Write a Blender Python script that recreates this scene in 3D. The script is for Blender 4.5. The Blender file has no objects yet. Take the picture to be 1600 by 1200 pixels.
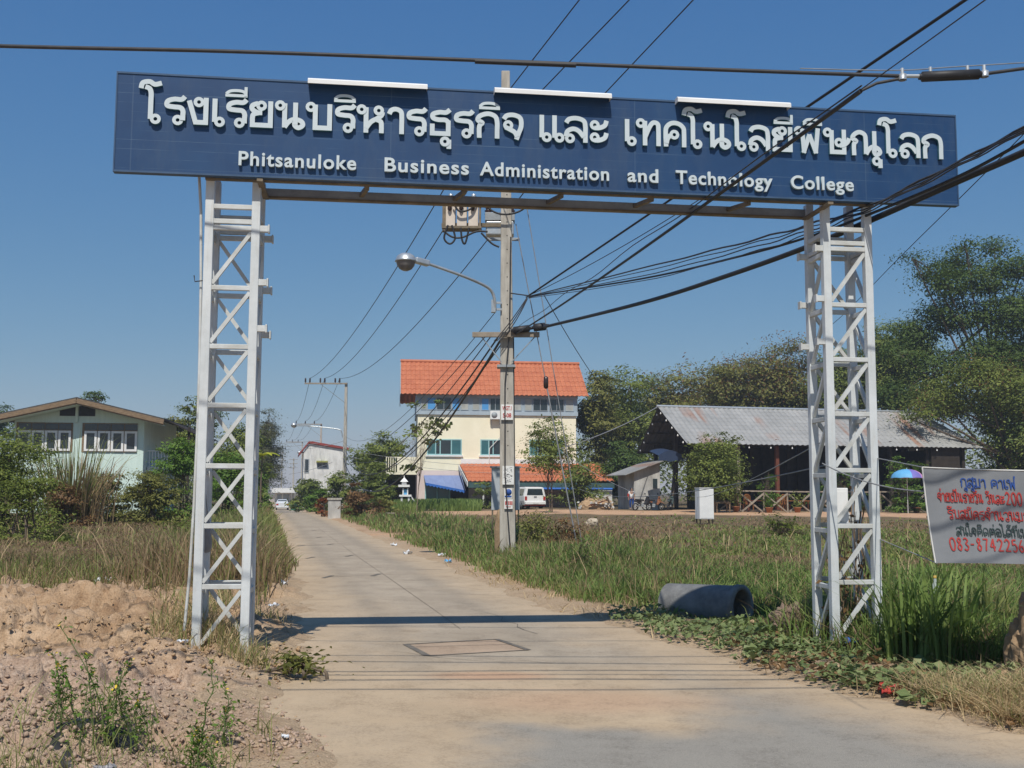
import bpy, math, random
import numpy as np
from mathutils import Vector, Matrix
rnd = random.Random(7)
nr = np.random.default_rng(11)
S = bpy.context.scene
COL = S.collection
# ------------------------------------------------------------------ camera
F, PITCH, ROLL, CAMZ = 1705.0, math.atan(170 / 1705), 0.004, 1.6
_f = Vector((0, math.cos(PITCH), math.sin(PITCH)))
_r0, _u0 = Vector((1, 0, 0)), Vector((0, -math.sin(PITCH), math.cos(PITCH)))
_r = _r0 * math.cos(ROLL) + _u0 * math.sin(ROLL)
_u = _u0 * math.cos(ROLL) - _r0 * math.sin(ROLL)
cd = bpy.data.cameras.new('camera'); co = bpy.data.objects.new('camera', cd); COL.objects.link(co)
cd.sensor_fit = 'HORIZONTAL'; cd.sensor_width = 36; cd.lens = 36 * F / 1600; cd.clip_end = 6000; cd.clip_start = .05
co.matrix_world = Matrix(((_r.x, _u.x, -_f.x, 0), (_r.y, _u.y, -_f.y, 0), (_r.z, _u.z, -_f.z, CAMZ), (0, 0, 0, 1)))
S.camera = co
def ray(u, v): return _f * F + _r * (u - 800) + _u * (600 - v)
def at(u, v, Y):
    d = ray(u, v); t = Y / d.y
    return Vector((d.x * t, Y, CAMZ + d.z * t))
def gnd(u, v, z=0):
    d = ray(u, v); t = (z - CAMZ) / d.z
    return Vector((d.x * t, d.y * t, z))
# ------------------------------------------------------------------ light
SUN_EL, SUN_AZ = 55.0, -3.0
W = bpy.data.worlds.new('World'); S.world = W; W.use_nodes = True
nt = W.node_tree; bg = nt.nodes['Background']
sky = nt.nodes.new('ShaderNodeTexSky'); sky.sky_type = 'NISHITA'; sky.sun_disc = False
sky.sun_elevation = math.radians(SUN_EL); sky.sun_rotation = math.radians(180)
sky.air_density = 1.0; sky.dust_density = 0.3; sky.ozone_density = 2.6
_sp = nt.nodes.new('ShaderNodeSeparateColor'); _cb = nt.nodes.new('ShaderNodeCombineColor'); nt.links.new(sky.outputs[0], _sp.inputs[0])
for _k, (_e, _g) in enumerate(((1.12, .425), (.74, .935), (.38, 2.27))):   # clear winter-noon colour balance of the sky
    _p = nt.nodes.new('ShaderNodeMath'); _p.operation = 'POWER'; _p.inputs[1].default_value = _e
    _m = nt.nodes.new('ShaderNodeMath'); _m.operation = 'MULTIPLY'; _m.inputs[1].default_value = _g
    nt.links.new(_sp.outputs[_k], _p.inputs[0]); nt.links.new(_p.outputs[0], _m.inputs[0]); nt.links.new(_m.outputs[0], _cb.inputs[_k])
nt.links.new(_cb.outputs[0], bg.inputs[0]); bg.inputs[1].default_value = 0.1
sl = bpy.data.lights.new('sun', 'SUN'); sl.energy = 4.1; sl.angle = math.radians(.5); sl.color = (1, .95, .86)
so = bpy.data.objects.new('sun', sl); COL.objects.link(so)
so.rotation_euler = (math.radians(90 - SUN_EL), 0, math.radians(SUN_AZ))
S.view_settings.view_transform = 'Standard'; S.view_settings.look = 'None'
S.view_settings.exposure = 0.12; S.view_settings.gamma = 1
S.cycles.max_bounces = 6; S.cycles.transparent_max_bounces = 8
# ------------------------------------------------------------------ materials
def nmat(name):
    m = bpy.data.materials.new(name); m.use_nodes = True
    return m, m.node_tree, m.node_tree.nodes['Principled BSDF']
def noise(t, scale, detail=4, rough=.6, vec=None, stretch=None):
    n = t.nodes.new('ShaderNodeTexNoise'); n.inputs['Scale'].default_value = scale
    n.inputs['Detail'].default_value = detail; n.inputs['Roughness'].default_value = rough
    if vec is None:
        vec = t.nodes.new('ShaderNodeTexCoord').outputs['Object']
    if stretch:
        mp = t.nodes.new('ShaderNodeMapping'); mp.inputs['Scale'].default_value = stretch
        t.links.new(vec, mp.inputs[0]); vec = mp.outputs[0]
    t.links.new(vec, n.inputs['Vector'])
    return n.outputs['Fac']
def ramp(t, fac, stops):
    r = t.nodes.new('ShaderNodeValToRGB'); e = r.color_ramp.elements
    while len(e) < len(stops): e.new(.5)
    for k, (p, c) in enumerate(stops):
        e[k].position = p; e[k].color = (*c, 1) if len(c) == 3 else c
    t.links.new(fac, r.inputs[0]); return r.outputs[0]
def mixc(t, fac, a, b):
    m = t.nodes.new('ShaderNodeMix'); m.data_type = 'RGBA'
    for sock, val in ((m.inputs[0], fac), (m.inputs[6], a), (m.inputs[7], b)):
        if isinstance(val, bpy.types.NodeSocket): t.links.new(val, sock)
        elif isinstance(val, (int, float)): sock.default_value = val
        else: sock.default_value = (*val, 1)
    return m.outputs[2]
def math2(t, op, a, b=0.0, clamp=False):
    m = t.nodes.new('ShaderNodeMath'); m.operation = op; m.use_clamp = clamp
    for k, val in enumerate((a, b)):
        if isinstance(val, bpy.types.NodeSocket): t.links.new(val, m.inputs[k])
        else: m.inputs[k].default_value = val
    return m.outputs[0]
def bump(t, b, fac, strength, dist=.02):
    n = t.nodes.new('ShaderNodeBump'); n.inputs['Strength'].default_value = strength; n.inputs['Distance'].default_value = dist
    t.links.new(fac, n.inputs['Height']); t.links.new(n.outputs[0], b.inputs['Normal'])
def mat(name, c, c2=None, scale=4, rough=.75, metal=0, bmp=0, bscale=None, stretch=None, lo=.35, hi=.7, spec=.35):
    m, t, b = nmat(name)
    b.inputs['Roughness'].default_value = rough; b.inputs['Metallic'].default_value = metal
    b.inputs['Specular IOR Level'].default_value = spec
    if c2 is None: c2 = tuple(x * .82 for x in c)
    n = noise(t, scale, 6, .65, stretch=stretch)
    t.links.new(ramp(t, n, [(lo, c2), (hi, c)]), b.inputs['Base Color'])
    if bmp: bump(t, b, noise(t, bscale or scale * 6, 5, .7, stretch=stretch), bmp)
    return m
def leafmat(name, cols, trans=.35, gain=1.6):
    m, t, b = nmat(name)
    g = t.nodes.new('ShaderNodeNewGeometry')
    big = noise(t, .55, 3, .6)
    f = math2(t, 'ADD', math2(t, 'MULTIPLY', g.outputs['Random Per Island'], .62), math2(t, 'MULTIPLY', math2(t, 'SUBTRACT', big, .3), .9), True)
    k = len(cols) - 1
    c = ramp(t, f, [(i / k, tuple(q * gain for q in cc)) for i, cc in enumerate(cols)])
    t.links.new(c, b.inputs['Base Color']); b.inputs['Roughness'].default_value = .55; b.inputs['Specular IOR Level'].default_value = .25
    tr = t.nodes.new('ShaderNodeBsdfTranslucent'); t.links.new(c, tr.inputs[0])
    mx = t.nodes.new('ShaderNodeMixShader'); mx.inputs[0].default_value = trans
    t.links.new(b.outputs[0], mx.inputs[1]); t.links.new(tr.outputs[0], mx.inputs[2])
    t.links.new(mx.outputs[0], t.nodes['Material Output'].inputs[0])
    return m
M = {}
M['white_steel'] = mat('white_painted_steel', (.62, .65, .66), (.46, .46, .43), 3.5, .5, bmp=.15, bscale=30)
def rusty_steel():
    m, t, b = nmat('white_steel_with_rust_foot')
    tc = t.nodes.new('ShaderNodeTexCoord'); sp = t.nodes.new('ShaderNodeSeparateXYZ'); t.links.new(tc.outputs['Object'], sp.inputs[0])
    n = noise(t, 9, 7, .7)
    low = math2(t, 'ADD', math2(t, 'SUBTRACT', .62, math2(t, 'MULTIPLY', sp.outputs[2], 1.6)), math2(t, 'SUBTRACT', n, .75), True)
    base = ramp(t, noise(t, 2.2, 6, .7), [(.35, (.50, .53, .54)), (.65, (.64, .67, .68))])
    c = mixc(t, math2(t, 'MULTIPLY', low, 1.6, True), base, (.34, .24, .14))
    spot = ramp(t, noise(t, 26, 4, .8), [(.66, (0, 0, 0)), (.72, (1, 1, 1))])
    c = mixc(t, math2(t, 'MULTIPLY', ramp(t, noise(t, 5, 7, .75, stretch=(4, 4, .35)), [(.52, (0, 0, 0)), (.74, (1, 1, 1))]), .42), c, (.40, .34, .26))
    c = mixc(t, math2(t, 'MULTIPLY', spot, .7), c, (.30, .20, .12))
    t.links.new(c, b.inputs['Base Color']); b.inputs['Roughness'].default_value = .55
    bump(t, b, n, .12); return m
M['gate_leg'] = rusty_steel()
M['brown_steel'] = mat('undercoated_steel', (.24, .19, .13), (.12, .10, .07), 6, .7, bmp=.2)
M['grey_steel'] = mat('grey_steel', (.36, .39, .41), (.24, .26, .28), 4, .5, bmp=.1)
M['galv'] = mat('galvanised_steel', (.55, .58, .60), (.42, .45, .47), 6, .38, metal=.6)
M['black'] = mat('black_rubber', (.018, .018, .02), (.03, .03, .034), 8, .55)
M['wire'] = mat('grey_wire', (.30, .31, .32), (.2, .2, .21), 8, .5)
M['darkwire'] = mat('dark_wire', (.05, .05, .055), (.03, .03, .033), 8, .55)
M['concrete'] = mat('weathered_concrete', (.50, .47, .415), (.31, .285, .245), 3.2, .9, bmp=.35, bscale=24, stretch=(3, 3, .5))
M['pipe'] = mat('dark_concrete_pipe', (.24, .24, .23), (.13, .13, .13), 5, .85, bmp=.35, bscale=30)
M['white'] = mat('white_paint', (.80, .80, .79), (.70, .70, .69), 2, .5)
M['white_dirty'] = mat('stained_white_wall', (.72, .71, .68), (.42, .41, .39), 1.1, .85, stretch=(1, 1, .4), lo=.25, hi=.6)
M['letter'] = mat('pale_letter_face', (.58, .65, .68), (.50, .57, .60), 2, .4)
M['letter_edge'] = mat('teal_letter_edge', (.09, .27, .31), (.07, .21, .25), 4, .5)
M['cream'] = mat('cream_paint', (.90, .84, .65), (.82, .76, .57), .8, .8)
M['pink'] = mat('pale_pink_paint', (.72, .60, .56), (.64, .52, .49), .8, .8)
M['blueclad'] = mat('grey_blue_cladding', (.36, .43, .49), (.29, .35, .40), 1.2, .6)
M['mint'] = mat('mint_painted_boards', (.64, .77, .71), (.53, .66, .61), 1.2, .7, stretch=(4, 4, .4))
M['wood'] = mat('weathered_wood', (.30, .21, .13), (.15, .10, .06), 5, .8, bmp=.3, stretch=(1, 1, 5))
M['greywood'] = mat('greyed_timber', (.36, .31, .25), (.22, .18, .14), 5, .85, bmp=.3)
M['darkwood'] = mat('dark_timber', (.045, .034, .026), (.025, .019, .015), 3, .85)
M['redwood'] = mat('red_brown_post', (.17, .05, .025), (.11, .035, .02), 3, .7)
M['chair'] = mat('orange_varnished_wood', (.36, .15, .05), (.25, .10, .03), 6, .5)
M['glass'] = mat('dark_window_glass', (.02, .028, .035), (.03, .045, .05), .8, .08, spec=.6)
M['tealglass'] = mat('teal_window_glass', (.05, .17, .18), (.03, .11, .13), .8, .12, spec=.6)
M['blueglass'] = mat('bright_blue_glass', (.10, .34, .68), (.08, .28, .58), .6, .12, spec=.5)
M['grey_blind'] = mat('pale_grey_blind', (.46, .47, .44), (.28, .29, .27), .8, .6)
M['tealframe'] = mat('teal_frame', (.33, .55, .56), (.27, .47, .48), 2, .5)
M['blueawn'] = mat('faded_blue_awning', (.20, .26, .44), (.16, .21, .38), 1.5, .7)
M['brightblue'] = mat('bright_blue_cloth', (.04, .16, .55), (.03, .12, .42), 2, .7)
M['rock'] = mat('earth_clod', (.46, .32, .19), (.33, .22, .13), 9, .95, bmp=.5, bscale=40)
M['purplerock'] = mat('purple_grey_clod', (.50, .37, .28), (.34, .24, .175), 6, .95, bmp=.6, bscale=30)
M['palerock'] = mat('pale_rock', (.55, .47, .36), (.36, .29, .21), 5, .9, bmp=.5, bscale=20)
M['mud'] = mat('termite_earth', (.36, .25, .15), (.25, .17, .10), 9, .95, bmp=.6, bscale=28)
M['bark'] = mat('bark', (.17, .13, .095), (.09, .068, .05), 6, .9, bmp=.4, stretch=(1, 1, .3))
M['palebark'] = mat('pale_bark', (.30, .24, .18), (.19, .15, .11), 6, .9)
M['stem'] = mat('green_stem', (.12, .17, .05), (.09, .12, .04), 6, .7)
M['red'] = mat('red_plastic', (.55, .06, .05), (.40, .04, .03), 6, .4)
M['redpaint'] = mat('red_ink', (.46, .05, .045), (.36, .04, .036), 6, .6)
M['bluepaint'] = mat('blue_ink', (.03, .09, .33), (.025, .07, .27), 6, .6)
M['darkpaint'] = mat('dark_green_ink', (.04, .07, .07), (.03, .05, .05), 6, .6)
M['paper'] = mat('white_paper', (.78, .78, .76), (.66, .66, .64), 9, .7)
M['tarp'] = mat('shade_grey_tarpaulin', (.235, .245, .26), (.19, .20, .215), 3, .6)  # even grey stands in for shade lying over the banner
M['carwhite'] = mat('white_car_paint', (.78, .78, .77), (.72, .72, .71), 1, .22, spec=.5)
M['carsilver'] = mat('silver_car_paint', (.70, .72, .74), (.64, .66, .68), 1, .25, metal=.15)
M['tail'] = mat('tail_light_red', (.45, .03, .02), (.32, .02, .015), 6, .25)
M['clay'] = mat('clay_pot', (.40, .17, .08), (.28, .11, .05), 6, .8)
M['skin'] = mat('skin', (.40, .24, .16), (.36, .21, .14), 5, .55)
M['beige'] = mat('beige_enamel', (.66, .58, .50), (.56, .49, .42), 4, .5)
M['porcelain'] = mat('brown_insulator', (.05, .03, .028), (.035, .022, .02), 8, .25)
M['bag'] = mat('grey_plastic_bag', (.34, .33, .34), (.22, .21, .22), 8, .4)
M['foil'] = mat('white_plastic_scrap', (.74, .75, .77), (.58, .60, .63), 12, .35)
M['binned'] = mat('green_bin_plastic', (.05, .17, .10), (.04, .13, .08), 4, .45)
M['umb_blue'] = mat('umbrella_blue', (.14, .42, .70), (.11, .36, .62), 3, .6)
M['umb_violet'] = mat('umbrella_violet', (.20, .17, .50), (.16, .14, .42), 3, .6)
M['umb_pink'] = mat('umbrella_pink', (.60, .30, .52), (.52, .25, .45), 3, .6)
M['tar'] = mat('tar_strip', (.09, .08, .07), (.19, .165, .13), 14, .85)
M['shackwall'] = mat('grimy_whitewash', (.56, .55, .52), (.22, .21, .20), .9, .85, stretch=(1, 1, .35), lo=.3, hi=.62)
def tilemat():
    m, t, b = nmat('orange_roof_tile')
    tc = t.nodes.new('ShaderNodeTexCoord'); sp = t.nodes.new('ShaderNodeSeparateXYZ'); t.links.new(tc.outputs['Object'], sp.inputs[0])
    n = noise(t, 1.1, 6, .7)
    c = ramp(t, n, [(.3, (.40, .115, .05)), (.7, (.54, .185, .085))])
    fr = math2(t, 'FRACT', math2(t, 'MULTIPLY', sp.outputs[2], 1.9))
    ln = math2(t, 'LESS_THAN', fr, .10)
    c = mixc(t, math2(t, 'MULTIPLY', ln, .35), c, (.30, .07, .025))
    t.links.new(c, b.inputs['Base Color']); b.inputs['Roughness'].default_value = .7
    return m
M['tile'] = tilemat()
def ironmat():
    m, t, b = nmat('rust_streaked_corrugated_iron')
    c = ramp(t, noise(t, .5, 5, .7), [(.3, (.25, .25, .24)), (.7, (.38, .375, .36))])
    r = ramp(t, noise(t, .9, 3, .5, stretch=(1.3, .10, .10)), [(.52, (0, 0, 0)), (.62, (1, 1, 1))])
    r2 = ramp(t, noise(t, .25, 2, .5), [(.45, (0, 0, 0)), (.6, (1, 1, 1))])
    c = mixc(t, math2(t, 'MULTIPLY', math2(t, 'MULTIPLY', r, r2), .8), c, (.30, .15, .09))
    sp = ramp(t, noise(t, 3.2, 2, .5), [(.71, (0, 0, 0)), (.74, (1, 1, 1))])
    c = mixc(t, math2(t, 'MULTIPLY', sp, .7), c, (.10, .09, .08))
    t.links.new(c, b.inputs['Base Color']); b.inputs['Roughness'].default_value = .6; b.inputs['Metallic'].default_value = .15
    return m
M['iron'] = ironmat(); M['darkiron'] = mat('shaded_iron', (.085, .08, .075), (.05, .045, .04), 2, .8)  # darkiron: shade under the back slope put into the colour
def signmat():
    m, t, b = nmat('navy_sign_boards')
    tc = t.nodes.new('ShaderNodeTexCoord'); sp = t.nodes.new('ShaderNodeSeparateXYZ'); t.links.new(tc.outputs['Object'], sp.inputs[0])
    fr = math2(t, 'FRACT', math2(t, 'MULTIPLY', sp.outputs[2], 11.0))
    ln = math2(t, 'LESS_THAN', fr, .055)
    c = ramp(t, noise(t, .8, 6, .7), [(.3, (.008, .038, .115)), (.7, (.015, .060, .155))])
    wear = ramp(t, noise(t, 2.5, 5, .7, stretch=(.4, 1, 6)), [(.45, (0, 0, 0)), (.75, (1, 1, 1))])
    c = mixc(t, math2(t, 'MULTIPLY', math2(t, 'MULTIPLY', ln, wear), .8), c, (.12, .19, .27))
    seam = math2(t, 'LESS_THAN', math2(t, 'ABSOLUTE', math2(t, 'SUBTRACT', math2(t, 'FRACT', math2(t, 'MULTIPLY', sp.outputs[0], .41)), .5)), .0022)
    c = mixc(t, math2(t, 'MULTIPLY', seam, .18), c, (.14, .20, .27))
    dirt = ramp(t, noise(t, 1.6, 6, .75, stretch=(1.6, 1, .35)), [(.5, (0, 0, 0)), (.8, (1, 1, 1))])
    c = mixc(t, math2(t, 'MULTIPLY', dirt, .42), c, (.075, .105, .15))
    t.links.new(c, b.inputs['Base Color']); b.inputs['Roughness'].default_value = .42
    bump(t, b, ln, -.3, .004); return m
M['sign'] = signmat()
LG = dict(
    dark=leafmat('dark_leaves', [(.022, .040, .010), (.042, .068, .015), (.075, .105, .026)], .35, 1.9),
    mid=leafmat('green_leaves', [(.036, .052, .011), (.072, .090, .018), (.122, .135, .032)], .35, 2.35),
    olive=leafmat('olive_leaves', [(.042, .048, .012), (.084, .088, .022), (.140, .125, .038)], .35, 2.35),
    rust=leafmat('rust_tipped_leaves', [(.036, .046, .013), (.070, .082, .024), (.105, .095, .034), (.17, .085, .04)], .35, 1.9),
    bright=leafmat('bright_leaves', [(.040, .085, .012), (.075, .135, .020), (.13, .18, .035)]),
    feather=leafmat('feathery_needles', [(.040, .048, .022), (.070, .075, .034), (.105, .105, .05)]),
    brown=leafmat('brown_leaves', [(.07, .045, .02), (.13, .075, .032), (.19, .11, .05)]),
    redbush=leafmat('red_leaves', [(.10, .03, .015), (.18, .05, .02), (.12, .09, .03)]),
    grass=leafmat('green_blades', [(.075, .09, .026), (.13, .145, .045), (.20, .21, .075)], .4, 1.8),
    lush=leafmat('lush_blades', [(.05, .085, .020), (.10, .145, .036), (.165, .205, .066)], .4, 1.85),
    dry=leafmat('dry_blades', [(.11, .075, .042), (.19, .135, .075), (.27, .205, .115)], .3),
    drypurple=leafmat('dry_brown_blades', [(.12, .075, .045), (.18, .12, .072), (.24, .175, .105)], .3),
    straw=leafmat('straw_blades', [(.22, .16, .085), (.32, .24, .13), (.42, .33, .19)], .25),
    vine=leafmat('vine_leaves', [(.055, .085, .028), (.115, .145, .055), (.19, .205, .095)], .25),
    yellow=leafmat('yellow_leaf', [(.20, .22, .02), (.32, .34, .03)]),
)
# ------------------------------------------------------------------ mesh helpers
class MB:
    def __init__(s): s.v = []; s.f = []; s.m = []; s.sm = []
    def add(s, vs, fs, m=0, smooth=False):
        o = len(s.v); s.v.extend([tuple(p) for p in vs])
        for f in fs: s.f.append(tuple(i + o for i in f)); s.m.append(m); s.sm.append(smooth)
        return s
    def box(s, c, d, rot=None, m=0):
        hx, hy, hz = d[0] / 2, d[1] / 2, d[2] / 2
        vs = [Vector((x, y, z)) for x in (-hx, hx) for y in (-hy, hy) for z in (-hz, hz)]
        if rot is not None: vs = [rot @ p for p in vs]
        c = Vector(c)
        return s.add([p + c for p in vs], [(0, 1, 3, 2), (4, 6, 7, 5), (0, 4, 5, 1), (2, 3, 7, 6), (0, 2, 6, 4), (1, 5, 7, 3)], m)
    def bb(s, x0, x1, y0, y1, z0, z1, m=0):
        return s.box(((x0 + x1) / 2, (y0 + y1) / 2, (z0 + z1) / 2), (abs(x1 - x0), abs(y1 - y0), abs(z1 - z0)), None, m)
    def bar(s, p, q, w, h=None, up=(0, 0, 1), m=0):
        p, q = Vector(p), Vector(q); h = h or w
        d = (q - p); L = d.length; d.normalize(); up = Vector(up)
        if abs(d.dot(up)) > .98: up = Vector((0, 1, 0))
        x = d.cross(up).normalized(); z = x.cross(d)
        R = Matrix((x, d, z)).transposed()
        return s.box((p + q) / 2, (w, L, h), R, m)
    def tube(s, pts, r, n=8, m=0, cap=True, smooth=True):
        pts = [Vector(p) for p in pts]; k = len(pts)
        rs = list(r) if hasattr(r, '__len__') else [r] * k
        vs = []; ref = None
        for i, p in enumerate(pts):
            d = (pts[min(i + 1, k - 1)] - pts[max(i - 1, 0)])
            d = d.normalized() if d.length > 1e-9 else Vector((0, 0, 1))
            if ref is None: ref = Vector((1, 0, 0)) if abs(d.x) < .8 else Vector((0, 1, 0))
            x = (ref - d * ref.dot(d)).normalized(); y = d.cross(x); ref = x
            for j in range(n):
                a = 2 * math.pi * j / n
                vs.append(p + (x * math.cos(a) + y * math.sin(a)) * rs[i])
        fs = [(i * n + j, i * n + (j + 1) % n, (i + 1) * n + (j + 1) % n, (i + 1) * n + j) for i in range(k - 1) for j in range(n)]
        s.add(vs, fs, m, smooth)
        if cap: s.add(vs[:n][::-1], [tuple(range(n))], m); s.add(vs[-n:], [tuple(range(n))], m)
        return s
    def lathe(s, prof, c=(0, 0, 0), n=16, m=0, smooth=True, axis=None):
        c = Vector(c); vs = []
        for (r, z) in prof:
            for j in range(n):
                a = 2 * math.pi * j / n; p = Vector((r * math.cos(a), r * math.sin(a), z))
                if axis is not None: p = axis @ p
                vs.append(c + p)
        k = len(prof)
        return s.add(vs, [(i * n + j, i * n + (j + 1) % n, (i + 1) * n + (j + 1) % n, (i + 1) * n + j) for i in range(k - 1) for j in range(n)], m, smooth)
    def poly(s, pts, m=0): return s.add(pts, [tuple(range(len(pts)))], m)
    def slab(s, pts, n, m=0):
        """a flat polygon given thickness along the vector n"""
        n = Vector(n); a = [Vector(p) for p in pts]; k = len(a); b = [p + n for p in a]
        return s.add(a + b, [tuple(range(k))[::-1], tuple(range(k, 2 * k))] + [(i, (i + 1) % k, k + (i + 1) % k, k + i) for i in range(k)], m)
    def build(s, name, mats, parent=None, loc=None, bevel=0):
        me = bpy.data.meshes.new(name); me.from_pydata(s.v, [], s.f)
        for mm in (mats if isinstance(mats, (list, tuple)) else [mats]): me.materials.append(mm)
        me.polygons.foreach_set('material_index', s.m); me.polygons.foreach_set('use_smooth', s.sm); me.update()
        o = bpy.data.objects.new(name, me); COL.objects.link(o)
        if parent is not None: o.parent = parent
        if loc is not None: o.location = loc
        if bevel:
            b = o.modifiers.new('bevel', 'BEVEL'); b.width = bevel; b.segments = 2; b.limit_method = 'ANGLE'
        return o
def tag(o, label=None, cat=None, group=None, kind=None):
    if label: o['label'] = label
    if cat: o['category'] = cat
    if group: o['group'] = group
    if kind: o['kind'] = kind
    return o
def thing(name, label, cat, loc=(0, 0, 0), rz=0, group=None):
    o = bpy.data.objects.new(name, None); COL.objects.link(o); o.empty_display_size = .2
    o.location = loc; o.rotation_euler = (0, 0, rz)
    return tag(o, label, cat, group)
def npmesh(name, V, Fq, m, parent=None, smooth=False, attr=None):
    """numpy mesh; Fq = list of (K,n) index arrays"""
    me = bpy.data.meshes.new(name)
    me.vertices.add(len(V)); me.vertices.foreach_set('co', np.ascontiguousarray(V, dtype=np.float32).ravel())
    Fq = [a for a in Fq if len(a)]
    nl = sum(a.size for a in Fq); npol = sum(len(a) for a in Fq)
    me.loops.add(nl); me.polygons.add(npol)
    me.loops.foreach_set('vertex_index', np.concatenate([a.ravel() for a in Fq]).astype(np.int32))
    tot = np.concatenate([np.full(len(a), a.shape[1]) for a in Fq]); st = np.concatenate([[0], np.cumsum(tot)[:-1]])
    me.polygons.foreach_set('loop_start', st.astype(np.int32)); me.polygons.foreach_set('loop_total', tot.astype(np.int32))
    if smooth: me.polygons.foreach_set('use_smooth', np.ones(npol, dtype=bool))
    if attr is not None:
        for an, A in attr.items():
            ca = me.color_attributes.new(an, 'FLOAT_COLOR', 'POINT'); ca.data.foreach_set('color', np.ascontiguousarray(A, dtype=np.float32).ravel())
    me.materials.append(m); me.update(calc_edges=True); me.validate()
    o = bpy.data.objects.new(name, me); COL.objects.link(o)
    if parent is not None: o.parent = parent
    return o
_tab = np.random.default_rng(3).random((256, 256))
def vn(x, y):
    x = np.asarray(x, float); y = np.asarray(y, float)
    xi = np.floor(x).astype(int); yi = np.floor(y).astype(int); fx = x - xi; fy = y - yi
    fx = fx * fx * (3 - 2 * fx); fy = fy * fy * (3 - 2 * fy)
    a = _tab[xi & 255, yi & 255]; b = _tab[(xi + 1) & 255, yi & 255]; c = _tab[xi & 255, (yi + 1) & 255]; d = _tab[(xi + 1) & 255, (yi + 1) & 255]
    return (a * (1 - fx) + b * fx) * (1 - fy) + (c * (1 - fx) + d * fx) * fy
def fbm(x, y, o=4):
    s = 0; a = 1; n = 0
    for k in range(o):
        s = s + a * vn(x * 2 ** k + 17.3 * k, y * 2 ** k + 5.1 * k); n += a; a *= .5
    return s / n
def sst(a, b, x):
    t = np.clip((np.asarray(x, float) - a) / (b - a), 0, 1); return t * t * (3 - 2 * t)
# ------------------------------------------------------------------ ground
RY = np.array([-30, 9, 14, 20.7, 27.3, 65, 110, 150, 260, 400, 3000.])
RX = np.array([8.0, .2, -.85, -2.35, -3.85, -12.2, -22, -30.8, -55, -88, -700.])
def xc(y): return np.interp(y, RY, RX)
def lat(x, y): return (np.asarray(x, float) - xc(y)) * .977
def base(x, y):
    x = np.asarray(x, float); y = np.asarray(y, float); l = lat(x, y)
    z = .32 * sst(28, 66, y) * sst(3, 9, l)
    z = z - .85 * sst(55, 150, y) * np.exp(-(l / 14) ** 2)
    z = z + .15 * sst(16, 30, y) * sst(3, 8, -l)
    return z
def heap(x, y):
    x = np.asarray(x, float); y = np.asarray(y, float)
    g = .30 * np.exp(-((x + 4.0) / 1.7) ** 2 - ((y - 7.4) / 1.5) ** 2)
    g = g + .34 * np.exp(-((x + 5.6) / 2.3) ** 2 - ((y - 12.2) / 1.3) ** 2)
    g = g + .16 * np.exp(-((x + 2.9) / .5) ** 2 - ((y - 9.6) / .4) ** 2)
    g = g + .22 * np.exp(-((x - 4.6) / 1.2) ** 2 - ((y - 12.6) / 1.2) ** 2)
    g = g + .20 * np.exp(-((x - 4.8) / .9) ** 2 - ((y - 8.3) / .7) ** 2)
    g = g - .22 * np.exp(-((x + 2.05) / .35) ** 2 - ((y - 10.6) / .45) ** 2)
    return g
PAV = [(-1.8, 9.6), (-1.75, 8.4), (-1.35, 7.5), (-.95, 6.6), (-1.6, 5.0), (-6, 4.2), (-14, 3.4), (-60, 3), (-60, -7), (60, -7), (60, 2.6), (14, 3.8), (7, 5.0), (4.4, 6.5), (3.35, 7.5), (2.85, 8.5), (2.35, 9.4), (2.1, 10.3), (1.65, 12), (1.0, 14)]
ys = [16, 18, 20.7, 24, 27.3, 35, 50, 65, 85, 110, 150, 200, 260, 400]
HWR = lambda y: 1.55 + .35 * min(1, max(0, (y - 60) / 60))
PAV += [(float(xc(y)) + HWR(y), y) for y in ys] + [(float(xc(y)) - HWR(y), y) for y in ys[::-1]] + [(-2.55, 14.0), (-2.15, 12)]
def sdpav(x, y):
    P = np.array(PAV, float); Q = np.roll(P, -1, 0)
    d = np.full(x.shape, 1e9); ins = np.zeros(x.shape, bool)
    for (ax, ay), (bx, by) in zip(P, Q):
        ex, ey = bx - ax, by - ay
        t = np.clip(((x - ax) * ex + (y - ay) * ey) / (ex * ex + ey * ey), 0, 1)
        d = np.minimum(d, np.hypot(x - ax - t * ex, y - ay - t * ey))
        if by != ay:
            c = ((ay > y) != (by > y)) & (x < (bx - ax) * (y - ay) / (by - ay) + ax); ins ^= c
    return np.where(ins, d, -d)
def lumps(x, y, n, box_, rmin, rmax, seed, hk=.5):
    g = np.random.default_rng(seed); out = np.zeros(x.shape)
    for _ in range(n):
        cx, cy = g.uniform(box_[0], box_[1]), g.uniform(box_[2], box_[3]); r = rmin + (rmax - rmin) * g.random() ** 2.2; e = g.uniform(.6, 1.4); a = g.uniform(0, 3.14)
        sel = (np.abs(x - cx) < r * 1.6) & (np.abs(y - cy) < r * 1.6)
        if not sel.any(): continue
        dx, dy = x[sel] - cx, y[sel] - cy
        u = (dx * math.cos(a) + dy * math.sin(a)) / (r * e); v = (-dx * math.sin(a) + dy * math.cos(a)) * e / r
        q = np.clip(1 - u * u - v * v, 0, 1) ** .6 * r * hk * g.uniform(.5, 1.2)
        out[sel] = np.maximum(out[sel], q)
    return out
ang = np.radians(np.concatenate([np.arange(-180, -36, 4.), np.arange(-36, 36, .17), np.arange(36, 180, 4.)]))
rad = [.3]
while rad[-1] < 3500:
    r_ = rad[-1]; rad.append(r_ * (1.12 if r_ < 4.5 else 1.0045 if r_ < 17 else 1.012 if r_ < 40 else 1.03 if r_ < 120 else 1.12))
rad = np.array(rad); NA, NR = len(ang), len(rad)
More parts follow.
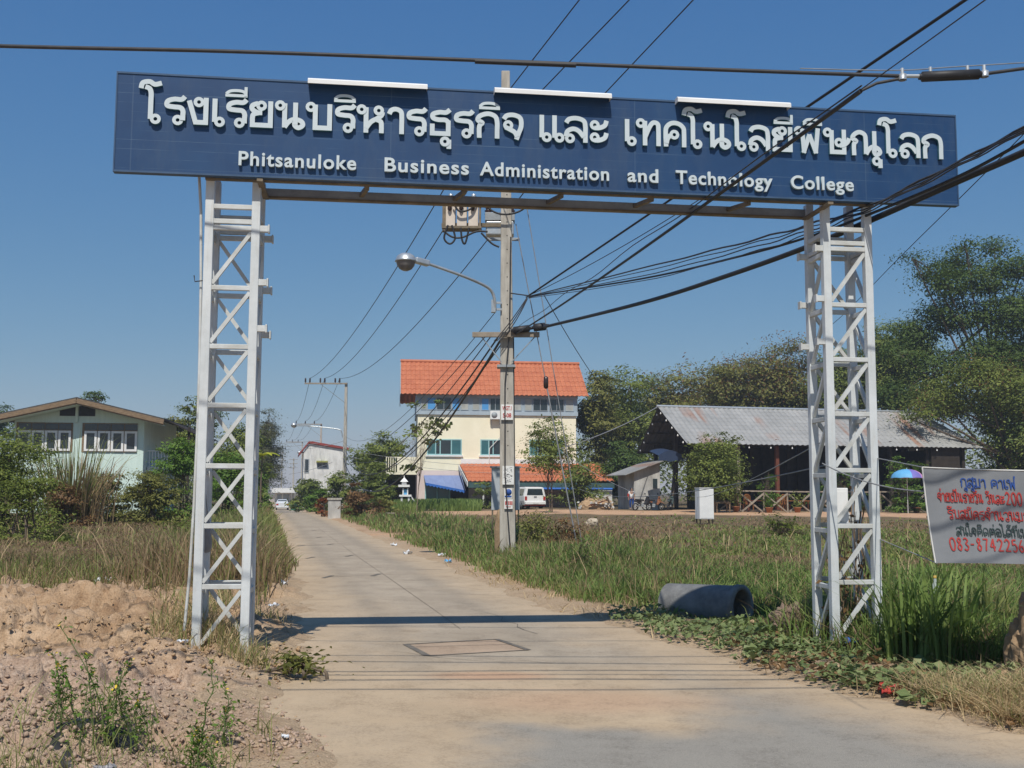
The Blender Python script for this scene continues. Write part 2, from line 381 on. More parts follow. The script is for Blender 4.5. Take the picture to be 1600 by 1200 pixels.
GX = (rad[:, None] * np.sin(ang)[None]); GY = (rad[:, None] * np.cos(ang)[None])
SD = sdpav(GX, GY); WOB = (fbm(GX * 1.3, GY * 1.3, 4) - .5) * .55
NEAR = np.clip(1 - np.hypot(GX, GY) / 300, .25, 1)
sdw = SD + WOB * np.where(GY < 40, 1, .4)
LAT = lat(GX, GY)
bz = base(GX, GY)
leftdirt = sst(21.5, 18, GY) * sst(-.2, 1.2, -sdw) * sst(-1.2, -2.2, GX)
rdg = lambda x, y, o=3: 1 - np.abs(2 * fbm(x, y, o) - 1) * 2.2
rough = (fbm(GX * .9, GY * .9, 5) - .5) * .24 + .17 * sst(.46, .51, fbm(GX * 1.5 + 3, GY * 1.5, 5)) * (.6 + .8 * vn(GX * 3, GY * 3)) + .11 * sst(.46, .50, fbm(GX * 3.6 + 9, GY * 3.6, 4)) * (.5 + vn(GX * 5, GY * 5 + 2)) + .06 * sst(.46, .51, fbm(GX * 8, GY * 8 + 3, 3)) + (fbm(GX * 14, GY * 14, 2) - .5) * .07 - .12
lm = (.55 + .9 * vn(GX * 11 + 2, GY * 11)) * (.35 * lumps(GX, GY, 700, (-9.5, -1.6, 5.2, 16.5), .04, .25, 5, .5))
lm2 = lumps(GX, GY, 500, (1.2, 8, 6.5, 15), .03, .18, 8, .5)
out = sst(0, .25, -sdw)
hz = heap(GX, GY)
TZ = bz + out * (.028 + .02 * (fbm(GX * 3, GY * 3, 3) - .4)) - .06 * sst(0, .3, sdw) + hz * sst(-.1, .8, -sdw)
TZ += leftdirt * (rough * (.55 + .45 * sst(9, 11, GY)) + lm * .7) + sst(.1, .6, -sdw) * sst(17, 14, GY) * sst(0, 1, GX) * lm2 * .8
TZ += sst(.3, 2, -sdw) * (fbm(GX * .35, GY * .35, 3) - .5) * .22 * sst(400, 60, GY) * sst(8, 14, GY)
V = np.stack([GX, GY, TZ], -1).reshape(-1, 3)
i0 = np.arange((NR - 1) * NA).reshape(NR - 1, NA); jn = np.roll(np.arange(NA), -1)
Q = np.stack([i0, i0 + NA, (np.arange(NR - 1)[:, None] * NA + jn[None]) + NA, np.arange(NR - 1)[:, None] * NA + jn[None]], -1).reshape(-1, 4)
TRK = lambda x, y: sst(11.5, 8.5, np.abs(y - (71.5 + 3 * np.sin(x * .13 + .6) - .06 * x)) + 3 * fbm(x * .25, y * .25, 3)) * sst(-9, -6, x) * (LATf(x, y) > 3)
LATf = lat
purple = sst(10.2, 8.8, GY + (fbm(GX, GY, 3) - .5) * 2.2) * sst(-1.2, -2.4, GX) * .95
veg = np.maximum(sst(17.5, 20.5, GY + (fbm(GX * .7, GY * .7) - .5) * 4) * sst(.7, 2.2, -sdw) * (LAT < 0), sst(.5, 1.5, -sdw) * (LAT > 0) * sst(9.5, 12, GY + GX * .35))
track = np.maximum(TRK(GX, GY), sst(2.4, 1.2, np.abs(GY - 40.5 - .2 * (GX + 4))) * sst(3.0, 1.6, LAT - 1.5) * (LAT > 1.5))
edged = sst(1.0, .1, -sdw + (fbm(GX * 2.2, GY * 2.2, 4) - .5) * 1.2) * (GY < 40)
zone = np.stack([purple * (1 - .6 * edged), veg * (1 - track), track, edged], -1).reshape(-1, 4)
def groundmat():
    m, t, b = nmat('earth')
    a = t.nodes.new('ShaderNodeVertexColor'); a.layer_name = 'zone'
    sp = t.nodes.new('ShaderNodeSeparateColor'); t.links.new(a.outputs[0], sp.inputs[0])
    n1 = noise(t, 1.2, 8, .7); n2 = noise(t, 14, 6, .75); n3 = noise(t, 60, 3, .7)
    tan = ramp(t, math2(t, 'ADD', math2(t, 'MULTIPLY', n1, .6), math2(t, 'MULTIPLY', noise(t, 7, 7, .75), .4)), [(.36, (.27, .165, .095)), (.5, (.43, .295, .185)), (.62, (.54, .395, .27))])
    pur = ramp(t, n2, [(.3, (.29, .195, .14)), (.5, (.45, .325, .24)), (.68, (.57, .44, .335))])
    soil = ramp(t, noise(t, .8, 7, .75), [(.3, (.10, .085, .045)), (.55, (.17, .125, .075)), (.75, (.26, .19, .11))])
    org = ramp(t, n1, [(.3, (.46, .27, .155)), (.7, (.58, .39, .25))])
    c = mixc(t, sp.outputs[0], tan, pur); c = mixc(t, sp.outputs[1], c, soil); c = mixc(t, sp.outputs[2], c, org)
    c = mixc(t, math2(t, 'MULTIPLY', a.outputs[1], .8), c, ramp(t, n2, [(.3, (.37, .275, .18)), (.7, (.48, .37, .25))]))
    speck = ramp(t, n3, [(.36, (.62, .60, .58)), (.5, (1, 1, 1)), (.7, (1.12, 1.1, 1.08))])
    mm = t.nodes.new('ShaderNodeMix'); mm.data_type = 'RGBA'; mm.blend_type = 'MULTIPLY'; mm.inputs[0].default_value = .8
    t.links.new(c, mm.inputs[6]); t.links.new(speck, mm.inputs[7])
    t.links.new(mm.outputs[2], b.inputs['Base Color']); b.inputs['Roughness'].default_value = .95; b.inputs['Specular IOR Level'].default_value = .1
    bump(t, b, math2(t, 'ADD', n2, math2(t, 'MULTIPLY', n3, .4)), .8, .035); return m
tag(npmesh('ground', V, [Q], groundmat(), smooth=True, attr={'zone': zone}), kind='structure')
# paved surface: same sampling, only where paved
fm = (sdw.reshape(-1)[Q] > -.12).any(1)
q2 = Q[fm]; used, inv = np.unique(q2.ravel(), return_inverse=True)
PV = np.stack([GX, GY, bz + .006], -1).reshape(-1, 3)[used]
px_, py_ = PV[:, 0], PV[:, 1]
asph = sst(.1, .9, 9.0 + .25 * px_ - py_ + (fbm(px_ * .8, py_ * .8, 4) - .5) * 1.6)
l_ = lat(px_, py_); sdd = sdw.reshape(-1)[used]
dust = np.maximum(sst(1.1, .05, sdd) * .95, .8 * sst(-.5, -2.0, l_ + (fbm(px_, py_ * .4, 4) - .5) * 1.8) * sst(26, 14, py_))
dust = np.maximum(dust, .7 * sst(16, 10.5, py_) * sst(8, 10, py_) * sst(.44, .60, fbm(px_ * .55 + 4, py_ * .55, 5)))
dust = np.maximum(dust, (.97 * sst(10.8, 9.7, py_) * sst(7.2, 7.75, py_ + 1.1 * (fbm(px_ * 1.2, py_ * 1.2) - .5)) * sst(1.9, 1.2, px_ + 1.2 * (fbm(px_, py_ + 7) - .5))))
dust = np.maximum(dust, .92 * sst(.35, -.5, px_ + 1.0 * (fbm(px_ * 1.3, py_ * 1.3 + 3) - .5)) * sst(10, 8, py_))
brick = sst(.55, .2, np.hypot((px_ + .2) / 1.35, (py_ - 9.75) / .55)) + .6 * sst(.8, .2, np.hypot((px_ - .6) / 1.7, (py_ - 8.6) / .9))
_q = [gnd(u, v) for u, v in ((634, 1008), (668, 1026), (826, 1017), (776, 1000))]; ins_ = np.ones(px_.shape, bool)
for _a, _b in zip(_q, _q[1:] + _q[:1]): ins_ &= ((_b.x - _a.x) * (py_ - _a.y) - (_b.y - _a.y) * (px_ - _a.x)) > 0
brick = np.maximum(brick, ins_ * .45); dust = np.where(ins_, dust * .4, dust)
trk_ = np.exp(-((np.abs(l_ + .05) - .72) / .20) ** 2) * sst(8.5, 11, py_) * (.4 + .9 * fbm(px_ * 2, py_ * .5, 3))
pz = np.stack([asph, np.clip(dust, 0, 1), np.clip(brick, 0, 1), np.clip(trk_, 0, 1)], -1)
def roadmat():
    m, t, b = nmat('dusty_concrete_and_asphalt')
    a = t.nodes.new('ShaderNodeVertexColor'); a.layer_name = 'zone'
    sp = t.nodes.new('ShaderNodeSeparateColor'); t.links.new(a.outputs[0], sp.inputs[0])
    n1 = noise(t, .7, 8, .7); n2 = noise(t, 30, 6, .8); n3 = noise(t, 150, 3, .7)
    con = ramp(t, n1, [(.3, (.305, .25, .187)), (.7, (.41, .343, .26))])
    asp = ramp(t, n3, [(.3, (.16, .148, .128)), (.5, (.27, .25, .215)), (.75, (.38, .345, .295))])
    dus = ramp(t, n1, [(.3, (.39, .295, .195)), (.7, (.48, .37, .25))])
    bri = ramp(t, n2, [(.3, (.40, .235, .145)), (.7, (.50, .315, .20))])
    c = mixc(t, sp.outputs[0], con, asp)
    df = math2(t, 'ADD', sp.outputs[1], math2(t, 'MULTIPLY', math2(t, 'SUBTRACT', math2(t, 'ADD', math2(t, 'MULTIPLY', noise(t, 2.5, 8, .8), .65), math2(t, 'MULTIPLY', noise(t, 16, 6, .8), .35)), .5), math2(t, 'MULTIPLY', math2(t, 'MULTIPLY', sp.outputs[1], math2(t, 'SUBTRACT', 1.15, sp.outputs[1])), 3.6)), True)
    c = mixc(t, df, c, dus); c = mixc(t, math2(t, 'MULTIPLY', sp.outputs[2], .75, True), c, bri)
    c = mixc(t, math2(t, 'MULTIPLY', a.outputs[1], .38), c, (.22, .19, .15))
    st = ramp(t, math2(t, 'ADD', math2(t, 'MULTIPLY', noise(t, 2.2, 8, .8), .6), math2(t, 'MULTIPLY', noise(t, 45, 3, .8), .4)), [(.36, (.66, .64, .62)), (.5, (1, 1, 1)), (.66, (1.1, 1.09, 1.07))])
    mm = t.nodes.new('ShaderNodeMix'); mm.data_type = 'RGBA'; mm.blend_type = 'MULTIPLY'; mm.inputs[0].default_value = .9
    t.links.new(c, mm.inputs[6]); t.links.new(st, mm.inputs[7])
    t.links.new(mm.outputs[2], b.inputs['Base Color']); b.inputs['Roughness'].default_value = .9; b.inputs['Specular IOR Level'].default_value = .2
    bump(t, b, math2(t, 'ADD', math2(t, 'MULTIPLY', n3, .5), n2), .35, .008); return m
tag(npmesh('road', PV, [inv.reshape(-1, 4)], roadmat(), smooth=True, attr={'zone': pz}), kind='structure')
_rz = np.asarray(TZ)
def gz(x, y):
    """ground height from the sampled grid (nearest sample)"""
    r = math.hypot(x, y); a = math.atan2(x, y)
    i = int(np.clip(np.searchsorted(rad, r), 1, NR - 1)); j = int(np.argmin(np.abs(ang - a)))
    return float(_rz[i, j])
def gzs(x, y):
    r = np.hypot(x, y); a = np.arctan2(x, y)
    i = np.clip(np.searchsorted(rad, r), 1, NR - 1); j = np.clip(np.searchsorted(ang, a), 0, NA - 1)
    return _rz[i, j]
# tar seams and patch frames on the concrete
def seam_strip(mb, p, q, w):
    n = max(2, int((Vector(q) - Vector(p)).length / .5)); P = [Vector(p).lerp(Vector(q), k / n) for k in range(n + 1)]
    d = (Vector(q) - Vector(p)).normalized(); s = Vector((-d.y, d.x)) * (w / 2)
    for a, b in zip(P, P[1:]):
        vs = [(c.x + k * s.x, c.y + k * s.y, float(base(c.x + k * s.x, c.y + k * s.y)) + .011) for c, k in ((a, -1), (b, -1), (b, 1), (a, 1))]
        mb.add(vs, [(0, 1, 2, 3)])
mb = MB()
pq = lambda u, v: gnd(u, v).to_2d()
a, b_, c_, d_ = pq(634, 1008), pq(668, 1026), pq(826, 1017), pq(776, 1000)
for p, q, w in ((a, b_, .07), (b_, c_, .03), (c_, d_, .06), (d_, a, .03), (pq(650, 1012), pq(800, 1008), .012)): seam_strip(mb, p, q, w)
for (u0, v0, u1, v1) in ((515, 902, 590, 899), (487, 872, 548, 869), (472, 853, 518, 851), (463, 841, 500, 840), (455, 829, 492, 829), (650, 891, 690, 890)):
    p, q = pq(u0, v0), pq(u1, v1); seam_strip(mb, p, q, .022)
    if u0 != 650:
        for e in (p, q): seam_strip(mb, e - Vector((.07, .3)), e + Vector((.0, .32)), .09)
mbs = MB(); pts = [Vector((float(xc(y)) + .05, y)) for y in np.arange(13.0, 50, 2)]
for p, q in zip(pts, pts[1:]): seam_strip(mbs, p, q, .012 * rnd.uniform(.5, 1)) if rnd.random() < .8 else None
for k, (x0, y0, dx, dy, n_) in enumerate(((-1.9, 13.2, .28, .10, 9), (.3, 12.6, -.10, .30, 8), (-3.6, 21, .30, .25, 8), (-.9, 17.5, .22, -.16, 6), (-1.2, 11.2, .25, -.06, 7), (-6.2, 33, .3, .3, 7))):
    p = Vector((x0, y0))
    for j in range(n_): q = p + Vector((dx + rnd.uniform(-.12, .12), dy + rnd.uniform(-.12, .12))); seam_strip(mb, p, q, rnd.uniform(.005, .012)); p = q
tag(mb.build('tar_seams', M['tar']), kind='structure'); tag(mbs.build('centre_joint', mat('dusty_joint', (.22, .18, .135), (.15, .12, .09), 5, .9)), kind='structure')
# ------------------------------------------------------------------ stroke lettering
def cm(pts, k=5):
    P = [np.array(p, float) for p in pts]
    if len(P) < 3: return P
    out = []
    for i in range(len(P) - 1):
        p0, p1, p2, p3 = P[max(i - 1, 0)], P[i], P[i + 1], P[min(i + 2, len(P) - 1)]
        for j in range(k):
            t = j / k
            out.append(.5 * ((2 * p1) + (-p0 + p2) * t + (2 * p0 - 5 * p1 + 4 * p2 - p3) * t * t + (-p0 + 3 * p1 - 3 * p2 + p3) * t ** 3))
    out.append(P[-1]); return out
# each glyph: (advance, [strokes]); a stroke: ('c', points) smooth, ('l', points) straight, ('o', centre) loop
G = {
 'ก': (.66, [('c', [(.10, 0), (.10, .42), (.17, .56), (.06, .66), (.12, .82), (.32, .91), (.50, .82), (.55, .60), (.55, .3), (.55, 0)])]),
 'ร': (.56, [('c', [(.50, .99), (.42, .88), (.25, .88), (.10, .80), (.09, .64), (.24, .60), (.40, .58), (.46, .46), (.46, .3), (.46, .13)]), ('o', (.34, .14))]),
 'ง': (.56, [('o', (.27, .82)), ('l', [(.38, .90), (.44, .90), (.44, .09), (.20, .09), (.04, .86)])]),
 'เ': (.34, [('l', [(.09, .97), (.09, .13)]), ('o', (.21, .14))]),
 'ย': (.64, [('o', (.30, .80)), ('c', [(.22, .88), (.09, .80), (.08, .66), (.20, .55), (.32, .54)]), ('c', [(.26, .54), (.12, .48), (.09, .36), (.09, .2)]), ('l', [(.09, .3), (.09, .09), (.52, .09), (.52, .97)])]),
 'น': (.74, [('o', (.11, .84)), ('l', [(.22, .93), (.22, .05)]), ('c', [(.22, .06), (.32, .26), (.46, .36), (.62, .30), (.66, .16), (.56, .06), (.47, .14), (.47, .3)]), ('l', [(.48, .97), (.48, .16)])]),
 'บ': (.68, [('o', (.11, .84)), ('l', [(.22, .93), (.22, .09), (.57, .09), (.57, .97)])]),
 'ป': (.68, [('o', (.11, .84)), ('l', [(.22, .93), (.22, .09), (.57, .09), (.57, 1.35)])]),
 'ห': (.74, [('o', (.11, .84)), ('l', [(.22, .93), (.22, 0)]), ('c', [(.22, .16), (.34, .40), (.50, .54), (.60, .66), (.62, .78)]), ('o', (.53, .83)), ('c', [(.46, .50), (.58, .42), (.60, .25), (.60, 0)])]),
 'า': (.46, [('c', [(.05, .72), (.10, .86), (.22, .91), (.34, .82), (.36, .6), (.36, .3), (.36, 0)])]),
 'ธ': (.62, [('c', [(.54, .99), (.44, .88), (.28, .88), (.12, .80), (.12, .66), (.25, .60), (.42, .60), (.50, .52)]), ('l', [(.50, .58), (.50, .09), (.10, .09), (.10, .44)])]),
 'จ': (.60, [('c', [(.06, .74), (.14, .88), (.32, .91), (.48, .80), (.50, .5), (.44, .25), (.38, 0)]), ('o', (.17, .52)), ('c', [(.10, .44), (.22, .36), (.34, .26), (.40, .10)])]),
 'ล': (.64, [('c', [(.07, .72), (.14, .86), (.32, .91), (.50, .82), (.54, .60), (.54, .3), (.54, 0)]), ('o', (.16, .14)), ('c', [(.06, .20), (.10, .40), (.24, .50), (.38, .42), (.50, .20)])]),
 'ส': (.66, [('c', [(.07, .72), (.14, .86), (.32, .91), (.50, .80), (.54, .60), (.54, .3), (.54, 0)]), ('o', (.16, .14)), ('c', [(.06, .20), (.10, .40), (.24, .50), (.38, .42), (.50, .20)]), ('l', [(.44, .84), (.62, 1.08)])]),
 'ะ': (.48, [('o', (.13, .68)), ('c', [(.12, .57), (.25, .58), (.38, .68), (.42, .86)]), ('o', (.13, .22)), ('c', [(.12, .11), (.25, .12), (.38, .22), (.42, .40)])]),
 'ท': (.68, [('o', (.11, .84)), ('l', [(.22, .93), (.22, 0)]), ('c', [(.22, .30), (.34, .70), (.44, .88), (.56, .84), (.58, .62), (.58, 0)])]),
 'ค': (.68, [('c', [(.10, 0), (.09, .42), (.11, .72), (.24, .89), (.42, .89), (.56, .74), (.58, .5), (.58, 0)]), ('o', (.32, .46)), ('c', [(.22, .44), (.14, .30), (.11, .12)])]),
 'ต': (.70, [('c', [(.10, 0), (.09, .42), (.11, .72), (.20, .89), (.34, .80), (.48, .89), (.58, .74), (.60, .5), (.60, 0)]), ('o', (.32, .44)), ('c', [(.22, .44), (.14, .30), (.11, .12)])]),
 'ด': (.68, [('c', [(.16, 0), (.09, .30), (.09, .66), (.24, .89), (.42, .89), (.56, .74), (.58, .5), (.58, 0)]), ('o', (.30, .30)), ('c', [(.24, .20), (.19, .08), (.16, .0)])]),
 'พ': (.80, [('o', (.11, .84)), ('l', [(.21, .93), (.255, .0)]), ('l', [(.235, .0), (.41, .72)]), ('l', [(.40, .72), (.585, 0)]), ('l', [(.565, .0), (.64, .97)])]),
 'ฟ': (.80, [('o', (.11, .84)), ('l', [(.21, .93), (.255, .0)]), ('l', [(.235, .0), (.41, .72)]), ('l', [(.40, .72), (.585, 0)]), ('l', [(.565, .0), (.64, 1.35)])]),
 'ษ': (.74, [('o', (.11, .84)), ('l', [(.22, .93), (.22, .09), (.56, .09), (.56, .97)]), ('o', (.42, .46)), ('c', [(.44, .34), (.56, .38), (.66, .50), (.70, .64)])]),
 'ม': (.70, [('o', (.11, .84)), ('l', [(.22, .93), (.22, .12)]), ('o', (.13, .13)), ('l', [(.22, .08), (.57, .08), (.57, .97)])]),
 'ณ': (.92, [('c', [(.10, 0), (.10, .42), (.16, .56), (.06, .66), (.12, .82), (.26, .91), (.40, .82), (.43, .60), (.43, .06)]), ('c', [(.43, .06), (.52, .26), (.64, .36), (.78, .28), (.82, .14), (.72, .05), (.66, .15), (.66, .3)]), ('l', [(.67, .97), (.67, .16)])]),
 'ว': (.54, [('c', [(.05, .72), (.12, .86), (.26, .91), (.40, .80), (.44, .55), (.44, .12)]), ('o', (.32, .13))]),
 'อ': (.66, [('c', [(.06, .72), (.14, .86), (.30, .91), (.48, .80), (.54, .5), (.54, .09)]), ('l', [(.54, .09), (.12, .09), (.12, .40)]), ('o', (.22, .44))]),
 'โ': (.44, [('c', [(-.10, 1.22), (-.06, 1.42), (.10, 1.47), (.22, 1.38), (.38, 1.44)]), ('c', [(.00, 1.28), (.10, 1.22), (.14, 1.05), (.14, .8), (.14, .13)]), ('o', (.26, .14))]),
 'ไ': (.40, [('c', [(-.12, 1.38), (-.06, 1.46), (.02, 1.30), (.12, 1.42)]), ('l', [(.12, 1.42), (.12, .13)]), ('o', (.24, .14))]),
 'ใ': (.40, [('o', (.0, 1.28)), ('c', [(-.06, 1.38), (.06, 1.46), (.13, 1.34), (.13, 1.0), (.13, .13)]), ('o', (.25, .14))]),
 'ิ': (0, [('m', [(-.57, 1.12), (-.04, 1.12)]), ('m', [(-.55, 1.17), (-.46, 1.28), (-.31, 1.31), (-.16, 1.28), (-.06, 1.17)])]),
 'ี': (0, [('m', [(-.57, 1.12), (-.04, 1.12)]), ('m', [(-.55, 1.17), (-.46, 1.27), (-.31, 1.30), (-.16, 1.28), (-.08, 1.20)]), ('m', [(-.08, 1.1), (-.08, 1.44)])]),
 'ุ': (0, [('o', (-.20, -.20)), ('l', [(-.10, -.12), (-.10, -.46)])]),
 'ั': (0, [('o', (-.36, 1.18)), ('c', [(-.40, 1.08), (-.22, 1.12), (-.08, 1.30)])]),
 '่': (0, [('l', [(-.12, 1.14), (-.12, 1.38)])]),
 '้': (0, [('o', (-.30, 1.24)), ('c', [(-.32, 1.14), (-.18, 1.16), (-.06, 1.38)])]),
 '็': (0, [('c', [(-.46, 1.12), (-.46, 1.3), (-.30, 1.2), (-.12, 1.3), (-.08, 1.42)])]),
 '์': (0, [('o', (-.18, 1.2)), ('c', [(-.24, 1.28), (-.14, 1.36), (-.04, 1.44)])]),
 '๋': (0, []), ' ': (.42, []),
}
G['แ'] = (.62, G['เ'][1] + [(k, [(x + .31, y) for x, y in p] if k != 'o' else (p[0] + .31, p[1])) for k, p in G['เ'][1]])
G['ำ'] = (.46, G['า'][1] + [('o', (-.12, 1.2))])
def ribbon(mb, pts, w, M_, z0, z1, mf=0, ms=1, closed=False):
    P = [np.array(p, float) for p in pts]; n = len(P); L = []; R = []
    for i in range(n):
        a = P[i] - P[i - 1] if (i > 0 or closed) else P[1] - P[0]
        b = P[(i + 1) % n] - P[i] if (i < n - 1 or closed) else P[-1] - P[-2]
        a = a / (np.linalg.norm(a) + 1e-9); b = b / (np.linalg.norm(b) + 1e-9)
        na, nb = np.array((-a[1], a[0])), np.array((-b[1], b[0])); m = na + nb; m /= np.linalg.norm(m) + 1e-9
        k = min(1 / max(m.dot(na), .3), 1.6) * w / 2
        L.append(P[i] + m * k); R.append(P[i] - m * k)
    vs = [M_(q[0], q[1], z) for z in (z1, z0) for q in L + R]; N = 2 * n
    segs = range(n if closed else n - 1)
    mb.add(vs, [(i, n + i, n + (i + 1) % n, (i + 1) % n) for i in segs], mf)
    side = [(i, (i + 1) % n, N + (i + 1) % n, N + i) for i in segs] + [(n + (i + 1) % n, n + i, N + n + i, N + n + (i + 1) % n) for i in segs]
    if not closed: side += [(0, N, N + n, n), (n - 1, 2 * n - 1, N + 2 * n - 1, N + n - 1)]
    mb.add(vs, side, ms)
def thai(mb, text, x0, x1, M_, h, w, z0, z1, wl=None):
    """letters of height h fitted between x0 and x1; M_(x, y, z) maps to 3D"""
    ys = h; tot = sum(G[c][0] for c in text) - .06; sx = (x1 - x0) / tot; x = 0; k = 0; prevw = .6
    wl = wl or w * .72
    for c in text:
        adv, st = G[c]
        for kind, p in st:
            k += 1; dz = (k % 5) * .0012 * (1 if z1 > z0 else -1)
            if kind == 'o':
                r = (.185 * h - wl / 2)
                pts = [(x0 + (x + p[0]) * sx + r * math.cos(a) * min(1, sx / ys * 1.15), p[1] * ys + r * math.sin(a)) for a in np.linspace(0, 2 * math.pi, 15)[:-1]]
                ribbon(mb, pts, wl, M_, z0, z1 + dz, closed=True)
            else:
                q = [(x0 + (x + a) * sx, b * ys) for a, b in p]
                if kind == 'c' or (kind == 'm' and len(q) > 2): q = cm(q)
                ribbon(mb, q, w * .62 if kind == 'm' else w, M_, z0, z1 + dz)
        x += adv
def ftext(name, body, parent, mats, origin, xdir, ydir, height, width=None, ext=.01, off=0.0, space=1.0):
    """a FONT line whose capital height is `height` and, when given, whose length is `width`"""
    c = bpy.data.curves.new(name, 'FONT'); c.body = body; c.size = 1; c.extrude = 0; c.offset = off; c.space_character = space
    for m_ in mats: c.materials.append(m_)
    o = bpy.data.objects.new(name, c); COL.objects.link(o); bpy.context.view_layer.update()
    s = height / .69; sx = s if width is None else width / max(o.dimensions.x, 1e-6)
    c.extrude = ext / s
    x = Vector(xdir).normalized(); y = Vector(ydir).normalized(); z = x.cross(y)
    bpy.context.view_layer.update(); o.matrix_world = Matrix(((x.x * sx, y.x * s, z.x * s, origin[0]), (x.y * sx, y.y * s, z.y * s, origin[1]), (x.z * sx, y.z * s, z.z * s, origin[2]), (0, 0, 0, 1)))
    dg = bpy.context.evaluated_depsgraph_get(); me = bpy.data.meshes.new_from_object(o.evaluated_get(dg)); mw = o.matrix_world.copy()
    bpy.data.objects.remove(o); o = bpy.data.objects.new(name, me); COL.objects.link(o); o.matrix_world = mw
    if parent is not None:
        o.parent = parent; o.matrix_parent_inverse = Matrix()
        o.matrix_basis = parent.matrix_basis.inverted() @ o.matrix_world if parent.parent is None else (parent.parent.matrix_basis @ parent.matrix_basis).inverted() @ o.matrix_world
    return o
# ------------------------------------------------------------------ the gate
GK = .132; GA = math.atan(GK); GO = Vector((0, 10.65, 0))
ga, gb = Vector((math.cos(GA), math.sin(GA), 0)), Vector((-math.sin(GA), math.cos(GA), 0))
def gp(u, v, off=0):
    """pixel on the gate plane shifted back by off -> (s, z) in the gate's own frame"""
    d = ray(u, v); o = Vector((0, 0, CAMZ)) - GO - gb * off
    t = -o.dot(gb) / d.dot(gb); p = Vector((0, 0, CAMZ)) + d * t - GO
    return p.dot(ga), p.z
gate = thing('entrance_gate', 'navy school sign gantry carried over the road by two white lattice towers', 'gate', GO, GA)
RUNG_V = [322, 345, 355, 449, 541, 633, 728, 822, 917]
RZ = [gp(352, v)[1] for v in RUNG_V]
ZTOP = gp(365, 268)[1]; TD = .50; LW = .082
sL0 = (gp(322, 300)[0] + gp(299, 960)[0]) / 2; sL1 = (gp(411, 300)[0] + gp(386, 960)[0]) / 2
sR0 = (gp(1288, 380)[0] + gp(1299, 960)[0]) / 2; sR1 = (gp(1364, 380)[0] + gp(1379, 960)[0]) / 2
def tower(s0, s1, inner, zb):
    t = bpy.data.objects.new('tower', None); COL.objects.link(t); t.parent = gate
    for sx in (s0 + LW / 2, s1 - LW / 2):
        for dy in (LW / 2, TD - LW / 2):
            b = MB(); b.bb(sx - LW / 2, sx + LW / 2, dy - LW / 2, dy + LW / 2, zb, ZTOP + (.0 if dy < .2 else .02))
            b.build('leg', M['gate_leg'], t, bevel=.006)
    zs = RZ; th = .046
    a, c = s0 + LW, s1 - LW
    for k, z in enumerate(zs):
        for dy in (.030, TD - .030):
            MB().bb(a - .004, c + .004, dy - th / 2, dy + th / 2, z - th / 2, z + th / 2).build('rung', M['white_steel'], t, bevel=.004)
        for sx in (s0 + .03, s1 - .03):
            MB().bb(sx - th / 2, sx + th / 2, LW - .004, TD - LW + .004, z - th / 2 - .05, z + th / 2 - .05).build('rung', M['white_steel'], t, bevel=.004)
    zz = [zs[2]] + zs[3:] + [2 * zs[-1] - zs[-2]]
    for hi, lo in zip(zz, zz[1:]):
        h0, l0 = hi - .04, max(lo + .04, zb + .1)
        MB().bar((c, .032, h0), (a, .032, l0), .036, .036, up=(0, 1, 0)).build('diagonal_brace', M['white_steel'], t)
        MB().bar((a, TD - .032, h0), (c, TD - .032, l0), .036, .036, up=(0, 1, 0)).build('diagonal_brace', M['white_steel'], t)
        MB().bar((s0 + .03, LW, h0 - .06), (s0 + .03, TD - LW, l0 - .04), .034, .034, up=(1, 0, 0)).build('diagonal_brace', M['white_steel'], t)
        MB().bar((s1 - .03, TD - LW, h0 - .06), (s1 - .03, LW, l0 - .04), .034, .034, up=(1, 0, 0)).build('diagonal_brace', M['white_steel'], t)
    # stub brackets that face the road
    si, sg = (s1, 1) if inner > 0 else (s0, -1)
    for dy in (.03, TD - .05):
        for z in (RZ[2] + .0, RZ[3] + .06, RZ[4] + .18):
            q = MB(); q.bb(si, si + sg * .075, dy - .026, dy + .026, z - .03, z + .03); q.bb(si + sg * .076, si + sg * .092, dy - .035, dy + .035, z - .04, z + .04)
            q.build('stub_bracket', M['white_steel'], t, bevel=.003)
    MB().bb(s0 + .02, s1 - .02, -.016, .02, zb + .08 + .05, zb + .18).build('base_plate', M['brown_steel'], t)
    return t
tower(sL0, sL1, 1, -.12); tower(sR0, sR1, -1, -.06)
# sign panel
OFF = -.13
bl, tl, br, tr = gp(178, 264, OFF), gp(185, 115, OFF), gp(1497, 320, OFF), gp(1491, 182, OFF)
S0, S1 = (bl[0] + tl[0]) / 2, (br[0] + tr[0]) / 2; Z0, Z1 = (bl[1] + br[1]) / 2, (tl[1] + tr[1]) / 2
b = MB(); b.bb(S0, S1, OFF, OFF + .07, Z0, Z1); sp_ = b.build('sign_panel', M['sign'], gate)
b = MB()
for (x0, x1, z0, z1) in ((S0 - .012, S1 + .012, Z1, Z1 + .018), (S0 - .012, S1 + .012, Z0 - .018, Z0), (S0 - .012, S0, Z0, Z1), (S1, S1 + .012, Z0, Z1)): b.bb(x0, x1, OFF - .008, OFF + .075, z0, z1)
b.build('sign_frame', mat('blue_grey_trim', (.06, .11, .20), (.04, .08, .15), 5, .45), sp_)
b = MB()
for x in np.arange(S0 + .4, S1, .95): b.bb(x - .02, x + .02, OFF + .072, OFF + .11, Z0 + .03, Z1 - .05)
b.bb(S0 + .1, S1 - .1, OFF + .111, OFF + .16, Z0 + .01, Z0 + .06); b.bb(S0 + .1, S1 - .1, OFF + .111, OFF + .16, Z1 - .12, Z1 - .07)
b.build('back_rail', M['brown_steel'], gate)
def MS(y0):
    return lambda x, y, z: (x, OFF - z, y0(x) + y)
lt = MB(); lo_ = -.04
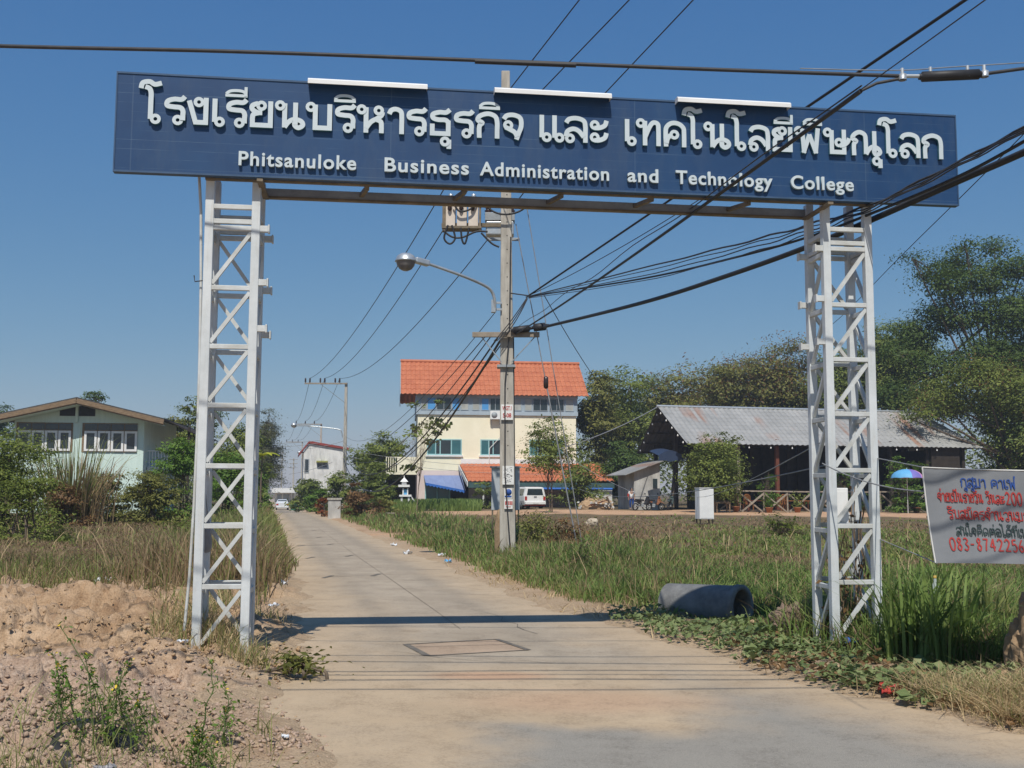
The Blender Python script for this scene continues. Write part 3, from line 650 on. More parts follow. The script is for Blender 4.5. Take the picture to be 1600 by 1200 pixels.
def zline(u0, v0, u1, v1):
    a0, a1 = gp(u0, v0, OFF - .05), gp(u1, v1, OFF - .05)
    return lambda s: a0[1] + (a1[1] - a0[1]) * (s - a0[0]) / (a1[0] - a0[0])
zl = zline(240, 191, 1460, 247.5); hT = .272
for txt, u0, u1 in (('โรงเรียนบริหารธุรกิจ', 222, 817), ('และ', 838, 948), ('เทคโนโลยีพิษณุโลก', 972, 1474)):
    uv = lambda u: gp(u, 170 + (u - 212) * .047, OFF - .05)[0]
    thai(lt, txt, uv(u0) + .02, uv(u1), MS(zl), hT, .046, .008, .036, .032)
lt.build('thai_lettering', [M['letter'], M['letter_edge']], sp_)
ze = zline(370, 256.5, 1334, 297.5)
bpy.context.view_layer.update()
for wd, u0, u1 in (('Phitsanuloke', 371, 555), ('Business', 599, 731), ('Administration', 751, 953), ('and', 981, 1029), ('Technology', 1057, 1208), ('College', 1236, 1334)):
    s0 = gp(u0, 245 + (u0 - 370) * .042, OFF - .05)[0]; s1 = gp(u1, 245 + (u1 - 370) * .042, OFF - .05)[0]
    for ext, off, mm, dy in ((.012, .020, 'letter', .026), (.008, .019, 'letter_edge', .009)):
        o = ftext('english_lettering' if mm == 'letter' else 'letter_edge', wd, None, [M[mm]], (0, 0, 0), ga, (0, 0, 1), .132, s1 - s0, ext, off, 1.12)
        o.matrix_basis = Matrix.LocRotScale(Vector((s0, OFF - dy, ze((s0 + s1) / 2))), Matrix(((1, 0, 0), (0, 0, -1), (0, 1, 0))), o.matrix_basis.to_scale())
        o.parent = sp_
# lamp hoods
for (u0, v0, u1, v1) in ((481, 126, 668, 136), (773, 141, 956, 150), (1059, 156, 1236, 164)):
    a, c = gp(u0, v0, OFF - .11), gp(u1, v1, OFF - .11); zf = (a[1] + c[1]) / 2 + .0
    h = MB(); x0, x1 = a[0], c[0]
    pr = [(-.115, zf - .022), (-.115, zf + .016), (-.09, zf + .036), (.05, zf + .036), (.05, zf + .029), (-.088, zf + .029), (-.108, zf + .012), (-.108, zf - .022)]
    k = len(pr); vs = [(x, OFF + p, z) for x in (x0, x1) for p, z in pr]
    h.add(vs, [tuple(range(k)), tuple(range(k, 2 * k))[::-1]] + [(i, k + i, k + (i + 1) % k, (i + 1) % k) for i in range(k)])
    for x in (x0, x1 - .006): h.add([(x + dx, OFF + p, z) for dx in (0.001, .005) for p, z in ((-.11, zf - .020), (-.11, zf + .012), (-.09, zf + .03), (-.005, zf + .03), (-.005, zf - .020))], [(0, 1, 2, 3, 4), (9, 8, 7, 6, 5)])
    hd = h.build('lamp_hood', M['white'], gate)
    MB().tube([(x0 + .1, OFF - .06, zf + .008), (x1 - .1, OFF - .06, zf + .008)], .013).build('lamp_tube', M['white'], hd)
# beam behind and below the sign, with short struts up to the sign
zb0 = gp(420, 296, TD)[1]; zb1 = gp(1255, 329, TD)[1]; zbm = Z0 - .04
MB().bb(sL1 - .01, sR0 + .01, TD - .05, TD, zbm - .0, zbm + .08).build('cross_beam', M['grey_steel'], gate)
MB().bb(sL1 - .01, sR0 + .01, TD - .062, TD + .01, zbm - .02, zbm - .002).build('beam_flange', M['brown_steel'], gate)
MB().bb(sL0, sR1, OFF + .072, OFF + .122, Z0 - .034, Z0 - .019).build('front_rail', M['brown_steel'], gate)
for u in (565, 710, 855, 990, 1135):
    s = gp(u, 295 + (u - 565) * .038, TD)[0]
    MB().bar((s + .06, OFF + .10, Z0 - .05), (s - .0, TD - .05, zbm + .045), .04, .04).build('strut', M['brown_steel'], gate)
for s in (sL1 + .01, sR0 - .01):
    q = MB(); q.bb(s - .028, s + .028, OFF - .10, TD - .06, Z0 - .082, Z0 - .057); q.build('outrigger', M['brown_steel'], gate)
# conduit down the left tower
cpts = [gp(311, 270, .1), gp(314, 330, .1), gp(314, 440, .1), gp(312, 560, .1), gp(309, 660, .1), gp(303, 790, .1), gp(296, 900, .1), gp(288, 985, .1)]
cpts = [(s, .10, z) for s, z in cpts]
MB().tube(cpts, .014).build('conduit_pipe', M['white_steel'], gate)
MB().tube([(cpts[2][0] - .06, .06, cpts[2][2] + .05), (cpts[2][0] - .05, .05, cpts[2][2] - .01), (cpts[2][0] + .1, .04, cpts[2][2] + .01)], .006, 5).build('tie_wire', M['darkwire'], gate)
def gw(s, y, z): return GO + ga * s + gb * y + Vector((0, 0, z))
# meter box and bag
mz = gp(1310, 790)[1]
t = thing('meter_box', 'small white meter box fixed inside the right lattice tower', 'meter box', gw(sR0 + .14, .16, mz - .19), GA)
MB().bb(-.075, .11, -.05, .07, 0, .37).build('box_case', M['white'], t, bevel=.01); MB().bb(-.05, .08, -.058, -.051, .03, .33).build('box_door', M['white'], t); MB().bb(-.02, .02, .07, .28, .12, .16).build('mounting_arm', M['white_steel'], t)
s_, z_ = gp(323, 828, .3)
b = MB(); b.lathe([(.008, .17), (.012, .12), (.03, .06), (.045, -.03), (.056, -.12), (.055, -.17), (.035, -.21), (.0, -.22)], n=12); t = b.build('plastic_bag', M['bag'], None, gw(s_, .3, z_)); tag(t, 'grey plastic bag hanging inside the left lattice tower', 'bag')
MB().tube([(0, 0, .16), (-.02, 0, .34)], .005, 5).build('bag_string', M['wire'], t)
# ------------------------------------------------------------------ utility poles
def taper_pole(mb, p, top, w0, w1):
    a = [(-w0, -w0 * .8), (w0, -w0 * .8), (w0, w0 * .8), (-w0, w0 * .8)]
    vs = [(x, y, 0) for x, y in a] + [(x * w1 / w0 + p[0], y * w1 / w0 + p[1], top) for x, y in a]
    mb.add(vs, [(3, 2, 1, 0), (4, 5, 6, 7)] + [(i, (i + 1) % 4, 4 + (i + 1) % 4, 4 + i) for i in range(4)])
PB = gnd(793, 868, .12); PD = PB.y
def pw(u, v, dy=0): return at(u, v, PD + dy)
def pl(u, v, dy=0): return pw(u, v, dy) - PB
pole = thing('utility_pole', 'tall stained concrete utility pole standing in weeds right of the road, signs on its shaft', 'utility pole', PB, 0, 'utility poles along the road')
b = MB(); tp = pl(790, 112); b.add(*(lambda: ([], []))()); taper_pole(b, (tp.x, 0), tp.z, .19, .105)
b.add([(-.3, -.1, -.3), (.3, -.1, -.3), (.3, .1, -.3), (-.3, .1, -.3)], [(0, 1, 2, 3)]) if False else None
shaft = b.build('shaft', M['concrete'], pole, bevel=.02)
b = MB()
for k in range(26):
    z = 2.6 + k * .34
    if z < tp.z: b.tube([(tp.x * z / tp.z + .02, -.19 * (1 - z / tp.z * .45) * .8 - .004, z), (tp.x * z / tp.z + .02, -.19 * (1 - z / tp.z * .45) * .8 + .01, z)], .016, 6)
b.build('bolt_hole', M['black'], pole)
def arm(u0, v0, u1, v1, dy, w, h, name, m, dz=0): return MB().bar(pl(u0, v0, dy), pl(u1, v1, dy), w, h).build(name, m, pole, bevel=.008)
arm(738, 523, 843, 523, -.25, .10, .12, 'crossarm', M['greywood'])
for u0, u1 in ((752, 784), (836, 799)): MB().bar(pl(u0, 526, -.22), pl(u1, 566, -.18), .04, .02).build('arm_brace', M['grey_steel'], pole)
b = MB(); q = pl(791, 573); b.bb(q.x - .22, q.x + .22, -.21, .21, q.z - .03, q.z + .03); b.build('pole_band', M['grey_steel'], pole)
arm(742, 216, 905, 216, -.22, .12, .14, 'crossarm', M['greywood'])
arm(690, 352, 800, 352, .17, .08, .10, 'equipment_arm', M['brown_steel'])
arm(760, 374, 812, 374, .17, .06, .07, 'equipment_arm', M['grey_steel'])
HV = [(748, 216), (788, 216), (892, 216)]
for u, v in HV:
    b = MB(); q = pl(u, v, -.22); b.lathe([(.02, .07), (.035, .09), (.075, .14), (.04, .17), (.085, .22), (.05, .26), (.06, .32), (.0, .34)], q, 10); b.build('insulator', M['porcelain'], pole)
# sheets fixed to the shaft
def plate(u0, v0, u1, v1, m, name='sign_plate', dy=-.19):
    a = pl(u0, v1, dy); c = pl(u1, v0, dy)
    return MB().bb(a.x, c.x, dy - .008, dy, a.z, c.z).build(name, m, pole), a, c
o_, a, c = plate(783, 632, 801.5, 656, M['paper']); 
ftext('red_lettering', 'WGT.1', o_, [M['redpaint']], PB + Vector((a.x + .03, -.2, a.z + .23)), (1, 0, 0), (0, 0, 1), .095, c.x - a.x - .06, .002, .03)
ftext('red_lettering', 'S-08', o_, [M['redpaint']], PB + Vector((a.x + .04, -.2, a.z + .06)), (1, 0, 0), (0, 0, 1), .095, c.x - a.x - .08, .002, .03)
o_, a, c = plate(785, 728, 803, 757, M['paper'], 'paper_notice')
b = MB()
for k in range(60):
    x, z = rnd.uniform(a.x + .02, c.x - .06), rnd.uniform(a.z + .03, c.z - .03); b.bb(x, x + rnd.uniform(.01, .04), -.2005, -.2, z, z + .012)
b.build('print', M['wire'], o_)
o_, a, c = plate(788, 763, 800, 779, M['paper'], 'paper_notice')
b = MB(); b.lathe([(0, 0), (.075, .0), (.075, .004), (0, .004)], (a.x + .1, -.201, c.z - .09), 14, axis=Matrix.Rotation(math.pi / 2, 3, 'X'))
b.bb(a.x + .01, c.x - .01, -.203, -.2, a.z + .03, a.z + .07); b.build('blue_print', M['bluepaint'], o_)
o_, a, c = plate(788, 780, 801, 795, M['paper'], 'paper_notice')
b = MB()
for k in range(5):
    x = a.x + .02 + k * .036; b.bb(x, x + .026, -.2025, -.2, a.z + .09, a.z + .18)
b.bb(a.x + .03, c.x - .04, -.2022, -.2, a.z + .04, a.z + .055); b.build('red_print', M['redpaint'], o_)
b = MB(); b.tube([pl(798, 370, -.19), pl(796, 520, -.2), pl(789, 600, -.2), pl(789, 740, -.22), pl(798, 868, -.24)], .016, 6); b.build('down_cable', M['darkwire'], pole)
b = MB(); b.tube([pl(802, 520, -.05), pl(803, 650, -.05), pl(805, 868, -.05)], .02, 6); b.build('down_cable', M['black'], pole)
# fuse/capacitor bank
t = thing('capacitor_bank', 'beige capacitor box with cable loops hung beside the concrete pole', 'capacitor', PB)
a = pl(695, 356, .0); c = pl(749, 315, .0)
fr = MB(); fr.bb(a.x - .06, c.x + .06, -.22, .16, a.z - .06, a.z - .0); fr.bb(a.x - .05, a.x + .03, -.20, -.14, a.z - .15, c.z + .05); fr.bb(c.x - .0, c.x + .05, -.2, -.14, a.z - .1, c.z + .05); fr.build('rack', M['brown_steel'], t)
wd = (c.x - a.x) / 3
for k in range(3):
    q = MB(); q.bb(a.x + k * wd + .02, a.x + (k + 1) * wd - .02, -.16, .12, a.z + .002, c.z + .02); cs = q.build('can', M['beige'], t, bevel=.012)
    q = MB(); q.lathe([(.06, 0), (.07, .03), (.05, .06), (.07, .09), (.05, .12), (.06, .15), (0, .16)], (a.x + (k + .5) * wd, -.02, c.z + .022), 10); q.build('bushing', M['galv'], cs)
    q = MB(); q.lathe([(.045, 0), (.06, -.05), (.045, -.09), (.05, -.15), (.03, -.2)], (a.x + (k + .45) * wd, -.22, c.z - .08), 10); q.build('fuse_holder', M['porcelain'], cs)
for k, pts in enumerate((((700, 352), (694, 372), (703, 381), (711, 372), (706, 352)), ((720, 356), (722, 375), (727, 380), (733, 356)), ((692, 360), (706, 370), (722, 371), (744, 362), (762, 362)), ((708, 316), (718, 330), (736, 326), (744, 312)), ((752, 364), (768, 380), (780, 386)), ((748, 312), (770, 330), (790, 335), (812, 330), (830, 316)))):
    q = MB(); P = cm([pl(u, v, -.28) for u, v in pts], 6); q.tube(P, .024, 6); q.build('jumper_cable', M['black'], t)
t = thing('pole_transformer', 'small grey box with dark ribbed insulators mounted behind the concrete pole', 'transformer', PB)
a = pl(759, 368, .25); c = pl(803, 346, .25)
b = MB(); b.bb(a.x, c.x, .16, .5, a.z, c.z); b.build('tank', M['galv'], t, bevel=.03)
b = MB(); b.bb(a.x - .02, c.x + .02, .14, .52, c.z, c.z + .20); b.build('lid', M['grey_steel'], t, bevel=.01)
for u, v in ((763, 342), (799, 342)):
    q = pl(u, v, .3); b = MB(); b.lathe([(.05, -.02), (.09, .04), (.06, .07), (.1, .12), (.06, .15), (.1, .2), (.06, .23), (.08, .3), (.03, .36), (0, .37)], q, 10); b.build('insulator', M['porcelain'], t)
# street lamp on the pole
t = thing('street_lamp', 'silver cobra head street lamp on a long arm reaching left from the concrete pole', 'street lamp', PB, 0, 'street lamps along the road')
ap = [pl(773, 488, -.25), pl(773, 470, -.3), pl(768, 455, -.35), pl(755, 445, -.5), pl(720, 430, -.9), pl(669, 412, -1.3)]
b = MB(); b.tube(cm(ap, 5), .036, 8); b.build('lamp_arm', M['galv'], t)
b = MB(); q = pl(771, 478, -.22); b.bb(q.x - .05, q.x + .05, -.3, -.14, q.z - .16, q.z + .14); b.bb(q.x - .02, q.x + .2, -.2, -.15, q.z - .1, q.z - .05); b.bb(q.x - .02, q.x + .2, -.2, -.15, q.z + .06, q.z + .11); b.build('mounting_bracket', M['galv'], t)
h0, h1 = pl(670, 412, -1.3), pl(648, 406, -1.5)
b = MB(); b.bar(h0, h1, .16, .14); b.build('ballast_housing', M['galv'], t, bevel=.03)
hc = pl(634, 409, -1.6)
b = MB(); b.lathe([(0, .20), (.12, .185), (.20, .13), (.245, .03), (.25, 0), (.0, 0)], hc, 18); b.build('lamp_hood', M['galv'], t)
b = MB(); b.lathe([(.22, -.006), (.20, -.09), (.14, -.17), (.06, -.21), (0, -.215)], hc, 18); b.build('lamp_bowl', mat('dusty_lamp_bowl', (.22, .21, .20), (.15, .14, .14), 4, .3), t)
# far poles
def far_pole(u, vt, d, label, lamp=None, hw=1.15, seed=0, arm_=True, group='utility poles along the road'):
    top = at(u, vt, d); x, y = top.x, d; zb = gz(x, y)
    t = thing('utility_pole', label, 'utility pole', (x, y, zb), 0, group)
    h = top.z - zb; b = MB(); taper_pole(b, (0, 0), h, .19, .12); b.build('shaft', M['concrete'], t)
    if arm_:
        L = 3.4 * hw
        MB().bar((-L, -.2, h - .1), (.12, -.2, h - .1), .12, .14).build('crossarm', M['greywood'], t)
        MB().bar((-L * .62, -.16, h - .14), (-.1, -.16, h - 1.9), .06, .03).build('arm_brace', M['brown_steel'], t)
        for k in range(3):
            for dx in ((0, .42) if lamp == 'double' else (0,)):
                q = MB(); q.lathe([(.03, 0), (.06, .05), (.1, .12), (.06, .18), (.1, .26), (.06, .34), (.08, .42), (0, .46)], (-L + .08 + k * L * .36 + dx, -.2, h - .03), 8); q.build('insulator', M['porcelain'], t)
    else:
        for k in range(3): MB().bar((-1.0, -.2, h - .3 - k * 1.0), (1.0, -.2, h - .3 - k * 1.0), .1, .1).build('crossarm', M['greywood'], t)
    return t, h
P2, H2 = far_pole(541, 598, 103, 'concrete pole with a long crossarm of dark insulators left of the orange roofed building', 'double')
P3, H3 = far_pole(502, 662, 168, 'thin concrete pole with a bracketed crossarm in front of the white gabled house')
P4, H4 = far_pole(472.5, 690, 232, 'faint concrete pole with a short crossarm left of the white gabled house', hw=1.0)
P5, H5 = far_pole(441, 706, 285, 'faint pole with stacked short crossarms farthest down the road', arm_=False)
P6, H6 = far_pole(459, 716, 262, 'faint bare pole at the right edge of the road behind the silver car', arm_=False)
def far_lamp(u0, v0, u1, v1, d, label):
    a, c = at(u0, v0, d), at(u1, v1, d)
    t = thing('street_lamp', label, 'street lamp', (a.x, d, a.z), 0, 'street lamps along the road'); L = c - a
    b = MB(); b.tube(cm([(0, -.2, -.6), (-.1, -.2, -.1), (-.5, -.2, .2), (L.x * .6, -.2, L.z * .8), (L.x * .94, -.2, L.z)], 5), .05, 6); b.build('lamp_arm', M['galv'], t)
    b = MB(); b.bar((L.x * .94, -.2, L.z), (L.x * .66, -.2, L.z * .9 + .05), .2, .2); b.build('ballast_housing', M['galv'], t)
    b = MB(); b.lathe([(0, .26), (.18, .22), (.3, .05), (.3, 0), (.24, -.14), (.1, -.24), (0, -.25)], (L.x, -.2, L.z), 12); b.build('lamp_bowl', M['galv'], t)
far_lamp(536, 674, 460, 664.5, 102.8, 'street lamp reaching over the road from the long crossarm pole')
far_lamp(498, 712, 468, 707, 167.8, 'small street lamp on the pole before the white gabled house')
far_lamp(441, 732, 430, 731, 284.8, 'tiny pale street lamp pointing left on the stacked crossarm pole')
far_lamp(441, 732, 453, 730, 284.6, 'tiny pale street lamp pointing right on the stacked crossarm pole')
# ------------------------------------------------------------------ cables
def cable(label, p, q, r, sag=0, m='darkwire', group=None, name='overhead_cable', n=28, parent=None, wob=0):
    p, q = Vector(p), Vector(q); pts = []
    for i in range(n + 1):
        t = i / n; c = p.lerp(q, t); c.z -= 4 * sag * t * (1 - t)
        if wob: c.z += wob * math.sin(t * 23 + r * 999) * t * (1 - t)
        pts.append(c - p)
    b = MB(); b.tube(pts, r, 6); o = b.build(name, M[m], parent, p); tag(o, label, 'cable', group); return o
def far_end(a, b, L):
    a, b = Vector(a), Vector(b); return b + (b - a).normalized() * L
hvg = 'high power lines between the poles'
for k, ((u, v), (u2, v2)) in enumerate(zip(HV, ((905, 0), (983, 0), (1083, 0)))):
    a = pw(u, v - 14, -.22); q = at(u2, v2, 20.5); cable(('leftmost', 'middle', 'rightmost')[k] + ' of three black lines rising to the top edge behind the sign', a, far_end(a, q, 34), .014, 0, 'darkwire', hvg)
    e = Vector((P2.location.x - 3.4 * 1.15 + .5 + k * 3.4 * 1.15 * .36, 102.8, P2.location.z + H2 + .4))
    cable(('leftmost', 'middle', 'rightmost')[k] + ' of three black lines falling left from the concrete pole to the long crossarm', a, e, .018, (1.1, 1.3, 1.6)[k], 'darkwire', hvg)
    f = Vector((P3.location.x - 3.4 * 1.15 + .08 + k * 3.4 * 1.15 * .36, 167.8, P3.location.z + H3 + .4))
    cable(('left', 'middle', 'right')[k] + ' of three thin lines dropping from the long crossarm to the next pole', e, f, .02, 1.0, 'darkwire', hvg)
    g = Vector((P4.location.x - 3.4 + .08 + k * 3.4 * .36, 231.8, P4.location.z + H4 + .4))
    cable(('left', 'middle', 'right')[k] + ' of three hair thin lines before the white gabled house', f, g, .022, 1.0, 'darkwire', hvg)
tg = 'telephone cables over the gate'
b = MB(); _o = Vector((-6, 5.4, 6.2))
for vv, hh, tl, rr in ((978, 6.4, .10, .012), (999, 6.3, .16, .010), (1022, 6.2, .05, .012), (1044, 6.0, .20, .016), (1050, 6.1, .12, .012), (1057, 5.9, .15, .018), (1072, 5.8, .22, .015)):
    y_ = gnd(780, vv).y - hh / math.tan(math.radians(SUN_EL)); b.tube([Vector((x, y_ + tl * x * .18 + .03 * math.sin(x * 1.7 + vv), hh - .25 + .004 * x * x)) - _o for x in np.arange(-12, 13, .8)], rr, 5)
tag(b.build('cable_bundle', M['darkwire'], None, _o), 'bundle of cables overhead just above the picture that shadows the road', 'cables')
# thick cable across the very top and its splice
KD = 7.3
c0, c1, c2, c3 = at(-60, 70, KD), at(742, 94, KD), at(1412, 119, KD), at(1600, 107, KD)
b = MB(); P = cm([at(-700, 45, KD), c0, at(350, 80, KD), c1, at(1100, 108, KD), c2], 8); b.tube([p - Vector(c0) for p in P], .0135, 6)
t = thing('overhead_cable', 'thick black cable running level across the sky above the sign', 'cable', c0); b.build('cable_line', M['darkwire'], t)
b = MB(); b.tube([Vector(at(742, 96, KD)) - c0, Vector(at(900, 102, KD)) - c0], .0165, 6); b.build('cable_sleeve', M['black'], t)
b = MB(); b.tube([p - Vector(c0) - Vector((0, 0, .035)) * 0 + Vector((0, 0, .028)) for p in cm([at(1250, 113, KD), at(1400, 116, KD), at(1500, 110, KD), at(1700, 98, KD)], 6)], .004, 5); b.build('messenger_wire', M['wire'], t)
t = thing('cable_splice', 'fat black splice sleeve with steel clamps on the cable at the upper right', 'splice', at(1485, 118, KD))
sl_ = lambda u, v: Vector(at(u, v, KD)) - t.location
b = MB(); b.tube([sl_(1436, 120), sl_(1440, 120), sl_(1441, 120), sl_(1529, 116), sl_(1530, 116), sl_(1534, 116)], [.022, .022, .036, .036, .024, .022], 12); b.build('sleeve', M['black'], t)
b = MB(); b.tube([sl_(1415, 119), sl_(1436, 119)], .014, 8); b.build('clamp', M['galv'], t)
for u in (1410, 1454, 1512, 1538): b = MB(); b.lathe([(.03, -.02), (.03, .02), (.012, .02), (.012, .065), (0, .066)], sl_(u, 118 - (u - 1485) * .04), 8); b.build('clamp', M['galv'], t)
b = MB(); b.tube([sl_(1534, 116), sl_(1600, 107), sl_(1900, 70)], .0125, 6); b.build('cable_tail', M['darkwire'], t)
b = MB(); b.tube([sl_(1412, 122), sl_(1370, 130), sl_(1345, 142)], .011, 6); b.build('cable_tail', M['darkwire'], t)
J = at(1345, 142, KD)
E_ = pw(806, 522, -.3)
cable('black cable slanting in front of the sign from the splice down to the pole', J, E_, .017, .06, 'black', tg)
cable('thin wire bound along the slanting cable before the sign', J + Vector((0, -.02, .03)), pw(803, 515, -.34), .006, .02, 'darkwire', tg, wob=.12)
cable('short thin wire rising from the cable clamp to the upper right edge', at(1345, 140, KD), at(1560, -15, 5.4), .004, 0, 'darkwire')
A0 = pw(826, 462, -.2)
for k in range(3): cable(('upper', 'middle', 'lower')[k] + ' of three wires dropping across the pole front to its crossarm', pw(824, 464 + k * 1.5, -.24), pw(772 + k * 4, 533, -.36), .012, .05 + .03 * k, 'darkwire', tg)
q = at(1508, 0, 12.4); cable('black cable rising behind the sign to the top right corner', A0, far_end(A0, q, 22), .021, .0, 'black', tg)
cable('short black tie from the pole to the bend of the rising cable', pw(797, 458, -.2), A0, .016, .0, 'black')
cable('thin wire alongside the rising cable behind the sign', A0, at(1190, 248, 17), .008, .12, 'darkwire', tg)
# bundles going right
def zl2(u, v, u0=800, d0=PD, u1=1385, d1=10.72):
    k = (1 / d1 - 1 / d0) / (u1 - u0); return at(u, v, 1 / (1 / d0 + k * (u - u0)))
def hung(label, pts, r, d1, m, u1=1363, d0=PD, wob=0.0):
    """a cable in one vertical plane from the pole towards the near right, through these rows"""
    P = cm([zl2(u, v, 800, d0, u1, d1) for u, v in pts], 7); o = Vector(P[0]); q = []
    for i, p in enumerate(P): q.append(Vector(p) - o + Vector((0, 0, wob * math.sin(i * 1.3 + r * 900) * min(i, len(P) - 1 - i) / len(P))))
    bb_ = MB(); bb_.tube(q, r, 6); tag(bb_.build('overhead_cable', M[m], None, o), label, 'cable', tg)
hung('thickest black cable passing right behind the tower below the sign', ((850, 511), (1000, 474), (1130, 433), (1261, 386), (1363, 343), (1495, 284), (1600, 238), (1720, 182)), .032, 11.3, 'black')
hung('black cable just above the thickest one at the right of the sign', ((822, 464), (1000, 436), (1150, 402), (1261, 371), (1363, 333), (1495, 277), (1600, 221), (1720, 150)), .015, 11.02, 'black')
for k, (dv, w) in enumerate(((0, .012), (4, .007), (9, .008), (15, .007))):
    hung(('uppermost', 'second highest', 'third highest', 'lowest')[k] + ' of the thin wires fanning right from the pole behind the right tower', ((826, 463 + k), (1000, 420 + dv * 1.3), (1150, 382 + dv * 1.3), (1261, 352 + dv), (1365, 318 + dv * .5), (1495, 254 + dv * .5), (1600, 199 + dv * .5), (1720, 132 + dv * .5)), w, 10.98 - .02 * k, 'darkwire', wob=.035)
t = thing('cable_splice', 'dark tubular splice closures on the cable just right of the pole crossarm', 'splice', pw(826, 513, -.35))
b = MB(); e = [pw(u, v, -.35) - t.location for u, v in ((798, 516), (801, 516), (803, 516), (827, 513), (828, 513), (833, 512), (834, 512), (852, 510), (853, 509), (858, 508))]
b.tube(e, [.04, .04, .085, .085, .04, .04, .095, .095, .045, .03], 10); b.build('sleeve', M['black'], t)
J0 = Vector(J)
# left-hand bundles sagging to the second pole
e2 = P2.location + Vector((-.1, -.3, 5.1))
for k, (u, v, w, sg, dz) in enumerate(((783, 530, .034, 3.4, 0), (778, 527, .024, 2.7, .6), (766, 527, .015, 2.1, .9), (786, 534, .016, 2.9, 1.2), (758, 526, .013, 1.5, 1.5), (773, 489, .010, 1.6, 2.2))):
    cable(('thickest', 'second thickest', 'middle', 'crossing', 'upper', 'uppermost and thinnest')[k] + ' cable of the bundle sagging left before the orange roof', pw(u, v, .1), e2 + Vector((0, 0, dz)), w, sg, 'darkwire', 'cables sagging from the concrete pole to the long crossarm pole', n=36)
gy = 'guy wires of the concrete pole'
ga_ = gnd(905, 871, .1)
t = thing('guy_wire', 'pale stay wire with a brown strain insulator running down right of the pole', 'guy wire', pw(806, 350, -.1), 0, gy); L0 = t.location
mid = pw(806, 350, -.1).lerp(ga_, .485)
b = MB(); b.tube([(0, 0, 0), mid - L0], .012, 6); b.tube([mid - L0, ga_ - L0], .017, 6); b.build('wire_strand', M['wire'], t)
b = MB(); b.lathe([(.02, -.15), (.055, -.12), (.06, 0), (.055, .12), (.02, .15)], mid - L0, 10); b.build('strain_insulator', M['porcelain'], t)
cable('second pale stay wire without insulator right of the pole', pw(821, 310, -.1), ga_ + Vector((.12, .1, 0)), .011, 0, 'wire', gy, 'guy_wire')
cable('thin wire falling right from the pole toward the tree line', pw(850, 461, -.2), at(1010, 660, 70), .012, .9, 'darkwire')
cable('thin wire crossing from the right tower top down to the tree line', at(1640, 168, 9.5), at(1150, 612, 60), .0055, .5, 'darkwire', wob=.2)
cable('pale wire drooping from the corrugated roof ridge to the left', at(1027, 636, 84), at(872, 702, 70), .03, .25, 'wire')
cable('grey cable looping across the field before the small white shack', at(872, 702, 70), at(995, 772, 62), .012, .2, 'wire')
cable('pale twisted cable strung from the scrap heap past the white cabinet', at(905, 764, 44), at(1290, 727, 11.4), .007, .32, 'wire')
cable('sagging grey cable between the right tower and the small tree', at(1285, 690, 11.3), at(1080, 775, 60), .007, .25, 'wire')
cable('dry bent wire running right from the tower to the banner', at(1285, 724, 11.1), at(1445, 768, 9.35), .006, .06, 'wire')
for k, (v0, v1) in enumerate(((702, 722), (712, 732))): cable(('upper', 'lower') + () and ('upper', 'lower')[k] + ' faint cable across the orange roofed building', at(545, v0 + 2, 92), at(905, v1 + 8, 88), .016, .5, 'wire')
for k, (u0, v0, u1, v1) in enumerate(((398, 692, 500, 688), (398, 699, 500, 692), (470, 702, 540, 688), (452, 741, 520, 722))):
    cable(('highest', 'second', 'third', 'lowest')[k] + ' of the faint cables crossing the far end of the road', at(u0, v0, 150), at(u1, v1, 150), .03, .2, 'wire', 'faint cables at the far end of the road')
# ------------------------------------------------------------------ buildings
RT = math.radians(12)
class Frame:
    """a thing's own frame: x along the facade, y back, z up from its ground"""
    def __init__(s, o, rz): s.o = Vector(o); s.a = Vector((math.cos(rz), math.sin(rz), 0)); s.b = Vector((-math.sin(rz), math.cos(rz), 0))
    def p(s, u, v, y=0):
        d = ray(u, v); c = Vector((0, 0, CAMZ)) - s.o - s.b * y; t = -c.dot(s.b) / d.dot(s.b); w = Vector((0, 0, CAMZ)) + d * t - s.o
        return w.dot(s.a), w.z
    def w(s, x, y, z=0): return s.o + s.a * x + s.b * y + Vector((0, 0, z))
def wave_roof(mb, fl, fr, bl_, br_, per, amp, rows=8, step=.0, th=.05, m=0):
    """a corrugated or tiled slope; corners: front-left, front-right, back-left, back-right (local)"""
    fl, fr, bl_, br_ = map(Vector, (fl, fr, bl_, br_)); up = (fr - fl).cross(bl_ - fl).normalized()
    n = int((fr - fl).length / per * 6); vs = []; R = []
    for r in range(rows):
        for e in (0, 1): R.append(((r + e) / rows, step * (1 - e)))
    if step == 0: R = [(r / rows, 0) for r in range(rows + 1)]
    for t, st in R:
        l, q = fl.lerp(bl_, t), fr.lerp(br_, t)
        for i in range(n + 1):
            p = l.lerp(q, i / n); vs.append(p + up * (amp * math.sin(2 * math.pi * p.x / per) + st))
    N = n + 1; k = len(R); fs = [(a * N + i, a * N + i + 1, (a + 1) * N + i + 1, (a + 1) * N + i) for a in range(k - 1) for i in range(n)]
    mb.add(vs, fs, m)
    lo = [v - up * th for v in vs]
    mb.add(lo, [f[::-1] for f in fs], m)
    mb.add(vs[:N] + lo[:N], [(i + 1, i, N + i, N + i + 1) for i in range(n)], m)
    for c in (0, n): 
        e = [vs[a * N + c] for a in range(k)] + [lo[a * N + c] for a in range(k)]
        mb.add(e, [(a, a + 1, k + a + 1, k + a) for a in range(k - 1)], m)
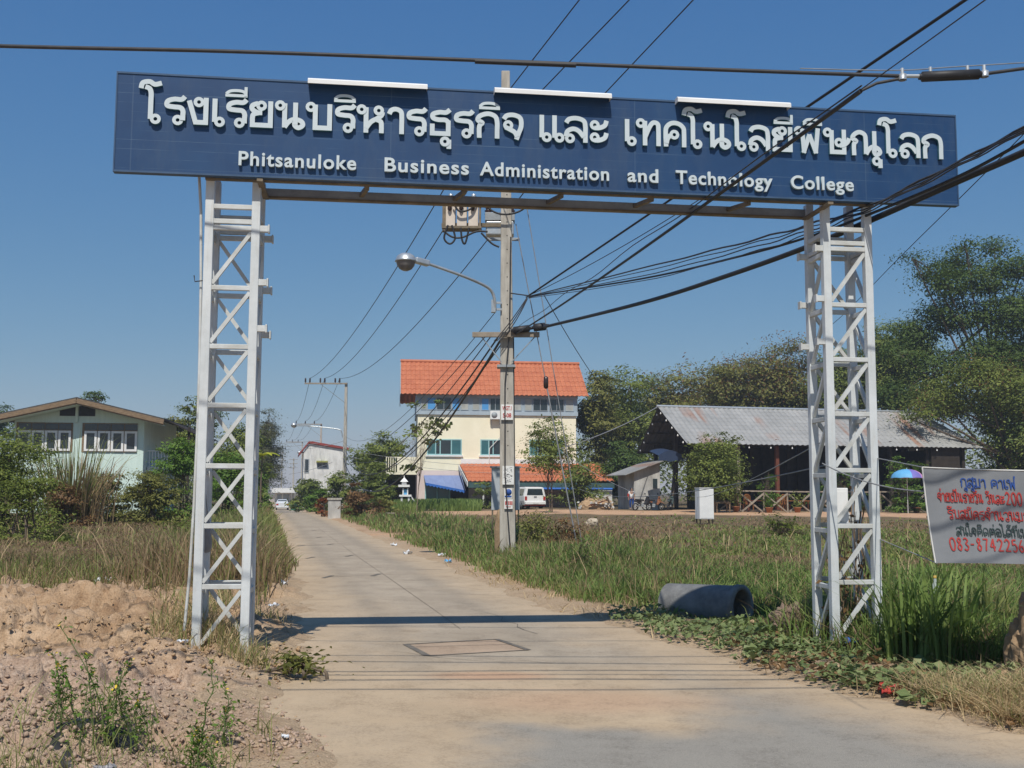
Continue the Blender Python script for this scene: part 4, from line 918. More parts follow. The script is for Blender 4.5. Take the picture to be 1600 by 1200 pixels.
def window(par, x0, x1, z0, z1, y=-.0, fm='white', gm='glass', fw=.08, mull=(), depth=.06, sill=False, panes=None):
    b = MB()
    for (p, q, r, s) in ((x0, x1, z0, z0 + fw), (x0, x1, z1 - fw, z1), (x0, x0 + fw, z0 + fw, z1 - fw), (x1 - fw, x1, z0 + fw, z1 - fw)): b.bb(p, q, y - depth, y - .002, r, s)
    for f in mull: b.bb(x0 + (x1 - x0) * f - fw / 2, x0 + (x1 - x0) * f + fw / 2, y - depth + .01, y - .002, z0 + fw, z1 - fw)
    w = b.build('window', M[fm], par)
    ed = [0] + list(mull) + [1]
    for k, (f0, f1) in enumerate(zip(ed, ed[1:])):
        g = MB(); g.bb(x0 + (x1 - x0) * f0 + fw * .5, x0 + (x1 - x0) * f1 - fw * .5, y - .022, y - .003, z0 + fw * .9, z1 - fw * .9)
        g.build('pane', M[panes[k] if panes else gm], w)
    if sill: MB().bb(x0 - .12, x1 + .12, y - .16, y - .002, z0 - .14, z0 - .002).build('sill', M['white'], w)
    return w
# --- orange roofed building
D0 = 98; o0 = at(651, 790, D0); o0.z = gz(o0.x, D0) - .1
RB = RT * .5; Fb = Frame(o0, RB); B = thing('three_storey_house', 'cream three storey house with a steep orange tiled roof behind the concrete pole', 'house', o0, RB)
xr = Fb.p(900, 700)[0]; zp = Fb.p(660, 735)[1]; zc = Fb.p(700, 648)[1]; ze_ = Fb.p(700, 616)[1]; DB = 9.5
MB().bb(0, xr, 0, DB, zp, zc).build('wall', M['cream'], B)
MB().bb(0, xr, .004, DB, -.5, zp).build('ground_floor_wall', M['pink'], B)
MB().bb(-.12, xr + .12, -.12, DB + .1, zc, ze_ + .25).build('upper_wall', M['blueclad'], B)
b = MB(); b.bb(-.16, xr + .16, -.17, -.122, zc + .0, zc + .35); b.bb(-.16, xr + .16, -.17, -.122, ze_ - .3, ze_ + .05); b.build('cladding_rail', mat('pale_blue_trim', (.40, .47, .52), (.33, .40, .46), 2, .6), B)
for u0, u1, g in ((657.5, 666.5, 'grey_blind'), (667.6, 681, 'blueglass'), (682, 705, 'glass'), (706, 718, 'blueglass'), (720, 732, 'grey_blind'), (738, 749, 'grey_blind'), (752, 764, 'blueglass'), (765.5, 782, 'glass'), (784, 800, 'blueglass'), (802, 814.5, 'grey_blind'), (819.5, 831, 'grey_blind'), (832.5, 855.5, 'glass'), (858, 881, 'glass'), (883, 896, 'grey_blind')):
    window(B, Fb.p(u0, 630)[0], Fb.p(u1, 630)[0], zc + .42, ze_ - .32, -.122, 'grey_steel' if g == 'glass' else 'blueclad', g, .05, (.5,) if g == 'glass' else ())
for u0, u1 in ((667, 721.5), (750.5, 803), (827, 880)):
    window(B, Fb.p(u0, 700)[0], Fb.p(u1, 700)[0], Fb.p(690, 711)[1], Fb.p(690, 686)[1], 0, 'tealframe', 'tealglass', .10, (.25, .38, .70), sill=True, panes=('tealglass', 'glass', 'glass', 'tealglass'))
fl = (Fb.p(632, 616.5, -.7)[0], -.7, Fb.p(632, 616.5, -.7)[1]); fr = (Fb.p(918, 618, -.7)[0], -.7, Fb.p(918, 618, -.7)[1]); zf = (fl[2] + fr[2]) / 2
rl, rr_ = Fb.p(621, 566, DB / 2), Fb.p(906, 568, DB / 2); zr = (rl[1] + rr_[1]) / 2
xl_, xrr = (fl[0] + rl[0]) / 2, (fr[0] + rr_[0]) / 2
b = MB(); wave_roof(b, (xl_, -.7, zf), (xrr, -.7, zf), (xl_, DB / 2, zr), (xrr, DB / 2, zr), .42, .04, 7, .035)
wave_roof(b, (xrr, DB + 1, zf), (xl_, DB + 1, zf), (xrr, DB / 2, zr), (xl_, DB / 2, zr), .42, .05, 3, .07)
b.tube([(xl_ - .05, DB / 2, zr + .05), (xrr + .05, DB / 2, zr + .05)], .16, 8); b.build('roof', M['tile'], B)
b = MB(); b.slab([(0, .3, ze_ + .2), (0, DB - .3, ze_ + .2), (0, DB / 2, zr - .35)], (.1, 0, 0)); b.slab([(xr, .3, ze_ + .2), (xr, DB - .3, ze_ + .2), (xr, DB / 2, zr - .35)], (-.1, 0, 0)); b.build('gable', M['blueclad'], B)
b = MB()
for y0, y1 in ((-1, DB / 2), (DB + 1, DB / 2)): b.bar((xl_ - .03, y0, zf - .18), (xl_ - .03, y1, zr - .18), .06, .26)
b.build('barge_board', M['grey_steel'], B)
# balcony at the left
xb = Fb.p(603, 720)[0]; zb1_, zb0_ = Fb.p(630, 714)[1], Fb.p(630, 738)[1]
b = MB(); b.bb(xb + 1.0, -.02, -.2, -.05, zb0_, zb1_); b.bb(xb, -.02, -.2, 3, zb0_ - .2, zb0_ - .01)
for k in range(5): b.bb(xb + k * .2, xb + k * .2 + .07, -.2, -.1, zb0_, zb1_ - .05)
b.bb(xb, xb + 1.0, -.2, -.08, zb1_ - .05, zb1_); b.build('balcony', M['cream'], B)
b = MB(); b.bb(xb + .2, xb + .45, 2.6, 2.9, -.5, zb0_ - .2); b.bb(xb, -.05, 3.05, 3.2, -.5, zb0_ - .2); b.build('balcony_post', M['darkwood'], B)
# shopfront and awning
xa0, xa1 = Fb.p(664, 760)[0], Fb.p(704, 760)[0]
window(B, xa0, Fb.p(722, 760)[0], .15, Fb.p(664, 745)[1] - .2, .004, 'tealframe', 'tealglass', .1, (.33, .66))
aw = MB(); P = [Fb.p(662, 742.5, -.06), Fb.p(721, 742.5, -.06)]; lo1, lo2 = Fb.p(665, 754, -1.7), Fb.p(727, 766, -1.7)
n = 12; vs = [(P[0][0] + (P[1][0] - P[0][0]) * i / n, -.06, P[0][1]) for i in range(n + 1)] + [(lo1[0] + (lo2[0] - lo1[0]) * i / n, -1.7 + .05 * math.sin(i * 2), lo1[1] + (lo2[1] - lo1[1]) * i / n) for i in range(n + 1)]
aw.add(vs, [(i, i + 1, n + 2 + i, n + 1 + i) for i in range(n)]); aw.add([(x, y + .01, z - .03) for x, y, z in vs], [(i + 1, i, n + 1 + i, n + 2 + i) for i in range(n)])
awn = thing('awning', 'faded blue cloth awning sagging over the shopfront of the cream house', 'awning', o0, RB); aw.build('canopy', M['blueawn'], awn)
b = MB()
for i in range(n):
    p, q = Vector(vs[n + 1 + i]), Vector(vs[n + 2 + i]); mm = (p + q) / 2
    b.slab([p, q, q - Vector((0, 0, .16)), mm - Vector((0, 0, .27)), p - Vector((0, 0, .16))], (0, .015, 0))
b.build('valance', M['brightblue'], awn)
b = MB()
for v in (vs[n + 1], vs[-1]): b.bar((v[0], -.05, v[2] + .2), (v[0], -1.68, v[2]), .04)
b.build('awning_arm', M['grey_steel'], awn)
# lean-to with its own tiled roof
YA = -4.2; za1 = Fb.p(760, 725, -.1)[1]; za0 = Fb.p(760, 752, YA)[1]
xa, xz, xz2 = Fb.p(718, 725, -.1)[0], Fb.p(934, 724, -.1)[0], Fb.p(960, 745, YA)[0]
b = MB(); wave_roof(b, (Fb.p(732, 752, YA)[0], YA, za0), (xz2, YA, za0 + .1), (xa, -.1, za1), (xz, -.1, za1 + .1), .4, .04, 5, .03); lr = b.build('annex_roof', M['tile'], B)
b = MB(); b.slab([(Fb.p(732, 752, YA)[0] - .05, YA, za0 - .05), (xa - .05, -.1, za1 - .05), (xa - .05, -.1, za1 - .45), (Fb.p(732, 752, YA)[0] - .05, YA, za0 - .45)], (-.06, 0, 0)); b.build('side_fascia', M['white_dirty'], B)
b = MB(); b.bb(Fb.p(732, 752, YA)[0], xz2, YA + .02, YA + .12, za0 - .55, za0 - .1); b.build('eave_fascia', mat('dark_teal_fascia', (.06, .12, .12), (.04, .08, .08), 3, .6), B)
b = MB(); b.tube([(Fb.p(800, 752, YA)[0], YA - .08, za0 - .62), (xz2 - .2, YA - .08, za0 - .62)], .1, 8); b.build('gutter', M['brightblue'], B)
b = MB()
for u in (755.5, 790, 845, 905): x = Fb.p(u, 770, YA)[0]; b.bb(x - .07, x + .07, YA + .15, YA + .3, -.5, za0 - .2)
b.build('annex_post', M['white_dirty'], B)
b = MB(); b.bb(Fb.p(929, 770, YA)[0], Fb.p(957, 770, YA)[0], YA + .15, YA + .4, -.5, za0 - .62); b.bb(xr + .02, xz2, -.3, -.1, -.5, za1 - .3); b.build('annex_wall', M['white_dirty'], B)
b = MB(); b.bb(xr + .3, xz + 1, .4, .6, -.5, za1 - .1); b.build('annex_back', M['darkwood'], B)
b = MB(); b.bb(Fb.p(720, 720)[0], xr, -.06, -.004, za1 + .02, za1 + .45); b.build('flashing', M['white'], B)
b = MB(); b.bb(Fb.p(704, 760)[0], Fb.p(732, 760)[0], -.06, .0, -.5, zp - .5); b.build('dark_doorway', M['darkwood'], B)
# air conditioner
x0, z0 = Fb.p(766, 655, -.6); x1, z1 = Fb.p(783.5, 642, -.6)
t = thing('air_conditioner', 'white outdoor air conditioner unit with round fan under the top windows', 'air conditioner', Fb.w((x0 + x1) / 2, -.36, z0), RB); hw = (x1 - x0) / 2
MB().bb(-hw, hw, -.2, .18, 0, z1 - z0).build('casing', M['white'], t, bevel=.03)
b = MB(); b.lathe([(0, .0), (.27, .0), (.27, .012), (0, .012)], (-hw * .25, -.201, (z1 - z0) / 2), 18, axis=Matrix.Rotation(math.pi / 2, 3, 'X')); b.build('fan_grille', M['grey_steel'], t)
b = MB()
for x in (-hw * .7, hw * .7): b.bb(x - .03, x + .03, -.2, .19, -.06, -.004); b.bar((x, -.15, -.05), (x, .18, -.5), .04)
b.build('wall_bracket', M['grey_steel'], t)
b = MB(); b.tube([(hw * .9, .16, .1), (hw * .9, .17, -1.6), (-hw, .19, -2.6), (-hw * 1.2, .2, -4.6)], .035, 6); b.build('pipe', M['white_dirty'], t)
# --- left mint house
D1 = 66; o1 = at(17, 780, D1); o1.z = gz(o1.x, D1) - .2
F1 = Frame(o1, RT * .6); H = thing('gabled_house', 'pale mint boarded house with a low brown gable behind bushes on the left', 'house', o1, RT * .6)
x1h = F1.p(225, 680)[0]; zw = F1.p(120, 660)[1]; ap = F1.p(117, 626)
MB().bb(0, x1h, 0, 11, -.4, F1.p(120, 728)[1]).build('ground_floor_wall', M['mint'], H)
zb = F1.p(120, 728)[1]
YG = -1.3; ax_, az_ = F1.p(117, 622, YG); re = F1.p(256, 655, YG); le = F1.p(-22, 652, YG)
hwid = (re[0] - le[0]) / 2; ax_ = (re[0] + le[0]) / 2; el = (re[1] + le[1]) / 2; rfz = lambda x: az_ - (az_ - el) * abs(x - ax_) / hwid - .02
b = MB(); b.slab([(0, 0, zb), (x1h, 0, zb), (x1h, 0, rfz(x1h)), (ax_, 0, rfz(ax_)), (0, 0, rfz(0))], (0, 11, 0)); b.build('wall', M['mint'], H)
b = MB()
for sg in (-1, 1):
    b.slab([(ax_, YG, az_), (ax_ + sg * hwid, YG, el), (ax_ + sg * hwid, 12, el), (ax_, 12, az_)], (0, 0, .07))
b.build('roof', mat('dark_fibre_roof', (.085, .085, .085), (.05, .05, .05), 2, .8), H)
b = MB()
for sg in (-1, 1): b.bar((ax_, YG - .03, az_ - .15), (ax_ + sg * hwid, YG - .03, el - .15), .05, .28); b.bar((ax_, YG + .02, az_ - .30), (ax_ + sg * hwid, YG + .02, el - .30), .04, .14)
b.build('barge_board', M['wood'], H)
b = MB()
for sg in (-1, 1): b.slab([(ax_, YG + .05, az_ - .36), (ax_ + sg * (hwid - .1), YG + .05, el - .36), (ax_ + sg * (hwid - .1), -.05, el - .36), (ax_, -.05, az_ - .36)], (0, 0, .04))
b.build('eave_soffit', M['mint'], H)
for u0, u1 in ((94, 119), (124, 149)):
    b = MB(); x0, x1 = F1.p(u0, 640)[0], F1.p(u1, 640)[0]; b.bb(x0, x1, -.05, -.004, F1.p(120, 650)[1], F1.p(120, 633)[1] + (.0)); b.build('gable_vent', M['black'], H)
b = MB(); x = F1.p(121, 640)[0]; b.bb(x - .08, x + .08, -.12, -.05, F1.p(120, 660)[1], F1.p(120, 629)[1]); b.build('gable_post', M['mint'], H)
zt0, zt1, zt2 = F1.p(150, 705)[1], F1.p(150, 673.5)[1], F1.p(150, 661)[1]
for u0, u1 in ((28, 112), (131, 213)):
    b = MB(); b.bb(F1.p(u0, 670)[0] - .08, F1.p(u1, 670)[0] + .08, -.04, -.004, zt0 - .05, zt2); b.build('window_surround', M['wood'], H)
for k, u in enumerate((28, 49, 70, 91)):
    for uu in (u, u + 103.5):
        window(H, F1.p(uu + .5, 690)[0], F1.p(uu + 20, 690)[0], zt0, zt1, -.042, 'white', 'glass', .13, depth=.07)
        b = MB(); b.bb(F1.p(uu + .5, 690)[0], F1.p(uu + 20, 690)[0], -.06, -.043, zt1 + .06, zt2 - .06); b.build('transom_pane', M['glass'], H)
b = MB(); xq = x1h; b.bb(xq + .06, xq + 2.6, 1.0, 8, zb - .25, zb); b.build('balcony_floor', M['white_dirty'], H)
b = MB()
for k in range(14): b.bb(xq + .15 + k * .18, xq + .19 + k * .18, 1.02, 1.06, zb, zb + .95)
b.bb(xq + .06, xq + 2.6, 1.0, 1.08, zb + .95, zb + 1.03); b.build('balustrade', M['white'], H)
b = MB(); b.bb(xq + 2.4, xq + 2.55, 1.2, 1.35, -.4, el - .3); b.build('veranda_post', M['darkwood'], H)
b = MB(); b.slab([(ax_ + hwid - .05, YG + 1.5, el - .02), (ax_ + hwid + 1.4, YG + 2.5, el - .75), (ax_ + hwid + 1.4, 12, el - .75), (ax_ + hwid - .05, 12, el - .02)], (0, 0, .07)); b.build('side_roof', M['darkwood'], H)
# --- white gabled house down the road
D2 = 165; o2 = at(473, 772, D2); o2.z = gz(o2.x, D2)
F2 = Frame(o2, RT); W2 = thing('gabled_house', 'white rendered house with a red verge seen between the far poles', 'house', o2, RT)
x2 = F2.p(540, 720)[0]; zA = F2.p(483, 693); zR = F2.p(540, 703)[1]; zL = F2.p(474, 706)[1]
b = MB(); b.slab([(0, 0, -.5), (x2, 0, -.5), (x2, 0, zR), (zA[0], 0, zA[1]), (0, 0, zL)], (0, 9, 0)); b.build('wall', M['white_dirty'], W2)
b = MB(); b.slab([(zA[0], -.3, zA[1] + .05), (x2 + .4, -.3, zR), (x2 + .4, 9.3, zR), (zA[0], 9.3, zA[1] + .05)], (0, 0, .35)); b.slab([(zA[0], -.3, zA[1] + .05), (-.7, -.3, zL - .6), (-.7, 9.3, zL - .6), (zA[0], 9.3, zA[1] + .05)], (0, 0, .35)); b.build('roof', mat('dark_red_roof', (.30, .045, .03), (.22, .035, .025), 2, .7), W2)
window(W2, F2.p(475.5, 730)[0], F2.p(483, 730)[0], F2.p(478, 739)[1], F2.p(478, 717)[1], 0, 'grey_steel', 'glass', .12)
window(W2, F2.p(495, 730)[0], F2.p(511.5, 730)[0], F2.p(500, 731)[1], F2.p(500, 723)[1], 0, 'grey_steel', 'glass', .12, (.5,))
MB().bb(F2.p(494, 730)[0], F2.p(512, 730)[0], -.7, -.01, F2.p(500, 722.5)[1], F2.p(500, 720)[1]).build('window_canopy', mat('olive_canopy', (.36, .36, .10), (.28, .28, .08), 3, .7), W2)
# building at the end of the road
o3 = at(429, 790, 262); o3.z = gz(o3.x, 262); F3 = Frame(o3, RT)
t = thing('shop_building', 'small pale building closing the far end of the road above the silver car', 'building', o3, RT)
x3 = F3.p(455, 770)[0]; z3 = F3.p(440, 764)[1]
MB().bb(0, x3, 0, 8, -.5, z3).build('wall', M['white_dirty'], t); MB().bb(-.8, x3 + .8, -2.2, -.01, z3 - .9, z3 + .2).build('canopy', M['white'], t)
b = MB(); b.bb(.5, x3 * .42, -.05, -.003, 0, z3 - 1.2); b.bb(x3 * .52, x3 - .5, -.05, -.003, 0, z3 - 1.2); b.build('shutter', M['grey_steel'], t)
# --- restaurant under corrugated iron
D3 = 80; RR = math.radians(13); o4 = at(1073, 795, D3); o4.z = gz(o4.x + 6, D3)
F4 = Frame(o4, RR); RS = thing('open_restaurant', 'open sided timber restaurant under a long rusty corrugated iron roof', 'restaurant', o4, RR)
e0, e1 = F4.p(1073, 695, 0), F4.p(1538, 698, 0); r0, r1 = F4.p(1028, 638, 5.2), F4.p(1436, 642, 5.2)
zE, zRg = (e0[1] + e1[1]) / 2, (r0[1] + r1[1]) / 2; be = F4.p(995, 707, 10.4)
b = MB(); wave_roof(b, (e0[0], 0, zE), (e1[0], 0, zE), (r0[0], 5.2, zRg), (r1[0], 5.2, zRg), .42, .028, 10, .012, .02); b.build('front_roof', M['iron'], RS)
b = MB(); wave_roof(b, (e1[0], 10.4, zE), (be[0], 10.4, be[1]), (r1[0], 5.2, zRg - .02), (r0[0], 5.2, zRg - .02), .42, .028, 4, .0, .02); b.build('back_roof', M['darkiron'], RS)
b = MB(); b.slab([(e1[0], .05, zE - .02), (e1[0], 10.35, zE - .02), (r1[0], 5.2, zRg - .05)], (0, 0, .02)); b.build('hip_roof', M['iron'], RS)
b = MB(); b.tube([(r0[0] - .1, 5.2, zRg + .03), (r1[0], 5.2, zRg + .03)], .11, 8); b.build('ridge_cap', M['galv'], RS)
b = MB()
for t_ in (.04, .25, .48, .72, .94):
    for (ya, za) in ((0, zE), (10.4, be[1])):
        y, z = ya + (5.2 - ya) * t_, za + (zRg - za) * t_ - .12; xx = r0[0] + (e0[0] - r0[0]) * (1 - t_) if ya == 0 else r0[0] + (be[0] - r0[0]) * (1 - t_)
        b.bb(xx + .05, e1[0] - 2.5, y - .05, y + .05, z - .1, z)
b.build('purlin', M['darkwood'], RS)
posts = np.linspace(e0[0] + 1.2, e1[0] - 1.4, 8)
for k, x in enumerate(posts):
    for y in (.8, 5.2, 9.6):
        zt = (zE + .45) if y != 5.2 else zRg - .3
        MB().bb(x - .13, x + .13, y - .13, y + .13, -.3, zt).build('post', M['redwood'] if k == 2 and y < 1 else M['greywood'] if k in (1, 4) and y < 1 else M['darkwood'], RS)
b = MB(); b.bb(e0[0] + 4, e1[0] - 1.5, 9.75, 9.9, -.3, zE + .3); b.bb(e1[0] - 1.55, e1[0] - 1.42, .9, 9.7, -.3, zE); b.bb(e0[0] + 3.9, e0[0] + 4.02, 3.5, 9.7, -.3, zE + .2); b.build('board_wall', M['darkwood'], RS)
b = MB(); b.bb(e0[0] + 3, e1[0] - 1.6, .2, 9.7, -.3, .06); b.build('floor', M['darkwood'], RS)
b = MB(); x0, x1 = F4.p(1455, 720, .5)[0], F4.p(1499, 720, .5)[0]; b.bb(x0, x1, .45, .6, -.3, zE + .05); b.build('front_board_wall', M['darkwood'], RS)
for k in range(12):
    b = MB(); x = e0[0] + 1.5 + k * 1.75; b.tube([(x, .12, zE + .02), (x, .12, zE - .18)], .012, 5); b.lathe([(.02, .02), (.055, -.04), (.06, -.09), (.0, -.13)], (x, .12, zE - .18), 8); b.build('hanging_bulb', M['white'], RS)
for t_ in (.12, .3, .5, .7, .9):
    b = MB(); x = r0[0] + (e0[0] - r0[0]) * (1 - t_); b.lathe([(.02, .05), (.06, -.04), (.06, -.09), (.0, -.13)], (x, 5.2 * t_, zE + (zRg - zE) * t_ - .22), 8); b.build('hanging_bulb', M['white'], RS)
    b = MB(); x = r0[0] + (be[0] - r0[0]) * (1 - t_); b.lathe([(.02, .05), (.06, -.04), (.06, -.09), (.0, -.13)], (x + .1, 10.4 - 5.2 * t_, be[1] + (zRg - be[1]) * t_ - .22), 8); b.build('hanging_bulb', M['white'], RS)
# blue tarp over the left corner
t = thing('tarpaulin', 'dark blue tarpaulin bulging under the left gable of the restaurant', 'tarpaulin', F4.w(0, 0, 0), RR); b = MB()
x0, z0 = F4.p(1029, 720, 2.5); x1, z1 = F4.p(1068, 704, 2.5); g = 10
vs = [(x0 + (x1 - x0) * i / g, 2.5 + 2.0 * j / 4, z0 + (z1 - z0) * (.25 + .75 * math.sin(math.pi * (i / g) * .8 + .35)) * (1 - .12 * j) + .15 * j) for j in range(5) for i in range(g + 1)]
b.add(vs, [(j * (g + 1) + i, j * (g + 1) + i + 1, (j + 1) * (g + 1) + i + 1, (j + 1) * (g + 1) + i) for j in range(4) for i in range(g)], 0, True)
b.add([(vs[i][0], vs[i][1] - .01, vs[i][2]) for i in range(g + 1)] + [(vs[i][0], vs[i][1] - .01, z0 + .05 * math.sin(i)) for i in range(g + 1)], [(i + 1, i, g + 1 + i, g + 2 + i) for i in range(g)]); b.build('sheet', mat('navy_tarp', (.03, .05, .10), (.022, .036, .075), 3, .55), t)
# white side shack
o5 = at(991, 780, 86); o5.z = gz(o5.x, 86); F5 = Frame(o5, RR)
t = thing('shack', 'little white walled shack with a sloping tin roof left of the restaurant', 'shack', o5, RR)
xw = F5.p(1031, 750)[0]; zl_, zr2 = F5.p(992, 738)[1], F5.p(1031, 722)[1]
b = MB(); b.slab([(0, 0, -.3), (xw, 0, -.3), (xw, 0, zr2), (0, 0, zl_)], (0, 4, 0)); b.build('wall', M['shackwall'], t)
b = MB(); b.slab([(-.9, -.5, zl_ - .25), (xw + .3, -.5, zr2 + .12), (xw + .3, 4.4, zr2 + .12), (-.9, 4.4, zl_ - .25)], (0, 0, .05)); b.build('roof', M['iron'], t)
b = MB(); b.bb(F5.p(1020, 755)[0], F5.p(1027, 755)[0], -.04, -.003, F5.p(1024, 763)[1], F5.p(1024, 748)[1]); b.build('window', M['glass'], t)
# --- timber fence with crossed braces
D4 = 74.5; o6 = at(1118, 797, D4); o6.z = gz(o6.x + 4, D4); F6 = Frame(o6, RR)
fe = thing('timber_fence', 'rough timber fence of crossed poles in front of the restaurant', 'fence', o6, RR)
xe = F6.p(1446, 780)[0]; zt = F6.p(1200, 769)[1]; npan = int(xe / 1.75); 
for k in range(npan + 1):
    x = k * xe / npan; MB().tube([(x, 0, -.15), (x + rnd.uniform(-.03, .03), 0, zt + rnd.uniform(-.02, .1))], .06, 7).build('post', M['greywood'], fe)
    if k < npan:
        w_ = xe / npan; MB().bar((x + .08, -.07, .05), (x + w_ - .08, -.07, zt - .12), .14, .09).build('brace', M['greywood'], fe); MB().bar((x + w_ - .08, .06, .05), (x + .08, .06, zt - .12), .14, .09).build('brace', M['greywood'], fe)
        MB().bar((x - .1, -.02 + .02 * (k % 2), zt + .06 + rnd.uniform(-.03, .03)), (x + w_ + .1, -.02 + .02 * (k % 2), zt + .06 + rnd.uniform(-.03, .03)), .13, .09).build('rail', M['greywood'], fe)
# chairs, tables, pots
def chair(label, x, y, rz=0):
    t = thing('chair', label, 'chair', F6.w(x, y, .1), RR + rz, 'carved wooden chairs on the restaurant terrace')
    MB().bb(-.24, .24, -.24, .24, .42, .47).build('seat', M['chair'], t)
    for sx in (-1, 1):
        for sy in (-1, 1): MB().bb(sx * .21 - .03, sx * .21 + .03, sy * .21 - .03, sy * .21 + .03, 0, .42).build('leg', M['chair'], t)
    b = MB(); pr = [(-.25, .47), (.25, .47), (.25, .95)] + [(.25 * math.cos(a), .95 + .2 * math.sin(a)) for a in np.linspace(.3, math.pi - .3, 7)] + [(-.25, .95)]
    for k in range(len(pr)):
        p, q = pr[k], pr[(k + 1) % len(pr)]; b.bar((p[0], .22, p[1]), (q[0], .22, q[1]), .05, .05, up=(0, 1, 0))
    for x_ in (-.1, 0, .1): b.bar((x_, .22, .47), (x_, .22, 1.08), .05, .03, up=(0, 1, 0))
    b.build('backrest', M['chair'], t); return t
for u, y, lb in ((1154, 1.5, 'leftmost orange wooden chair behind the timber fence by the small tree'), (1170, 1.9, 'dark orange wooden chair right beside the leftmost chair'), (1227, 1.6, 'orange wooden chair with arched back at the table beside the red post')):
    chair(lb, F6.p(u, 770, y)[0], y, .2)
for u, lb in ((1240, 'long wooden table with orange top behind the fence at the red post'), (1180, 'low dark red table behind the fence beside two chairs')):
    x = F6.p(u, 775, 1.2)[0]; t = thing('table', lb, 'table', F6.w(x, .9, .08), RR); MB().bb(-.9, .9, -.35, .35, .70, .75).build('tabletop', M['chair'] if u > 1200 else M['redwood'], t)
    for sx in (-1, 1):
        for sy in (-1, 1): MB().bb(sx * .8 - .04, sx * .8 + .04, sy * .28 - .04, sy * .28 + .04, 0, .70).build('leg', M['chair'] if u > 1200 else M['redwood'], t)
# parasol
uc = at(1417, 741, 72); zg = gz(uc.x, 72)
t = thing('parasol', 'blue violet and pink parasol open beside the fence at the right', 'parasol', (uc.x, 72, zg), 0)
h = at(1417, 733, 72).z - zg; zr_ = at(1417, 747, 72).z - zg; ru = (at(1441, 741, 72).x - at(1393, 741, 72).x) / 2
MB().tube([(0, 0, 0), (0, 0, h + .08)], .02, 6).build('pole', M['white'], t)
for k in range(8):
    a0, a1 = math.pi * 2 * k / 8, math.pi * 2 * (k + 1) / 8; b = MB(); vs = []
    for i in range(6):
        f = i / 5; r = ru * math.sin(f * 1.45) / math.sin(1.45); z = zr_ + (h - zr_) * math.cos(f * math.pi / 2) ** .9
        for a in np.linspace(a0, a1, 4): vs.append((r * math.cos(a), r * math.sin(a), z - .03 * f * math.sin((a - a0) / (a1 - a0) * math.pi) * -1))
    fs = [(i * 4 + j, (i + 1) * 4 + j, (i + 1) * 4 + j + 1, i * 4 + j + 1) for i in range(5) for j in range(3)]
    b.add(vs, fs, 0, True); b.add([(x * .995, y * .995, z - .01) for x, y, z in vs], [f[::-1] for f in fs], 0, True)
    b.build('canopy_panel', M[('umb_pink', 'umb_pink', 'umb_violet', 'umb_blue', 'umb_blue', 'umb_violet', 'umb_violet', 'umb_pink')[(k + 0) % 8] if k < 4 else ('umb_blue', 'umb_blue', 'umb_violet', 'umb_pink')[k - 4]], t)
# white cabinet in the field
D5 = 50; cb = gnd(1101, 815, .18) if False else at(1101, 815, D5); cb.z = gz(cb.x, D5)
t = thing('utility_cabinet', 'plain white upright cabinet on short legs standing in the field', 'cabinet', cb, math.radians(14))
wd = 27 / F * D5; ht = at(1101, 763, D5).z - cb.z; z0 = at(1101, 811, D5).z - cb.z
MB().bb(-wd * .44, wd * .44, -.26, .26, z0, ht).build('case', M['white'], t, bevel=.015); MB().bb(-wd * .44 + .03, wd * .44 - .03, -.272, -.261, z0 + .05, ht - .06).build('door', M['white'], t); MB().bb(-wd * .46, wd * .46, -.28, .28, ht, ht + .03).build('top_plate', M['white'], t)
for sx in (-1, 1):
    for sy in (-1, 1): MB().bb(sx * .3 - .025, sx * .3 + .025, sy * .2 - .025, sy * .2 + .025, -.1, z0).build('leg', M['darkwood'], t)
# grey cabinet behind the pole
D6 = 30.5; cb = at(790, 800, D6); cb.z = gz(cb.x, D6)
t = thing('utility_cabinet', 'grey metal cabinet on thin legs directly behind the concrete pole', 'cabinet', cb, 0)
x0, x1 = at(768, 760, D6).x - cb.x, at(812, 760, D6).x - cb.x; z0, z1 = at(790, 797, D6).z - cb.z, at(790, 731, D6).z - cb.z
MB().bb(x0, x1, -.2, .25, z0, z1).build('case', mat('light_grey_enamel', (.42, .45, .47), (.37, .40, .42), 2, .5), t, bevel=.012); MB().bb(x0 - .04, x1 + .04, -.26, .3, z1, z1 + .04).build('rain_hood', M['grey_steel'], t)
MB().bb((x0 + x1) / 2 - .006, (x0 + x1) / 2 + .006, -.206, -.2, z0 + .03, z1 - .03).build('door_seam', M['grey_steel'], t)
for x in (x0 + .03, x1 - .03):
    for y in (-.17, .22): MB().bb(x - .02, x + .02, y - .02, y + .02, -.1, z0).build('leg', M['brown_steel'], t)
# spirit house
D7 = 82; sb = at(640, 795, D7); sb.z = gz(sb.x, D7)
t = thing('spirit_house', 'white two tiered spirit house on slender legs with a leaning ladder', 'shrine', sb, .1)
sx_ = lambda u: at(u, 760, D7).x - sb.x; sz_ = lambda v: at(640, v, D7).z - sb.z
MB().bb(sx_(600), sx_(682), -1.2, 1.2, -.2, .16).build('plinth', M['concrete'], t)
xa, xb2 = sx_(628), sx_(639)
for x in (xa, xb2):
    for y in (-.25, .25): b = MB(); b.lathe([(.16, .16), (.16, .26), (.10, .36), (.085, .8), (.09, sz_(776) - .05), (.13, sz_(776))], (x, y, 0), 8); b.build('leg', M['white'], t)
MB().bb(sx_(624), sx_(643), -.42, .42, sz_(776) + .002, sz_(773)).build('lower_platform', M['white'], t)
for x in (sx_(630), sx_(637)):
    for y in (-.2, .2): MB().tube([(x, y, sz_(773)), (x, y, sz_(763))], .05, 6).build('post', M['white'], t)
MB().bb(sx_(631), sx_(637), -.1, .15, sz_(773) + .003, sz_(765)).build('shrine_box', M['umb_blue'], t)
